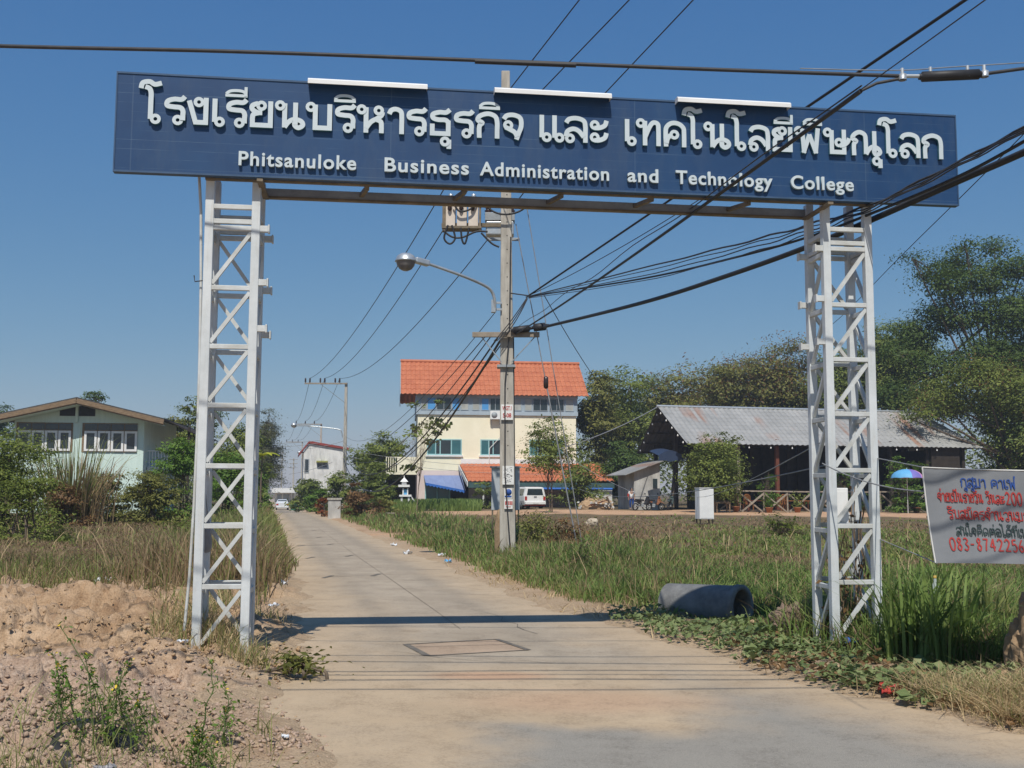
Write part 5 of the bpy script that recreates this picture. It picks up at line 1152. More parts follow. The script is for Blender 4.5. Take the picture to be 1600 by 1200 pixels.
MB().bb(sx_(622.5), sx_(640), -.4, .4, sz_(761), sz_(757.5)).build('upper_platform', M['white'], t)
b = MB(); xm = sx_(631.5); zz0, zz1 = sz_(757), sz_(748); b.bb(xm - .18, xm + .18, -.18, .18, zz0, zz0 + .2); b.add([(xm - .3, -.3, zz0 + .2), (xm + .3, -.3, zz0 + .2), (xm + .3, .3, zz0 + .2), (xm - .3, .3, zz0 + .2), (xm, 0, zz1 + .12)], [(3, 2, 1, 0), (0, 1, 4), (1, 2, 4), (2, 3, 4), (3, 0, 4)]); b.tube([(xm, 0, zz1), (xm, 0, zz1 + .35)], [.05, .01], 6); b.build('shrine_roof', M['white'], t)
b = MB()
for y in (-.15, .15): b.bar((sx_(641), y, sz_(773)), (sx_(655), y, .17), .07)
for k in range(7): f = k / 7 + .06; x = sx_(641) + (sx_(655) - sx_(641)) * f; z = sz_(773) + (.17 - sz_(773)) * f; b.bar((x, -.15, z), (x, .15, z), .05)
b.build('ladder', M['white'], t)
# little stool and wall end
D8 = 62; sb = at(610, 808, D8); sb.z = gz(sb.x, D8); t = thing('stool', 'small dark wooden stool left alone on the grass by the dirt drive', 'stool', sb, .2)
MB().bb(-.24, .24, -.2, .2, .36, .42).build('seat', M['greywood'], t)
for sx in (-1, 1):
    for sy in (-1, 1): MB().bb(sx * .2 - .025, sx * .2 + .025, sy * .16 - .025, sy * .16 + .025, -.05, .36).build('leg', M['darkwood'], t)
D9 = 68; sb = at(522, 808, D9); sb.z = gz(sb.x, D9); t = thing('garden_wall', 'short grey concrete wall end with capping among the roadside bushes', 'wall', sb, RT)
MB().bb(-.38, .38, -.1, .1, -.3, at(522, 781, D9).z - sb.z).build('wall', M['shackwall'], t); MB().bb(-.44, .44, -.16, .16, at(522, 781, D9).z - sb.z, at(522, 778, D9).z - sb.z).build('coping', M['concrete'], t)
MB().bb(.30, .38, .1, 3, -.3, at(522, 785, D9).z - sb.z).build('return_wall', M['white_dirty'], t)
sb = at(459.5, 790, 146); sb.z = gz(sb.x, 146); t = thing('wheelie_bin', 'green bin at the right edge of the road beside the silver car', 'bin', sb, 0)
b = MB(); b.add([(-.32, -.3, .05), (.32, -.3, .05), (.32, .3, .05), (-.32, .3, .05), (-.4, -.4, 1.0), (.4, -.4, 1.0), (.4, .4, 1.0), (-.4, .4, 1.0)], [(3, 2, 1, 0), (4, 5, 6, 7), (0, 1, 5, 4), (1, 2, 6, 5), (2, 3, 7, 6), (3, 0, 4, 7)]); b.build('tub', M['binned'], t); MB().bb(-.43, .43, -.43, .43, 1.005, 1.09).build('lid', M['binned'], t)
# ------------------------------------------------------------------ vehicles
def vehicle(name, label, cat, loc, rz, st, paint, rearglass, sides, wheels, tails, extra=None):
    """st: stations (y, z low, z belt, z roof, w low, w belt, w roof), rear first; y runs forward"""
    t = thing(name, label, cat, loc, rz); b = MB(); n = 8; vs = []
    for (y, zl, zb, zr, wl, wb, wr) in st:
        vs += [(-wl, y, zl), (-wb * 1.01, y, (zl + zb) / 2), (-wb, y, zb), (-wr, y, zr - .03), (-wr + .08, y, zr), (wr - .08, y, zr), (wr, y, zr - .03), (wb, y, zb), (wb * 1.01, y, (zl + zb) / 2), (wl, y, zl)]
    n = 10; k = len(st)
    fs = [(i * n + j, i * n + (j + 1) % n, (i + 1) * n + (j + 1) % n, (i + 1) * n + j) for i in range(k - 1) for j in range(n)]
    b.add(vs, fs); b.add(vs[:n], [tuple(range(n))[::-1]]); b.add(vs[-n:], [tuple(range(n))]); b.build('body', M[paint], t, bevel=.03)
    for q in rearglass: MB().slab(q, (0, -.012, 0)).build('rear_window', M['glass'], t)
    for q in sides:
        for sg in (-1, 1): MB().slab([(sg * x, y, z) for x, y, z in q], (sg * .012, 0, 0)).build('side_window', M['glass'], t)
    for (y, r, hw) in wheels:
        for sg in (-1, 1):
            R = Matrix.Rotation(math.pi / 2, 3, 'Y'); w = MB(); w.lathe([(r * .62, -.1), (r * .95, -.1), (r, -.06), (r, .06), (r * .95, .1), (r * .62, .1)], (sg * hw, y, r), 18, axis=R); wh = w.build('wheel', M['black'], t)
            w = MB(); w.lathe([(0, -.09), (r * .62, -.085), (r * .62, .085), (0, .09)], (sg * hw, y, r), 14, axis=R); w.build('rim', M['galv'], wh)
    for (x0, x1, z0, z1, y) in tails:
        for sg in (-1, 1): MB().bb(sg * x0, sg * x1, y - .03, y + .05, z0, z1).build('tail_light', M['tail'], t)
    if extra: extra(t)
    return t
vp = at(836, 796, 88); vz = gz(vp.x, 88)
def van_x(t):
    MB().bb(-.88, .88, -.16, .02, .38, .60).build('bumper', M['carwhite'], t, bevel=.03); MB().bb(-.25, .25, -.175, -.161, .44, .56).build('number_plate', M['paper'], t)
    MB().bb(-.86, .86, -.05, .1, .28, .375).build('lower_sill', M['red'], t); MB().bb(-.12, .12, -.075, -.04, 1.0, 1.04).build('handle', M['black'], t)
    b = MB(); b.bb(-.62, -.57, .4, 3.0, 1.79, 1.83); b.bb(.57, .62, .4, 3.0, 1.79, 1.83); b.build('roof_rail', M['black'], t)
vehicle('parked_van', 'white people carrier van parked on the dirt behind the grey cabinet', 'van', (vp.x, 88, vz), math.radians(20),
    [(0, .36, .98, 1.02, .84, .90, .86), (.05, .33, 1.03, 1.74, .86, .93, .74), (.4, .3, 1.03, 1.78, .88, .94, .74), (3.0, .3, 1.0, 1.76, .88, .94, .74), (3.9, .3, .98, 1.06, .88, .93, .8), (4.7, .36, .76, .82, .8, .86, .74)], 'carwhite',
    [[(-.70, .005, 1.12), (.70, .005, 1.12), (.60, .035, 1.62), (-.60, .035, 1.62)]],
    [[(.925, .3, 1.08), (.925, 1.35, 1.08), (.77, 1.35, 1.62), (.77, .35, 1.62)], [(.925, 1.45, 1.08), (.925, 2.4, 1.08), (.77, 2.35, 1.62), (.77, 1.45, 1.62)], [(.925, 2.5, 1.08), (.925, 3.5, 1.05), (.78, 3.0, 1.6), (.77, 2.5, 1.62)]],
    [(.85, .33, .82), (3.75, .33, .82)], [(.70, .88, .72, 1.02, -.01)], van_x)
cp = at(441, 795, 148); cz = float(base(cp.x, 148)) + .01
def car_x(t):
    MB().bb(-.82, .82, -.12, .03, .30, .50).build('bumper', M['carsilver'], t, bevel=.03); MB().bb(-.24, .24, -.135, -.121, .62 - .2, .74 - .2).build('number_plate', M['paper'], t)
vehicle('car', 'silver saloon car driving away at the far end of the road', 'car', (cp.x, 148, cz), math.radians(12.4),
    [(0, .32, .90, .94, .78, .84, .74), (.5, .28, .94, 1.0, .8, .86, .74), (1.1, .28, .93, 1.40, .82, .87, .60), (2.5, .28, .90, 1.43, .82, .87, .60), (3.3, .28, .88, .96, .82, .86, .7), (4.4, .32, .68, .74, .76, .8, .66)], 'carsilver',
    [[(-.66, .52, 1.0), (.66, .52, 1.0), (.56, 1.0, 1.33), (-.56, 1.0, 1.33)]],
    [[(.845, 1.1, .96), (.845, 3.0, .94), (.66, 2.4, 1.36), (.66, 1.2, 1.36)]], [(.85, .31, .76), (3.5, .31, .76)], [(.52, .80, .66, .84, -.01)], car_x)
def motorcycle(label, loc, rz, cm_, lean=.12):
    t = thing('motorcycle', label, 'motorcycle', loc, rz); t.rotation_euler = (lean, 0, rz)
    R = Matrix.Rotation(math.pi / 2, 3, 'X')
    for x in (-.62, .62):
        w = MB(); w.lathe([(.21, -.045), (.27, -.05), (.29, 0), (.27, .05), (.21, .045)], (x, 0, .29), 18, axis=R); wh = w.build('wheel', M['black'], t)
        w = MB(); w.lathe([(0, -.04), (.05, -.04), (.05, .04), (0, .04)], (x, 0, .29), 10, axis=R)
        for k in range(6): a = k * math.pi / 3; w.bar((x, 0, .29), (x + .215 * math.cos(a), 0, .29 + .215 * math.sin(a)), .025)
        w.build('rim', M['galv'], wh)
    b = MB(); b.tube(cm([(.62, 0, .29), (.50, 0, .75), (.42, 0, 1.0)], 3), .035, 6); b.tube(cm([(.45, 0, .9), (.2, 0, .55), (-.1, 0, .48), (-.45, 0, .62)], 3), .05, 6); b.bar((-.1, 0, .4), (-.62, 0, .29), .09, .07); b.build('frame', M['black'], t)
    b = MB(); b.bar((.12, 0, .40), (-.12, 0, .42), .2, .2); b.build('engine', M['grey_steel'], t, bevel=.03)
    b = MB(); b.slab([(.50, -.16, .95), (.56, -.16, .70), (.28, -.18, .42), (.20, -.18, .48), (.36, -.16, .92)], (0, .32, 0)); b.build('leg_shield', M[cm_], t, bevel=.03)
    b = MB(); b.bar((.08, 0, .78), (-.62, 0, .82), .26, .12); b.build('seat', M['black'], t, bevel=.04)
    b = MB(); b.bar((-.1, 0, .64), (-.72, 0, .72), .2, .14); b.build('tail_cover', M[cm_], t, bevel=.04)
    b = MB(); b.slab([(.40, -.07, .56), (.62, -.07, .64), (.84, -.07, .52), (.80, -.07, .58), (.62, -.07, .70), (.42, -.07, .64)], (0, .14, 0)); b.build('mudguard', M[cm_], t)
    b = MB(); b.tube([(.40, -.32, 1.06), (.44, -.1, 1.0), (.44, .1, 1.0), (.40, .32, 1.06)], .022, 6); b.build('handlebar', M['black'], t)
    b = MB(); b.bar((.50, 0, .98), (.36, 0, 1.02), .22, .14); b.build('headlamp', M[cm_], t, bevel=.04)
    for sg in (-1, 1):
        b = MB(); b.tube([(.42, sg * .2, 1.04), (.38, sg * .28, 1.2)], .01, 5); b.lathe([(0, -.01), (.06, -.01), (.06, .01), (0, .01)], (.38, sg * .28, 1.23), 10, axis=R); b.build('mirror', M['black'], t)
    b = MB(); b.tube([(.05, -.14, .30), (-.6, -.16, .36)], .045, 7); b.build('exhaust', M['galv'], t)
m1 = at(1021, 792, 84); motorcycle('orange and white scooter parked before the white shack', (m1.x, 84, gz(m1.x, 84)), math.radians(8), 'clay')
m1 = at(1046, 792, 82.5); motorcycle('black motorcycle in the shade of the restaurant gable right of the scooter', (m1.x, 82.5, gz(m1.x, 82.5)), math.radians(70), 'darkpaint')
m1 = at(1003, 793, 83); motorcycle('dark scooter left of the orange scooter', (m1.x, 83, gz(m1.x, 83)), math.radians(28), 'black')
# ------------------------------------------------------------------ person beside the shack
def skinmesh(name, verts, edges, radii, m, parent, sub=1, root=0):
    me = bpy.data.meshes.new(name); me.from_pydata(verts, edges, []); o = bpy.data.objects.new(name, me); COL.objects.link(o); o.parent = parent
    s = o.modifiers.new('skin', 'SKIN'); s.use_smooth_shade = True
    for v, r in zip(me.skin_vertices[0].data, radii): v.radius = (r, r) if not hasattr(r, '__len__') else r
    for i, v in enumerate(me.skin_vertices[0].data): v.use_root = (i == root)
    d = o.modifiers.new('sub', 'SUBSURF'); d.levels = d.render_levels = sub; me.materials.append(m); return o
pp = at(987, 790, 84.5); t = thing('person', 'person in a white top and red cloth standing at the left corner of the shack', 'person', (pp.x, 84.5, gz(pp.x, 84.5)), 0)
V_ = []; E_2 = []; R_ = []
def jn_(p, r, a=None):
    V_.append(p); R_.append(r)
    if a is not None: E_2.append((a, len(V_) - 1))
    return len(V_) - 1
pel = jn_((0, 0, .92), (.13, .10)); wa = jn_((0, 0, 1.08), (.12, .09), pel); chs = jn_((0, -.01, 1.28), (.15, .10), wa); nk = jn_((0, 0, 1.43), .055, chs); hd = jn_((0, -.02, 1.52), .07, nk); hd2 = jn_((0, -.02, 1.60), .085, hd); jn_((0, -.01, 1.67), .06, hd2); jn_((0, -.105, 1.565), .012, hd2)
for sg in (-1, 1):
    h_ = jn_((sg * .09, 0, .86), .085, pel); k_ = jn_((sg * .10, -.01, .48), .055, h_); an = jn_((sg * .10, .01, .08), .038, k_); ft = jn_((sg * .11, -.13, .035), .032, an)
    sh = jn_((sg * .19, 0, 1.36), .055, chs); el_ = jn_((sg * .24, .02, 1.08), .038, sh); wr = jn_((sg * .23, -.09, .86), .027, el_); pa = jn_((sg * .23, -.11, .80), (.035, .018), wr)
    for k in range(4): f0 = jn_((sg * .23 + (k - 1.5) * .016, -.12, .755), .009, pa); jn_((sg * .23 + (k - 1.5) * .016, -.11, .715 + abs(k - 1.5) * .008), .008, f0)
    th_ = jn_((sg * .19, -.13, .80), .010, pa); jn_((sg * .185, -.14, .765), .009, th_)
skinmesh('body', V_, E_2, R_, M['skin'], t)
sv = [(0, 0, .90), (0, 0, 1.08), (0, -.01, 1.29), (-.19, 0, 1.37), (-.235, .02, 1.17), (.19, 0, 1.37), (.235, .02, 1.17)]
skinmesh('shirt', sv, [(0, 1), (1, 2), (2, 3), (3, 4), (2, 5), (5, 6)], [(.155, .12), (.14, .11), (.17, .12), .07, .062, .07, .062], M['white'], t, root=1)
sv = [(0, 0, .93), (-.09, 0, .84), (-.105, 0, .45), (-.105, .01, .14), (.09, 0, .84), (.105, 0, .45), (.105, .01, .14)]
skinmesh('trousers', sv, [(0, 1), (1, 2), (2, 3), (0, 4), (4, 5), (5, 6)], [(.15, .115), .105, .075, .06, .105, .075, .06], M['bluepaint'], t)
b = MB(); b.lathe([(.0, .1), (.06, .085), (.095, .03), (.10, -.03), (.09, -.07)], (0, .012, 1.625), 12); b.build('hair', M['black'], t)
b = MB(); b.bb(-.32, -.22, -.1, .12, .95, 1.25); b.build('red_cloth', M['red'], t, bevel=.04)
# ------------------------------------------------------------------ small things in the field and verge
def blob(name, label, cat, loc, sc, m, seed, cuts=3, rough_=.28, parent=None):
    import bmesh
    bm = bmesh.new(); bmesh.ops.create_icosphere(bm, subdivisions=cuts, radius=1); g = np.random.default_rng(seed); o3_ = g.uniform(0, 50, 3)
    for v in bm.verts:
        p = v.co.normalized(); a = float(fbm(p.x * 1.3 + o3_[0] + p.z, p.y * 1.3 + o3_[1] - p.z * .7, 4)); a2 = float(fbm(p.x * 4 + o3_[2] + p.z * 3, p.y * 4 + p.z * 2, 3))
        v.co = Vector((p.x * sc[0], p.y * sc[1], p.z * sc[2])) * (1 + (a - .5) * rough_ * 3 + (a2 - .5) * rough_)
    me = bpy.data.meshes.new(name); bm.to_mesh(me); bm.free(); me.materials.append(m); o = bpy.data.objects.new(name, me); COL.objects.link(o); o.location = loc
    if parent is not None: o.parent = parent
    elif label: tag(o, label, cat)
    return o
p = at(925, 827, 46); blob('boulder', 'pale round boulder lying in the grass right of the pole', 'rock', (p.x, 46, gz(p.x, 46) + .12), (.24, .22, .2), M['palerock'], 3)
p = gnd(1236, 985, .12); blob('earth_clod', 'large purple grey earth clod left of the right tower foot', 'clod', (p.x, p.y, gz(p.x, p.y) + .03), (.20, .18, .19), mat('dark_clod', (.27, .195, .15), (.17, .12, .09), 8, .95, bmp=.6, bscale=30), 9, 5, .6)
p = gnd(1588, 1060, .02); t = blob('termite_mound', 'rough brown termite mound cut by the right edge of the picture', 'mound', (p.x + .17, p.y, gz(p.x, p.y) + .12), (.24, .24, .52), M['mud'], 21, 5, .34)
p = gnd(783, 868, .1); blob('termite_mound', 'slim brown earth mound plastered against the foot of the concrete pole', 'mound', (PB.x - .19, PB.y - .02, PB.z + .4), (.11, .12, .72), M['mud'], 5, 3, .2)
# concrete pipe
p0, p1 = gnd(1062, 948, .0), gnd(1160, 950, .0); pd = 14.6
c = at(1160, 938, 14.3); c.z = gz(c.x, c.y) + .14; a = c + Vector((-.84, .72, -.03)); ax = (c - a).normalized(); L = (c - a).length
R = ax.to_track_quat('Z', 'Y').to_matrix(); b = MB(); b.lathe([(.285, 0), (.285, L * .93), (.30, L * .935), (.30, L), (.235, L), (.23, L * .96), (.22, 0), (.285, 0)], (0, 0, 0), 32, axis=R)
t = b.build('drain_pipe', M['pipe'], None, a); tag(t, 'short dark concrete drain pipe lying open end right in the verge', 'pipe')
# scrap heap
p = at(930, 790, 85); t = thing('scrap_heap', 'brown heap of dry brush and rubble below the end of the tiled lean-to', 'heap', (p.x, 85, gz(p.x, 85)))
blob('brush_mound', None, None, (0, 0, .1), (1.3, .8, .75), M['rock'], 14, 4, .3, parent=t)
b = MB(); g = np.random.default_rng(4)
for k in range(26): c = Vector((g.uniform(-1.4, 1.4), g.uniform(-1.1, -.5), g.uniform(.05, .5))); b.box(c, (g.uniform(.08, .22), g.uniform(.05, .2), g.uniform(.05, .16)), Matrix.Rotation(g.uniform(0, 3), 3, 'Z') @ Matrix.Rotation(g.uniform(-.6, .6), 3, 'X'))
b.build('rubble', M['white_dirty'], t)
for k, (u0, v0, u1, v1, lb) in enumerate(((925, 787, 955, 773, 'pale plank leaning across the scrap heap'), (920, 790, 951, 781, 'reddish plank lying low across the scrap heap'), (948, 776, 955, 792, 'short post leaning at the right end of the scrap heap'))):
    a, c = at(u0, v0, 83.9), at(u1, v1, 84.2); b = MB(); b.bar((0, 0, 0), c - a, .2, .06); o = b.build('plank', M['greywood' if k != 1 else 'redwood'], None, a); tag(o, lb, 'plank', 'planks on the scrap heap')
p = at(1128, 798, 73); t = thing('wooden_crate', 'rough brown slatted crate table left of the timber fence', 'crate', (p.x, 73, gz(p.x, 73)), RR)
b = MB()
for k in range(5): b.bb(-.55, .5, -.3 + k * .13, -.2 + k * .13, .62 + k * .03, .66 + k * .03)
b.build('slat_top', M['wood'], t)
for sx in (-1, 1):
    for sy in (-1, 1): MB().bb(sx * .45 - .04, sx * .45 + .04, sy * .22 - .04, sy * .22 + .04, 0, .6 + .05 * (sy + 1)).build('leg', M['wood'], t)
# tyre scrap, bottle, litter
p = gnd(142, 1172, .1); R = Matrix.Rotation(.35, 3, 'X') @ Matrix.Rotation(.3, 3, 'Y'); b = MB(); b.lathe([(.13, -.05), (.2, -.07), (.25, -.05), (.265, 0), (.25, .05), (.2, .07), (.13, .05)], (0, 0, 0), 24, axis=R); t = b.build('tyre', M['black'], None, (p.x, p.y, gz(p.x, p.y) - .10)); tag(t, 'old black tyre half buried behind weeds at the lower left', 'tyre')
p = at(1462, 940, 10.6); zg = gz(p.x, p.y); t = thing('bottle', 'clear glass bottle with yellow cap standing in grass below the banner', 'bottle', (p.x, p.y, zg)); zb_ = at(1462, 938, 10.6).z - zg
MB().tube([(0, 0, 0), (0, 0, zb_)], .007, 6).build('stick', M['stem'], t)
b = MB(); b.lathe([(0, 0), (.03, .005), (.033, .03), (.033, .13), (.014, .18), (.014, .21)], (0, 0, zb_), 14); b.build('glass_body', mat('pale_bottle_glass', (.42, .47, .46), (.36, .41, .41), 5, .1, spec=.8), t)
b = MB(); b.lathe([(.016, .21), (.016, .235), (0, .236)], (0, 0, zb_), 12); b.build('cap', mat('yellow_cap', (.5, .34, .08), (.4, .27, .06), 4, .5), t)
def scrap(u, v, sz, m, label, cat='litter', name='litter_scrap', seed=0, z=.02, dep=None):
    p = gnd(u, v, z) if dep is None else at(u, v, dep); g = np.random.default_rng(seed); n = 6; vs = []
    for j in range(n):
        for i in range(n): vs.append(((i / (n - 1) - .5) * sz + g.normal(0, sz * .07), (j / (n - 1) - .5) * sz * .9 + g.normal(0, sz * .07), abs(g.normal(0, sz * .22)) + .012))
    fs = [(j * n + i, j * n + i + 1, (j + 1) * n + i + 1, (j + 1) * n + i) for j in range(n - 1) for i in range(n - 1)]
    b = MB(); b.add(vs, fs); b.add([(x, y, z_ - .006) for x, y, z_ in vs], [f[::-1] for f in fs]); o = b.build(name, M[m], None, (p.x, p.y, gz(p.x, p.y) + .01)); tag(o, label, cat); return o
scrap(1393, 1072, .17, 'red', 'crumpled red wrapper in the creepers right of the tower', seed=1, z=.1)
o = scrap(1540, 1104, .11, 'umb_blue', 'small blue drink wrapper on the dirt verge at lower right', seed=2); 
scrap(1330, 1011, .14, 'brightblue', 'scrap of blue plastic at the foot of the right tower', seed=3, z=.08)
scrap(637, 865, .22, 'foil', 'larger white plastic bag on the right road edge before the pole', seed=4); scrap(690, 870, .16, 'foil', 'white plastic scrap in the grass edge nearer the pole', seed=5); scrap(700, 880, .15, 'umb_blue', 'bluish plastic scrap beside the white scraps on the verge', seed=6)
scrap(616, 852, .18, 'foil', 'farthest white scrap on the right road edge', seed=7); scrap(441, 916, .16, 'foil', 'pale plastic scrap in dry grass right of the left tower', seed=8); scrap(428, 955, .12, 'foil', 'white scrap by the shadow right of the left tower', seed=10)
scrap(445, 1162, .05, 'foil', 'tiny white scrap on the dusty lower left ground', seed=11); scrap(160, 910, .22, 'foil', 'white plastic scraps at the edge of the dry field on the left', seed=12, z=.15); scrap(283, 1053, .09, 'foil', 'small white scrap among clods below the left tower', seed=13); scrap(165, 1190, .09, 'bag', 'white rag beside the tyre at the lower left', seed=14, z=.15)
scrap(1092, 953, .2, 'foil', 'crumpled clear plastic in front of the drain pipe', seed=15); scrap(1435, 1065, .14, 'purplerock', 'brown rag in the creepers beside the red wrapper', seed=16, z=.1)
# ------------------------------------------------------------------ the banner
BD = 9.25; b0 = at(1441, 730, BD); b1 = at(1464, 880, BD - .02); wv = Vector((1, -.05, -.018)).normalized(); dn = (b1 - b0); BW, BH = 1.62, dn.length
t = thing('cloth_banner', 'grey cloth banner with hand painted blue and red lettering at the right edge', 'banner', b0); dnu = dn.normalized()
def bp(s, r, off=0):
    s_ = s * BW; w = .02 * math.sin(s * 9 + r) + .012 * math.sin(s * 23 + 2 * r) + .02 * math.sin(r * 3)
    return wv * s_ + dnu * (r * BH * (1 - .0 * s)) + Vector((0, w - off, .012 * math.sin(s * math.pi) * (1 - 2 * r) * -1))
b = MB(); nx, ny = 40, 16; vs = [bp(i / nx, j / ny) for j in range(ny + 1) for i in range(nx + 1)]; fs = [(j * (nx + 1) + i, (j + 1) * (nx + 1) + i, (j + 1) * (nx + 1) + i + 1, j * (nx + 1) + i + 1) for j in range(ny) for i in range(nx)]
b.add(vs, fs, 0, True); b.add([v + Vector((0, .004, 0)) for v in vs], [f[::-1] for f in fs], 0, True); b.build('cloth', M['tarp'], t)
b = MB(); b.tube([bp(0, r / 8) for r in range(9)], .007, 6); b.tube([bp(s / 20, 0) for s in range(21)], .006, 6); b.build('hem', M['white_dirty'], t)
def btext(text, u0, u1, v, hpx, wst, m, digits=None):
    """one painted line from u0 to u1 with its base at pixel row v"""
    sc = BW / (at(1600, 735, BD) - b0).length * 1.0
    def loc(u, vv):
        q = at(u, vv, BD) - b0; r = q.z / dnu.z / BH; s = (q - dnu * (r * BH)).dot(wv) / BW; return s, r
    (s0, r0_), (s1, r1_) = loc(u0, v), loc(u1, v + .02 * (u1 - u0)); h = hpx / F * BD
    mbt = MB(); fn = lambda x, y, z: bp(x / BW, r0_ + (r1_ - r0_) * (x - s0 * BW) / max((s1 - s0) * BW, 1e-6) - y / BH, .004 + z)
    if digits is None: thai(mbt, text, s0 * BW, s1 * BW, fn, h, wst, .001, .002, wst * .8)
    else:
        x = s0 * BW; adv = (s1 - s0) * BW / len(text)
        for ch in text:
            for st in DG.get(ch, []): ribbon(mbt, cm([(x + a * adv * .78, y * h) for a, y in st], 4) if len(st) > 2 else [(x + a * adv * .78, y * h) for a, y in st], wst, fn, .001, .002 + rnd.random() * .0006)
            x += adv
    mbt.build('painted_lettering', M[m], t)
DG = {'0': [[(.5, 1), (.1, .8), (.05, .4), (.3, 0), (.7, .05), (.95, .5), (.8, .9), (.45, 1)]], '8': [[(.8, .85), (.5, 1), (.2, .8), (.5, .55), (.85, .3), (.55, 0), (.15, .2), (.45, .52), (.8, .8)]], '3': [[(.1, .9), (.5, 1), (.85, .78), (.45, .55), (.9, .28), (.5, 0), (.08, .12)]], '-': [[(.1, .5), (.8, .5)]], '7': [[(.08, .95), (.9, .97)], [(.9, .97), (.6, .5), (.4, 0)]], '4': [[(.65, 0), (.65, 1)], [(.65, 1), (.05, .35)], [(.05, .35), (.95, .35)]], '2': [[(.1, .8), (.45, 1), (.85, .75), (.5, .35), (.08, .03)], [(.08, .03), (.95, .05)]], '5': [[(.85, .97), (.2, .97)], [(.2, .97), (.15, .55)], [(.15, .55), (.6, .62), (.9, .3), (.5, 0), (.1, .1)]], '6': [[(.75, 1), (.25, .6), (.1, .25), (.45, 0), (.85, .2), (.6, .48), (.15, .35)]], '.': [[(.3, .0), (.5, .02)]]}
btext('กุสุมา คาเฟ่', 1501, 1583, 759, 15, .009, 'bluepaint')
btext('จ่ายเป็นรายวัน วันละ', 1468, 1567, 783, 15, .008, 'redpaint'); btext('200..', 1569, 1612, 786, 20, .011, 'redpaint', 1)
btext('รับสมัครจำนวนมาก', 1483, 1611, 810, 15, .008, 'redpaint')
btext('สนใจติดต่อได้ที่เบอร์', 1495, 1616, 836, 14, .0075, 'darkpaint')
btext('083-8742256.5', 1486, 1618, 859, 19, .0115, 'redpaint', 1)
rp = b0 + wv * BW
for (q0, q1) in ((b0, gw(sR1, .04, at(1370, 716, 11.2).z)), (b1, gw(sR1, .04, at(1372, 842, 11.2).z))):
    b = MB(); b.tube([(0, 0, 0), Vector(q1) - Vector(q0)], .005, 5); b.build('tie_cord', M['wire'], t, Vector(q0) - b0)
b = MB(); q = rp + Vector((.03, .02, 0)); b.tube([Vector((0, 0, -rp.z)), Vector((0, 0, .25))], .035, 8); b.build('bamboo_pole', M['greywood'], t, q - b0)
# ------------------------------------------------------------------ foliage
def leaf_arrays(P, L, up=.5, asp=.42, g=nr, N=None):
    """pointed leaves at points P (N,3) with lengths L"""
    n = len(P); nrm = g.normal(size=(n, 3)); nrm[:, 2] = np.abs(nrm[:, 2]) + up
    if N is not None: nrm = nrm * .55 + N * 1.15
    nrm /= np.linalg.norm(nrm, axis=1)[:, None]
    t = g.normal(size=(n, 3)); t -= nrm * (t * nrm).sum(1)[:, None]; t /= np.linalg.norm(t, axis=1)[:, None]; s = np.cross(nrm, t)
    L = np.asarray(L)[:, None] * (.7 + .6 * g.random((n, 1)))
    a = P - t * L * .5; c = P + t * L * .5 - nrm * L * .12; m = P + t * L * .05 + nrm * L * .05
    return np.stack([a, m + s * L * asp * .5, c, m - s * L * asp * .5], 1).reshape(-1, 3)
def leaf_mesh(name, P, L, m, parent=None, up=.5, asp=.42, g=nr, N=None):
    V = leaf_arrays(np.asarray(P, float), L, up, asp, g, N); return npmesh(name, V, [np.arange(len(V)).reshape(-1, 4)], m, parent)
def sph(n, g): v = g.normal(size=(n, 3)); return v / np.linalg.norm(v, axis=1)[:, None]
TIPS = []
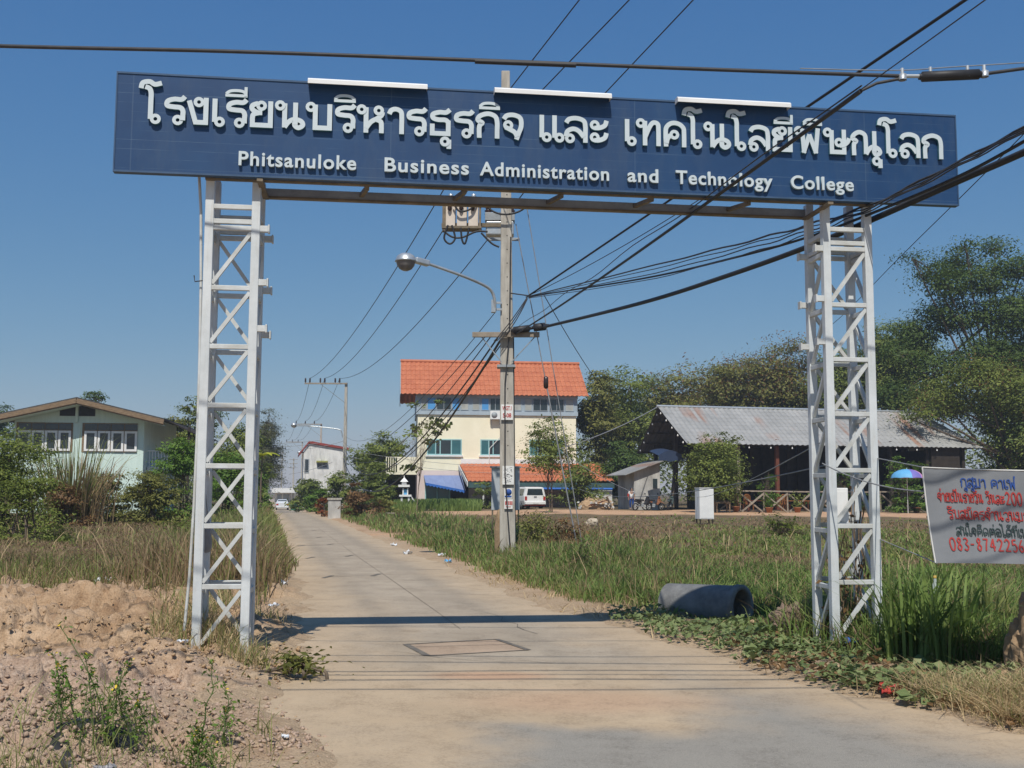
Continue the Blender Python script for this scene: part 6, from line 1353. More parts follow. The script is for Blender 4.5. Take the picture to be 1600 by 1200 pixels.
def plant(name, label, cat, box_, d, mk, base_u=None, lobes=9, seed=0, cov=2.0, leaf=None, group=None, trunk=None, low=.0, gap=1.0, up=.5, tall=False, zoff=0.0, stems=1, tips=0, lpx=None, bark='bark', asp=.45):
    u0, v0, u1, v1 = box_; g = np.random.default_rng(seed * 7 + 5)
    x0, x1 = at(u0, v1, d).x, at(u1, v1, d).x; zt, zl = at((u0 + u1) / 2, v0, d).z, at((u0 + u1) / 2, v1, d).z
    bx = at(base_u, v1, d).x if base_u else (x0 + x1) / 2; bz_ = gz(bx, d) + zoff; zl = max(zl, bz_ + low)
    Wd, Ht = x1 - x0, zt - zl; T = thing(name, label, cat, (bx, d, bz_), 0, group)
    cx, cz = (x0 + x1) / 2 - bx, (zl + zt) / 2 - bz_; dep = Wd * .45
    C = []; rs = []
    k = 0
    for (lu, lv, lr) in lpx or ():
        q = at(lu, lv, d); r = lr / F * d; C.append(np.array([q.x - bx, g.uniform(-.35, .35) * dep * .8, q.z - bz_])); rs.append(r)
    while not lpx and len(C) < lobes and k < 400:
        k += 1; p = g.uniform(-1, 1, 3)
        if (p ** 2).sum() > 1: continue
        r = g.uniform(.18, .34) * min(Wd, Ht) if not tall else g.uniform(.20, .30) * Wd * (1.1 - .5 * p[2])
        q = np.array([p[0] * max(Wd / 2 - r * .85, .02), p[1] * dep * .7, p[2] * max(Ht / 2 - r * .75, .02)])
        if tall: q[0] *= .75 - .45 * p[2]
        C.append(q + (cx, 0, cz)); rs.append(r)
    if stems > 2:
        for q in range(6):
            r = g.uniform(.20, .30) * min(Wd, Ht); C.append(np.array([cx + (q / 5 - .5) * (Wd - r), g.uniform(-.5, .5) * dep * .5, r * .7])); rs.append(r)
    C = np.array(C); rs = np.array(rs); L = leaf or max(.07, d * .0027)
    n = int(cov * Wd * Ht * .72 / (.11 * L * L)); per = 34; nc = max(6, n // per)
    w = rs ** 2 / (rs ** 2).sum(); li = g.choice(len(C), nc, p=w); dirs = sph(nc, g); dirs[:, 2] = dirs[:, 2] * .85 + .1
    rad_ = (.45 + .6 * g.random(nc) ** .6 * gap)[:, None]
    cl = C[li] + dirs * rs[li][:, None] * rad_ * np.array([1, 1, .85]); cr = np.clip(min(Wd, Ht) * .06, .12, .6)
    P = np.repeat(cl, per, 0) + g.normal(size=(nc * per, 3)) * (cr * g.uniform(.5, 1.6, (nc, 1))).repeat(per, 0) * np.array([1.15, 1.15, .42])
    ND = np.repeat(dirs * np.array([1, 1, .8]) + np.array([0, 0, .25]), per, 0)[P[:, 2] > .03]; P = P[P[:, 2] > .03]
    LS = np.full(len(P), L) * np.repeat(g.uniform(.7, 1.35, nc), per)[:len(P)]
    leaf_mesh('crown' if trunk else 'foliage', P, LS, LG[mk], T, up, asp, g, ND)
    if tips:
        hi = cl[(cl[:, 2] > np.quantile(cl[:, 2], .45)) & (g.random(len(cl)) < tips)]
        Q_ = np.repeat(hi, 16, 0) + g.normal(size=(len(hi) * 16, 3)) * cr * np.array([1, 1, .8]) + (0, -cr * .8, cr * .6); leaf_mesh('dry_pods', Q_, np.full(len(Q_), L * .9), LG['brown'], T, 0, .4, g)
    b = MB(); tr = trunk or max(.02, Wd * .015)
    for s in range(stems):
        top = np.array([cx * .8 + g.normal() * .1, 0, cz + Ht * .12]); off = np.array([g.normal() * .15 * (stems > 1), g.normal() * .15 * (stems > 1), 0])
        mid = top * .5 + np.array([g.normal() * .06 * Ht, g.normal() * .04 * Ht, 0]) * (.4 if trunk else .2)
        spine = cm([off - (0, 0, .2), mid * .6 + off, mid + off * .6, top], 4); b.tube([Vector(p) for p in spine], list(np.linspace(tr, tr * .35, len(spine))), 7)
        for c_, r_ in zip(C[s::stems], rs[s::stems]):
            f = g.uniform(.35, .95); st = np.array(spine[int(f * (len(spine) - 1))]); m_ = st * .5 + c_ * .5 + np.array([0, 0, -.08 * r_])
            b.tube([Vector(p) for p in cm([st, m_, c_], 3)], list(np.linspace(tr * .45, tr * .16, 7)), 5)
            near = cl[np.argsort(((cl - c_) ** 2).sum(1))[:40]]
            for e in near[g.choice(len(near), min(5, len(near)), False)]: b.tube([Vector(c_), Vector(c_ * .4 + e * .6), Vector(e)], [tr * .16, tr * .1, tr * .05], 4, cap=False)
    b.build('trunk' if trunk else 'stem', M[bark], T); return T
TG = 'trees of the line behind the restaurant'
plant('tree', 'tallest dark tree with a spired crown rising at the right edge', 'tree', (1392, 372, 1690, 650), 92, 'dark', 1560, 34, 1, 3.3, None, TG, .30, gap=1.1, lpx=((1500, 388, 14), (1503, 412, 26), (1470, 448, 28), (1535, 440, 36), (1446, 424, 15), (1418, 408, 10), (1492, 492, 42), (1562, 500, 46), (1440, 520, 30), (1600, 556, 48), (1530, 570, 48), (1468, 578, 40), (1585, 425, 26), (1632, 480, 50), (1406, 556, 26), (1402, 618, 32), (1560, 630, 46), (1480, 632, 36), (1660, 560, 60), (1640, 640, 60), (1560, 386, 16)))
plant('tree', 'lower olive tree drooping over the right end of the iron roof', 'tree', (1415, 560, 1700, 760), 86, 'mid', 1590, 26, 2, 1.9, None, TG, .3, tips=.12, lpx=((1440, 640, 22), (1474, 612, 32), (1530, 596, 40), (1590, 620, 48), (1602, 690, 46), (1655, 650, 55), (1600, 745, 40), (1424, 655, 12), (1655, 730, 50), (1562, 660, 26), (1505, 634, 24)))
plant('tree', 'dense green tree filling the gap right of the right lattice tower', 'tree', (1335, 488, 1490, 680), 108, 'mid', 1410, 18, 3, 2.6, None, TG, .3)
plant('tree', 'broad tree seen through the right lattice tower above the iron roof', 'tree', (1250, 535, 1385, 690), 112, 'mid', 1320, 16, 4, 2.6, None, TG, .3)
plant('tree', 'rust tipped tree directly left of the right lattice tower', 'tree', (1160, 526, 1302, 720), 116, 'olive', 1230, 18, 5, 2.6, None, TG, .3, tips=.8)
plant('tree', 'brown topped round tree behind the middle of the iron roof', 'tree', (1070, 541, 1210, 720), 118, 'olive', 1140, 18, 6, 2.6, None, TG, .3, tips=.65)
plant('tree', 'green tree directly above the left end of the iron roof ridge', 'tree', (985, 553, 1118, 745), 114, 'olive', 1050, 18, 7, 2.6, None, TG, .3, tips=.45)
plant('tree', 'bushy green tree between the orange roof and the iron roof', 'tree', (918, 566, 1040, 770), 108, 'mid', 980, 18, 8, 2.7, None, TG, .3)
plant('tree', 'leafy tree touching the right end of the orange tiled roof', 'tree', (890, 564, 975, 775), 104, 'olive', 930, 14, 9, 2.6, None, TG, .26)
plant('tree', 'tall dark tree partly out of frame beyond the banner', 'tree', (1530, 600, 1740, 800), 88, 'dark', 1620, 18, 10, 2.6, None, TG, .3)
plant('tree', 'dark undergrowth tree between tiled lean-to and white shack', 'tree', (925, 680, 1015, 795), 98, 'dark', 975, 12, 11, 2.8, None, TG, .12)
plant('tree', 'feathery thin tree shading the right half of the cream house', 'tree', (808, 636, 910, 770), 72, 'mid', 864, 20, 12, .95, .17, None, .05, gap=1.15, stems=2)
plant('tree', 'slender sapling with sparse round leaves before the cream house left corner', 'tree', (606, 612, 702, 770), 78, 'mid', 651, 14, 13, .30, .34, None, .038, gap=1.3, bark='palebark', asp=.7)
plant('tree', 'compact bright green tree in front of the iron roof', 'tree', (1064, 662, 1174, 800), 74, 'mid', 1112, 22, 14, 3.2, None, None, .10, gap=1.1)
plant('tree', 'round dark mango tree left of the cream house', 'tree', (544, 664, 636, 790), 100, 'mid', 585, 18, 15, 2.6, None, None, .2)
plant('tree', 'tall feathery casuarina with a pale tapering crown beside the far road', 'tree', (380, 634, 452, 778), 122, 'feather', 416, 40, 16, 5.0, .26, None, .2, tall=True, asp=.2)
plant('tree', 'tree rising behind the left lattice tower', 'tree', (274, 608, 346, 760), 84, 'mid', 310, 14, 17, 2.3, None, None, .2)
plant('tree', 'dark round tree between the left lattice tower and the casuarina', 'tree', (322, 648, 412, 790), 92, 'mid', 368, 16, 18, 2.5, None, None, .2)
plant('tree', 'small umbrella shaped tree above the mint house roof', 'tree', (116, 603, 170, 660), 96, 'dark', 140, 6, 19, 1.3, None, None, .12)
plant('tree', 'dark tree top at the left edge over the mint house eave', 'tree', (-60, 626, 28, 700), 96, 'dark', -10, 6, 20, 2, None, None, .15)
plant('tree', 'leafy tree right behind the mint house veranda', 'tree', (246, 640, 300, 760), 88, 'olive', 272, 8, 21, 2, None, None, .15)
SG = 'roadside bushes'
for lb, bx, d, mk, sd, cov in (
    ('dark layered bush at the left edge before the mint house', (-70, 662, 80, 808), 34, 'mid', 31, 1.7),
    ('low dark bush under the layered bush at the left edge', (-30, 735, 105, 812), 30, 'mid', 32, 1.7),
    ('feathery bright green bush right of the mint house', (236, 676, 330, 800), 50, 'bright', 33, 1.6),
    ('leafy green bush behind the lower left lattice tower', (300, 700, 404, 800), 58, 'bright', 34, 1.7),
    ('olive scrub under the mint house wall', (116, 736, 222, 808), 46, 'olive', 35, 2.6),
    ('green brown scrub between mint house and left tower', (176, 732, 290, 808), 43, 'olive', 36, 2.3),
    ('reddish dry scrub at the foot of the tall reeds', (66, 742, 140, 812), 41, 'brown', 37, 1.5),
    ('bright bush left of the road below the casuarina', (380, 715, 424, 796), 88, 'bright', 38, 2.0),
    ('dark bush left of the road behind the silver car', (376, 690, 424, 790), 108, 'mid', 39, 2.0),
    ('green bush right of the road beyond the silver car', (455, 738, 504, 796), 150, 'mid', 40, 2.0),
    ('dense green bush under the long crossarm pole', (500, 728, 556, 806), 96, 'mid', 41, 2.0),
    ('small red leaved bush by the grey wall end', (493, 772, 514, 806), 76, 'redbush', 42, 1.8),
    ('large rusty brown bush right of the grey wall end', (536, 752, 596, 812), 66, 'brown', 43, 1.6),
    ('green bush left of the spirit house', (572, 748, 622, 806), 84, 'mid', 44, 1.8),
    ('wide green bush behind the rusty bush by the long crossarm pole', (540, 705, 612, 806), 90, 'mid', 56, 2.0),
    ('green roadside bush left of the road under the yellow leaves', (372, 752, 416, 800), 70, 'mid', 57, 1.8),
    ('dark green bush at the right road edge under the white gabled house', (456, 738, 508, 800), 122, 'mid', 58, 2.3),
    ('low green bush between the wheelie bin and the red bush', (470, 756, 520, 806), 98, 'bright', 59, 2.2),
    ('olive bush before the spirit house slab', (572, 766, 622, 816), 68, 'olive', 60, 1.8),
    ('green bush in front of the tiled lean-to beside the van', (862, 712, 950, 796), 86, 'mid', 45, 1.5),
    ('young bush under the lean-to eave behind the grey cabinet', (738, 748, 790, 796), 90, 'mid', 46, 1.4),
    ('leafy garden shrub behind the parasol', (1380, 705, 1450, 796), 77, 'bright', 47, 1.2),
    ('yellow green shrub inside the fence left of the right tower', (1180, 722, 1222, 792), 76, 'bright', 48, .6),
    ('leafy shrub behind the fence seen through the right tower', (1278, 715, 1350, 794), 77, 'bright', 49, .8),
    ('dark weedy bush at the foot of the concrete pole', (800, 790, 868, 872), 28.5, 'olive', 50, .9),
    ('dry brown weed tangle right of the concrete pole', (850, 800, 935, 885), 26, 'brown', 51, .6),
    ('green weed bush on the verge before the guy wires', (870, 842, 940, 925), 20.5, 'lush', 52, .8),
    ('leafy weed beside the left lattice tower in the dry field', (250, 798, 312, 880), 27, 'mid', 53, .9),
    ('green weed shrub in the field right of the white cabinet', (1180, 800, 1262, 850), 38, 'mid', 54, .7),
    ('small weed tuft on the dirt right of the left tower foot', (436, 1012, 492, 1066), 9.6, 'olive', 55, .7),
):
    plant('bush', lb, 'bush', bx, d, mk, None, 13, sd, cov * 1.15, None, SG, None, stems=4, low=.02)
# wood behind everything
g = np.random.default_rng(77); n = 26000; a = np.where(g.random(n) < .38, g.uniform(-.62, -.235, n), g.uniform(-.02, .62, n)); dd = np.where(a < 0, g.uniform(190, 300, n), g.uniform(122, 150, n))
hh = 5.5 + 4.5 * fbm(a * 34 + 9, dd * .01, 3) + 1.5 * (a > 0); zz = g.random(n) ** .8 * hh
P = np.stack([dd * np.sin(a), dd * np.cos(a), zz + gzs(dd * np.sin(a), dd * np.cos(a))], -1)
tag(leaf_mesh('distant_wood', P, np.where(a < 0, 1.2, .6), LG['mid']), kind='stuff')
# potted plants along the fence
for k, (u, lb) in enumerate(((1150, 'leftmost clay pot with a spiky plant by the fence'), (1202, 'clay pot plant before the fence left of the red post'), (1246, 'clay pot plant before the fence right of the red post'), (1366, 'clay pot plant just right of the right lattice tower'), (1400, 'clay pot plant left of the parasol pole'), (1432, 'clay pot plant right of the parasol pole'))):
    x, _ = F6.p(u, 790, -.4); w = F6.w(x, -.4, 0); T = thing('potted_plant', lb, 'potted plant', (w.x, w.y, gz(w.x, w.y)), 0, 'potted plants along the timber fence')
    b = MB(); b.lathe([(0, 0), (.17, 0), (.25, .32), (.28, .33), (.28, .38), (.22, .38), (.2, .3), (0, .3)], n=14); b.build('pot', M['clay'], T)
    g = np.random.default_rng(k); nn = 110; P = g.normal(size=(nn, 3)) * (.22, .22, .3) + (0, 0, .85); P[:, 2] = np.maximum(P[:, 2], .42); leaf_mesh('foliage', P, np.full(nn, .24), LG['bright' if k % 2 else 'mid'], T, .2, .3, g)
    b = MB()
    for q in range(5): b.tube([Vector((0, 0, .3)), Vector(P[q] * .5 + np.array([0, 0, .2])), Vector(P[q])], .012, 4)
    b.build('stem', M['stem'], T)
# ------------------------------------------------------------------ grasses
def blades(name, x, y, h, w, mk, seed, lean=.45, z=None, kind='stuff', parent=None, az=None, droop=0.0):
    g = np.random.default_rng(seed); n = len(x); z = gzs(x, y) - .02 if z is None else z
    a = g.uniform(0, 2 * math.pi, n) if az is None else az; f = g.uniform(0, 2 * math.pi, n); l = np.abs(g.normal(0, lean, n)) * h
    d = np.stack([np.cos(a), np.sin(a)], -1) * l[:, None]; s = np.stack([np.cos(f), np.sin(f)], -1) * (w / 2)[:, None]
    V = np.zeros((n, 7, 3)); 
    for k, (t, ws, lf) in enumerate(((0, .8, 0), (.45, 1, .22), (.8, .6, .62))):
        for sg, o in ((1, 0), (-1, 1)):
            V[:, k * 2 + o, 0] = x + d[:, 0] * lf + sg * s[:, 0] * ws; V[:, k * 2 + o, 1] = y + d[:, 1] * lf + sg * s[:, 1] * ws; V[:, k * 2 + o, 2] = z + h * t
    V[:, 6, 0] = x + d[:, 0]; V[:, 6, 1] = y + d[:, 1]; V[:, 6, 2] = z + h * (.98 - droop * g.random(n))
    i = np.arange(n)[:, None] * 7; q = np.concatenate([i + np.array([0, 1, 3, 2]), i + np.array([2, 3, 5, 4])]); t3 = i + np.array([4, 5, 6])
    o = npmesh(name, V.reshape(-1, 3), [q, t3], LG[mk], parent)
    if kind: tag(o, kind=kind)
    return o
def scatter(n, d0, d1, a0, a1, fn, seed):
    g = np.random.default_rng(seed); a = np.radians(g.uniform(a0, a1, n)); d = 1 / g.uniform(1 / d1, 1 / d0, n); x, y = d * np.sin(a), d * np.cos(a)
    k = g.random(n) < fn(x, y); return x[k], y[k]
def clumpy(x, y, s=1.0, o=0.0): return fbm(x * s + o, y * s + o, 3)
EDW = lambda x, y: sdpav(x, y) + (fbm(x * 1.3, y * 1.3, 4) - .5) * .55
def notrack(x, y): return 1 - np.clip(np.maximum(TRK(x, y), sst(2.4, 1.2, np.abs(y - 40.5 - .2 * (x + 4))) * sst(3.0, 1.6, lat(x, y) - 1.5) * (lat(x, y) > 1.5)), 0, 1)
wd = lambda x, y, k=.0011, lo=.005: np.maximum(np.hypot(x, y) * k, lo) * (.7 + .6 * nr.random(len(x)))
def inbush(x, y): return 1.0
# left dry field
x, y = scatter(230000, 16.5, 75, -31, -9, lambda x, y: sst(17.5, 21.5, y + (clumpy(x, y, .6) - .5) * 5) * sst(.6, 1.4, -EDW(x, y)) * sst(.30, .5, clumpy(x, y, .8)) * (lat(x, y) < 0) * (np.hypot(x + 28, y - 66) > 0), 1)
h = (.05 + .26 * clumpy(x, y, .35, 3)) * (.5 + .8 * nr.random(len(x))); k = nr.random(len(x)); m1 = k < .52; m2 = (k >= .52) & (k < .78); m3 = k >= .78
m3 |= (clumpy(x, y, .22, 40) > .58) & (k > .4); m1 &= ~m3; m2 &= ~m3
blades('dry_grass', x[m1], y[m1], h[m1], wd(x[m1], y[m1], .00062), 'drypurple', 2, 1.2); blades('dry_grass', x[m2], y[m2], h[m2] * 1.1, wd(x[m2], y[m2], .0007), 'dry', 3, .8); blades('grass', x[m3], y[m3], h[m3] * .9, wd(x[m3], y[m3], .0008), 'grass', 4, .8)
# tall roadside grass on the left
x, y = scatter(80000, 15.5, 140, -26, -6, lambda x, y: sst(.02 + .5 * sst(22, 17, y), .3 + .5 * sst(22, 17, y), -EDW(x, y)) * sst(3.4, 1.0, -EDW(x, y)) * (lat(x, y) < 0) * sst(15.5, 19, y + (clumpy(x, y, .8) - .5) * 3), 5)
h = (.48 + .56 * clumpy(x, y, .5, 9)) * (.6 + .6 * nr.random(len(x))) * sst(-.2, 1.0, -EDW(x, y)) * .9 + .10; k = nr.random(len(x)) < np.clip((y - 15) / 18, .2, .78)
blades('grass', x[k], y[k], h[k], wd(x[k], y[k]), 'grass', 6); blades('dry_grass', x[~k], y[~k], h[~k], wd(x[~k], y[~k], .0009), 'dry', 7)
# green edge of the field behind the bare earth, and sparse tufts by the tower
x, y = scatter(26000, 13.2, 24, -27, -9.5, lambda x, y: (sst(.52, .62, clumpy(x, y, .7, 21)) * sst(14.8, 18, y) * sst(26, 19, y) + .35 * sst(.55, .65, clumpy(x, y, 1.1, 5)) * (x > -4.4)) * sst(.4, 1.2, -EDW(x, y)) * (lat(x, y) < 0), 8)
k = nr.random(len(x)) < .6; h = .12 + .3 * nr.random(len(x)); blades('grass', x[k], y[k], h[k], wd(x[k], y[k], .0008), 'grass', 9, .7); blades('dry_grass', x[~k], y[~k], h[~k], wd(x[~k], y[~k], .0007), 'dry', 10, .8)
x, y = scatter(9000, 9.9, 13.6, -18, -10.5, lambda x, y: sst(.45, .6, clumpy(x, y, 1.4, 8)) * sst(.15, .5, -EDW(x, y)) * sst(-4.2, -3.2, x), 11)
k = nr.random(len(x)) < .35; h = .08 + .22 * nr.random(len(x)); blades('grass', x[k], y[k], h[k], wd(x[k], y[k], .0007, .004), 'grass', 12, .8); blades('dry_grass', x[~k], y[~k], h[~k], wd(x[~k], y[~k], .0006, .004), 'straw', 13, 1.2)
# right field
RF = lambda x, y: (lat(x, y) > 0) * notrack(x, y) * sst(9.8, 11.2, y + .30 * x)
x, y = scatter(160000, 11, 60, -9, 31, lambda x, y: RF(x, y) * sst(.7, 1.8, -EDW(x, y)) * (.35 + .65 * sst(.35, .55, clumpy(x, y, .7, 2))), 14)
near = sst(27, 13, y); h = (.11 + .17 * clumpy(x, y, .4, 6) + .16 * near * sst(1.2, 3, x)) * (1 - .85 * sst(1.7, .9, np.hypot((x - 2.75) / 1.15, (y - 13.5) / 1.0))) * (.6 + .7 * nr.random(len(x))) * (1 - .62 * sst(34, 55, y))
dryp = sst(.40, .55, clumpy(x, y, .14, 12)) * sst(18, 27, y) * .70 + .14; k = nr.random(len(x)); m1 = k < dryp; m2 = (~m1) & (k > .45 + .5 * sst(22, 15, y) * 0 + .35 * sst(30, 16, y)); m3 = ~m1 & ~m2
j = m1 & (nr.random(len(x)) < .55); blades('dry_grass', x[j], y[j], h[j], wd(x[j], y[j]), 'drypurple', 15, 1.0); j2 = m1 & ~j; blades('dry_grass', x[j2], y[j2], h[j2], wd(x[j2], y[j2], .0009), 'dry', 16)
blades('grass', x[m2], y[m2], h[m2], wd(x[m2], y[m2]), 'grass', 17, .8, droop=.3); blades('grass', x[m3], y[m3], h[m3] * 1.05, wd(x[m3], y[m3]), 'lush', 18, .8, droop=.3)
# lush verge right of the road
x, y = scatter(105000, 15.5, 120, -13, 10, lambda x, y: (lat(x, y) > 0) * notrack(x, y) * sst(.45, 1.0, -EDW(x, y)) * sst(6.0, 3.0, -EDW(x, y)) * sst(15.5, 18, y), 19)
h = (.16 + .56 * clumpy(x, y, .5, 14) * sst(.4, 2.0, -EDW(x, y))) * (.6 + .7 * nr.random(len(x))); k = nr.random(len(x)); m1 = k < .55; m2 = (k >= .55) & (k < .85); m3 = k >= .85
blades('grass', x[m1], y[m1], h[m1], wd(x[m1], y[m1], .0009), 'lush', 20, .7, droop=.3); blades('grass', x[m2], y[m2], h[m2], wd(x[m2], y[m2], .0009), 'grass', 21, .7, droop=.3); blades('dry_grass', x[m3], y[m3], h[m3] * 1.1, wd(x[m3], y[m3], .0009), 'dry', 22)
# grass below the tiled house
x, y = scatter(22000, 70, 97, -8.5, -1.6, lambda x, y: (lat(x, y) > 3) * notrack(x, y), 23); h = .35 + .6 * nr.random(len(x)); blades('grass', x, y, h, wd(x, y), 'lush', 24, .3)
# leafy weeds among the blades
x, y = scatter(30000, 12, 60, -30, 31, lambda x, y: np.where(lat(x, y) > 0, RF(x, y), sst(18, 22, y)) * sst(.7, 1.6, -EDW(x, y)) * sst(.54, .66, clumpy(x, y, .55, 50)), 120)
z = gzs(x, y) + .04 + (.10 + .28 * clumpy(x, y, .9, 61)) * nr.random(len(x)); j = nr.random(len(x)) < .68
for q, mk in ((j, 'mid'), (~j, 'brown')): tag(leaf_mesh('ground_weeds', np.stack([x, y, z], -1)[q], np.maximum(np.hypot(x, y) * .0026, .04)[q], LG[mk], None, .6, .5), kind='stuff')
# tall sparse stems with seed heads
x, y = scatter(2600, 12, 55, -30, 31, lambda x, y: np.where(lat(x, y) > 0, RF(x, y), sst(18, 22, y)) * sst(.7, 1.6, -EDW(x, y)) * sst(.42, .6, clumpy(x, y, .5, 70)) * (1 - sst(1.8, .9, np.hypot((x - 2.7) / 1.3, (y - 13.6) / 1.2))), 121)
h = (.35 + .45 * nr.random(len(x))) * (1 - .5 * sst(34, 55, y)); blades('seed_stems', x, y, h, wd(x, y, .0006, .003), 'straw', 122, .45, droop=.25)
# straw along the edges of the pavement
x, y = scatter(34000, 7.0, 24, -8, 31, lambda x, y: (lat(x, y) > 0) * sst(.02, .25, -EDW(x, y)) * sst(1.3, .6, -EDW(x, y)) * sst(.32, .5, clumpy(x, y, 1.2, 7)) * np.where((y < 14) & (y + .30 * x > 9.8) & (y + .1 * x < 14), .15, 1), 25)
h = .04 + .13 * nr.random(len(x)); blades('dead_straw', x, y, h, wd(x, y, .0007, .004), 'straw', 26, 2.0)
x, y = scatter(30000, 6.6, 9.6, 19, 31, lambda x, y: sst(.05, .35, -EDW(x, y)) * (.35 + .65 * sst(.35, .5, clumpy(x, y, 1.5, 3))) * sst(2.9, 3.3, x), 27)
h = .05 + .22 * nr.random(len(x)); k = nr.random(len(x)) < .8; blades('dead_straw', x[k], y[k], h[k], wd(x[k], y[k], .0007, .004), 'straw', 28, 1.6); blades('grass', x[~k], y[~k], h[~k], wd(x[~k], y[~k], .0008, .004), 'grass', 29, .9)
# thick grass round the right tower
x, y = scatter(36000, 10.6, 16, 6, 31, lambda x, y: sst(1.1, 1.9, -EDW(x, y)) * (lat(x, y) > 0) * sst(10.9, 11.7, y + .02 * x) * (1 - sst(1.6, .8, np.hypot((x - 2.7) / 1.3, (y - 13.6) / 1.2))) * (1 - .8 * sst(15.2, 14.2, y) * sst(3.4, 2.9, x)) * (.25 + .75 * sst(.36, .5, clumpy(x, y, 1.0, 31))), 30)
h = (.08 + .24 * clumpy(x, y, .8, 2) + .16 * sst(4.2, 5.2, x)) * (.6 + .7 * nr.random(len(x))); k = nr.random(len(x)); blades('grass', x[k < .7], y[k < .7], h[k < .7], wd(x[k < .7], y[k < .7], .0009), 'lush', 31, .9, droop=.35); j = k >= .7; blades('dry_grass', x[j], y[j], h[j], wd(x[j], y[j], .0008), 'dry', 32, .7)
# cane grass clumps right of the right tower
CG = 'cane grass clumps right of the right tower'
for k, (u, v, n, hh, lb) in enumerate(((1408, 1030, 34, 1.0, 'broad bladed cane grass clump touching the right tower'), (1450, 1035, 38, 1.05, 'broad bladed cane grass clump below the banner left corner'), (1500, 1030, 34, .9, 'broad bladed cane grass clump below the banner middle'), (1545, 1015, 30, .85, 'broad bladed cane grass clump left of the termite mound'), (1475, 985, 30, .8, 'cane grass clump behind the bottle'))):
    p = gnd(u, v, .06); g = np.random.default_rng(k + 300); T = thing('cane_grass', lb, 'grass clump', (p.x, p.y, gz(p.x, p.y)), 0, CG)
    vs = []; q = []; t3 = []
    for i in range(n * 2):
        a = g.uniform(0, 6.28); L = hh * g.uniform(.5, 1.1); ln = abs(g.normal(.35, .3)) * L; w = g.uniform(.008, .019); o = len(vs); f = a + 1.57 + g.normal(0, .4); bx_, by_ = g.normal(0, .10, 2)
        for t_ in (0, .25, .5, .75, .92):
            r = ln * t_ ** 2; z = L * (t_ - .22 * t_ ** 3 * (ln / L) * 1.8); ww = w * (1 - .75 * t_ ** 3)
            for sg in (-1, 1): vs.append((bx_ + math.cos(a) * r + sg * ww * math.cos(f), by_ + math.sin(a) * r + sg * ww * math.sin(f), z))
        vs.append((bx_ + math.cos(a) * ln * 1.1, by_ + math.sin(a) * ln * 1.1, L * (.94 - .35 * ln / L)))
        for s in range(4): q.append((o + s * 2, o + s * 2 + 1, o + s * 2 + 3, o + s * 2 + 2))
        t3.append((o + 8, o + 9, o + 10))
    npmesh('blade_tuft', np.array(vs), [np.array(q), np.array(t3)], LG['lush' if k != 3 else 'grass'], T)
# creeping vines
def vine(n, seed, fn, a0, a1, d0, d1, mk, sz):
    x, y = scatter(n, d0, d1, a0, a1, fn, seed); z = gzs(x, y) + .03 + .13 * clumpy(x, y, 2.2, 4) * nr.random(len(x)); o = leaf_mesh('ground_creeper', np.stack([x, y, z], -1), np.full(len(x), sz) * (.6 + .8 * nr.random(len(x))), LG[mk], None, 1.1, .85); tag(o, kind='stuff')
vine(19000, 41, lambda x, y: sst(.02, .35, -EDW(x, y)) * sst(1.9, 1.0, -EDW(x, y)) * sst(.30, .46, clumpy(x, y, 1.3, 3)) * (x > .9) * sst(8.6, 9.4, y + .05 * x), 5, 25, 8.4, 14.6, 'vine', .06)
vine(8200, 42, lambda x, y: sst(.02, .3, -EDW(x, y)) * sst(1.5, .8, -EDW(x, y)) * sst(.36, .48, clumpy(x, y, 1.1, 13)) * (x > 1.9), 12, 26, 8.2, 11.2, 'vine', .10)
vine(2600, 43, lambda x, y: sst(.02, .3, -EDW(x, y)) * sst(1.7, .8, -EDW(x, y)) * sst(.36, .48, clumpy(x, y, 1.1, 18)) * (x > 1.7), 11, 26, 8.2, 12, 'brown', .05)
# dry vines climbing the right tower's back leg
T = thing('dry_vine', 'tangle of dead vine stems hanging inside the right lattice tower', 'vine', gw(sR0 + .3, .32, 0), GA); b = MB(); g = np.random.default_rng(8)
for k in range(16):
    x, y_ = g.normal(.02, .07), g.normal(0, .06); top = g.uniform(.6, 1.75); P = [(x + g.normal(0, .03), y_ + g.normal(0, .03), z) for z in np.linspace(-.05, top, 6)]; b.tube(cm(P, 3), g.uniform(.003, .008), 5)
b.build('stem', M['wood'], T); P = g.normal(size=(160, 3)) * (.14, .1, .45) + (0, 0, .5); leaf_mesh('dead_leaf', P[P[:, 2] > 0], np.full((P[:, 2] > 0).sum(), .07), LG['brown'], T, 0, .5, g)
# tall reed clump before the mint house
p = at(112, 800, 42); g = np.random.default_rng(91); n = 620; T = thing('reed_clump', 'tall half dry reed clump standing before the mint house', 'reeds', (p.x, 42, gz(p.x, 42)))
for nm, mk, n, hm, sp in (('dry_blade', 'dry', 430, 3.1, 1.0), ('green_blade', 'grass', 200, 4.0, .7)):
    x, y = g.normal(0, .55 * sp, n), g.normal(0, .4, n); h = hm * g.uniform(.35, 1.15, n); h = np.minimum(h, 4.3); az = np.arctan2(y, x) + g.normal(0, .5, n)
    blades(nm, x, y, h, g.uniform(.02, .055, n), mk, 92 if mk == 'dry' else 93, .34, z=np.full(n, -.1), kind=None, parent=T, az=az, droop=.25)
p = at(30, 800, 40)
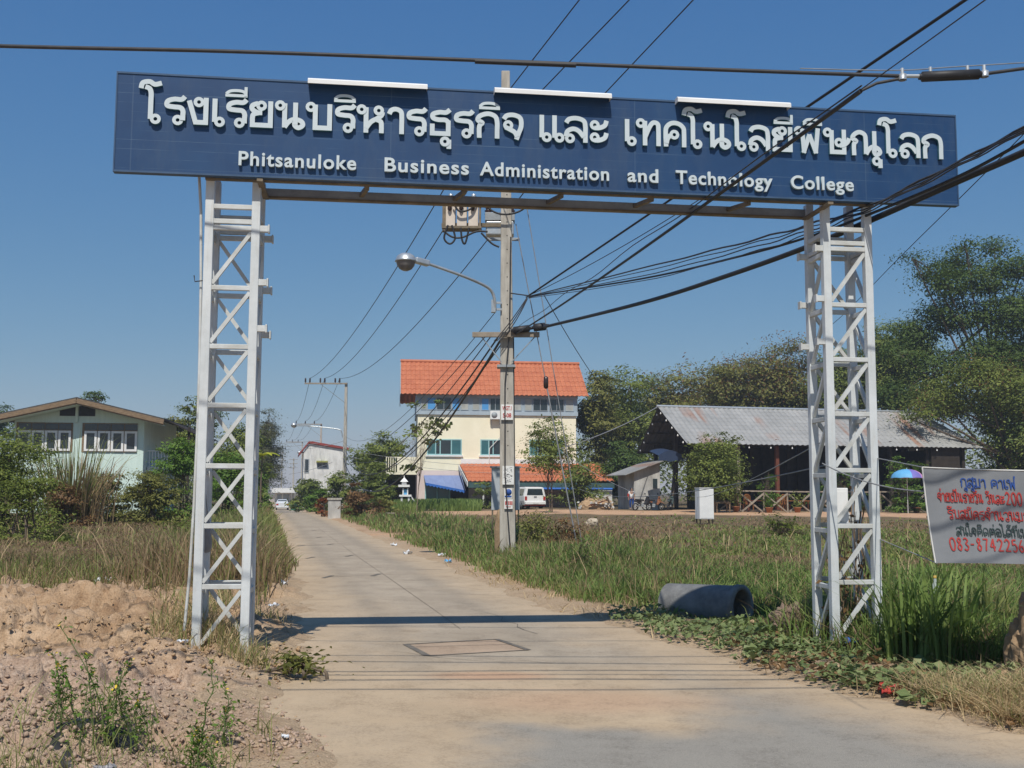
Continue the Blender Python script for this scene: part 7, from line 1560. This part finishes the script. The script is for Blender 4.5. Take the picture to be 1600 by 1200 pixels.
# yellow banana leaf
p = at(408, 740, 62); T = thing('banana_plant', 'yellow leaved banana plant just right of the left lattice tower', 'plant', (p.x, 62, gz(p.x, 62)), 0); b = MB(); hz_ = at(408, 712, 62).z - T.location.z
b.tube([(0, 0, -.1), (0, 0, hz_ * .6), (.05, 0, hz_)], [.06, .05, .03], 8); b.build('stem', M['bark'], T)
for k in range(6):
    a = k * 1.05 + .3; vs = []; L = 1.0
    for i in range(7):
        t_ = i / 6; w = .2 * math.sin(math.pi * min(t_ * .92 + .08, 1)) + .01; r = L * t_; z = hz_ + .35 * math.sin(t_ * 2.2) - .25 * t_
        for sg in (-1, 0, 1): vs.append((math.cos(a) * r - sg * w * math.sin(a), math.sin(a) * r + sg * w * math.cos(a), z - abs(sg) * .06))
    b = MB(); b.add(vs, [(i * 3 + j, i * 3 + j + 1, i * 3 + j + 4, i * 3 + j + 3) for i in range(6) for j in (0, 1)], 0, True); b.build('leaf', LG['yellow' if k in (0, 5, 4) else 'bright'], T)
# weeds in the left foreground
def weed(label, u, v, dep, hts, seed, spread=.16):
    p = at(u, v, dep); g = np.random.default_rng(seed); T = thing('weed_plant', label, 'weed', (p.x, dep, gz(p.x, dep)), 0, 'yellow flowered weeds in the left foreground'); b = MB(); LP = []; LS = []; FP = []
    for hh in hts:
        a = g.uniform(0, 6.28); o = g.normal(0, .05, 2); dx, dy = math.cos(a) * spread * g.random(), math.sin(a) * spread * g.random()
        P = [np.array([o[0] + dx * t * t * hh * 2 + g.normal(0, .008), o[1] + dy * t * t * hh * 2, t * hh]) for t in np.linspace(0, 1, 7)]; C = cm(P, 3); b.tube([Vector(c) for c in C], list(np.linspace(.006, .002, len(C))), 5)
        for c in C[3::2]:
            for q in range(3):
                ph = g.uniform(0, 6.28); r = g.uniform(.02, .10) * (1.25 - c[2] / hh); e = c + np.array([math.cos(ph) * r, math.sin(ph) * r, .03]); b.tube([Vector(c), Vector(e)], .0015, 3, cap=False)
                for w in range(2): LP.append(e + g.normal(0, .014, 3)); LS.append(.036)
        FP += [C[-1] + g.normal(0, .012, 3) for _ in range(4)]
    b.build('stem', M['stem'], T); leaf_mesh('foliage', LP, LS, LG['bright'], T, .6, .38, g); leaf_mesh('flower', FP, np.full(len(FP), .016), M['yellowflower'], T, .6, .9, g)
M['yellowflower'] = mat('yellow_petal', (.6, .42, .03), (.5, .34, .02), 5, .6)
weed('tallest branching weed in front of the half buried tyre', 150, 1200, 6.5, (.72, .55, .48, .42, .5), 1, .22)
weed('weed bush left of the tyre at the bottom edge', 92, 1200, 6.5, (.34, .42, .3, .36), 2, .25)
weed('upright narrow weed alone on the purple earth', 350, 1195, 6.7, (.50, .34, .22), 3, .08)
weed('low weed leaning right of the tyre', 205, 1205, 6.5, (.36, .30, .26, .4), 4, .35)
weed('small weed at the bottom edge right of the narrow weed', 318, 1215, 6.3, (.20, .24, .17, .2), 5, .3)
x, y = scatter(1500, 5.9, 7.4, -27, -12, lambda x, y: sst(.5, .6, clumpy(x, y, 1.6, 17)) * .8, 61); blades('grass', x, y, .08 + .22 * nr.random(len(x)), wd(x, y, .0008, .004), 'grass', 62, 1.0)
# loose clods and stones
def stones(name, n, fn, a0, a1, d0, d1, rmin, rmax, m, seed, emb=.3):
    x, y = scatter(n, d0, d1, a0, a1, fn, seed); g = np.random.default_rng(seed); k = len(x)
    t = (1 + 5 ** .5) / 2; IV = np.array([(-1, t, 0), (1, t, 0), (-1, -t, 0), (1, -t, 0), (0, -1, t), (0, 1, t), (0, -1, -t), (0, 1, -t), (t, 0, -1), (t, 0, 1), (-t, 0, -1), (-t, 0, 1)]) / 1.9
    IF = np.array([(0, 11, 5), (0, 5, 1), (0, 1, 7), (0, 7, 10), (0, 10, 11), (1, 5, 9), (5, 11, 4), (11, 10, 2), (10, 7, 6), (7, 1, 8), (3, 9, 4), (3, 4, 2), (3, 2, 6), (3, 6, 8), (3, 8, 9), (4, 9, 5), (2, 4, 11), (6, 2, 10), (8, 6, 7), (9, 8, 1)])
    r = rmin + (rmax - rmin) * g.random(k) ** 3; S_ = .62 * r[:, None] * g.uniform(.6, 1.3, (k, 3)) * (1, 1, .75); V = (IV[None] * (1 + g.normal(0, .20, (k, 12, 1))) + g.normal(0, .24, (k, 12, 3))) * S_[:, None]
    an = g.uniform(0, 6.28, k); c, s = np.cos(an)[:, None], np.sin(an)[:, None]; X = V[..., 0] * c - V[..., 1] * s; Y = V[..., 0] * s + V[..., 1] * c
    V = np.stack([X + x[:, None], Y + y[:, None], V[..., 2] + (gzs(x, y) + r * emb)[:, None]], -1).reshape(-1, 3); Fx = (IF[None] + (np.arange(k) * 12)[:, None, None]).reshape(-1, 3)
    tag(npmesh(name, V, [Fx], m), kind='stuff')
LDIRT = lambda x, y: sst(0, .5, -EDW(x, y)) * sst(-1.4, -2.3, x)
stones('earth_clods', 14000, lambda x, y: LDIRT(x, y) * sst(17, 13, y) * sst(8.6, 9.8, y) * sst(.4, .56, clumpy(x, y, 1.0, 6)), -30, -9, 8, 17, .005, .038, M['rock'], 71)
stones('earth_clods', 17000, lambda x, y: sst(-.8, .3, -EDW(x, y) + .8 * (fbm(x * 2, y * 2, 3) - .5)) * sst(-.6, -1.6, x) * sst(10.4, 9, y) * (.25 + .75 * sst(.42, .55, clumpy(x, y, 1.4, 9))), -31, -9, 5.6, 10.2, .005, .034, M['purplerock'], 72)
stones('earth_clods', 60, lambda x, y: LDIRT(x, y) * sst(16, 12, y), -28, -11, 9.5, 15, .03, .12, M['rock'], 73, .0)
stones('gravel', 1500, lambda x, y: sst(1.2, .1, np.abs(EDW(x, y))) , -16, 26, 6.3, 20, .006, .022, M['rock'], 74)
stones('gravel', 700, lambda x, y: (EDW(x, y) > 0) * sst(.4, .6, clumpy(x, y, .9, 2)), -16, 26, 6.3, 15, .004, .012, M['rock'], 75, .6)
stones('earth_clods', 900, lambda x, y: sst(.05, .5, -EDW(x, y)) * (x > 1.5) * sst(14, 11, y), 8, 28, 7.6, 14, .01, .07, M['rock'], 76)
# ------------------------------------------------------------------ air
hz = MB(); hz.bb(-700, 700, -60, 800, -3.5, 42); hz = hz.build('haze', None) if False else hz
m_, t_, b_ = nmat('thin_haze'); t_.nodes.remove(b_); pv = t_.nodes.new('ShaderNodeVolumePrincipled'); pv.inputs['Color'].default_value = (.80, .88, 1, 1); pv.inputs['Density'].default_value = .00055; pv.inputs['Anisotropy'].default_value = .1
t_.links.new(pv.outputs[0], t_.nodes['Material Output'].inputs['Volume'])
tag(hz.build('haze', m_), kind='stuff')
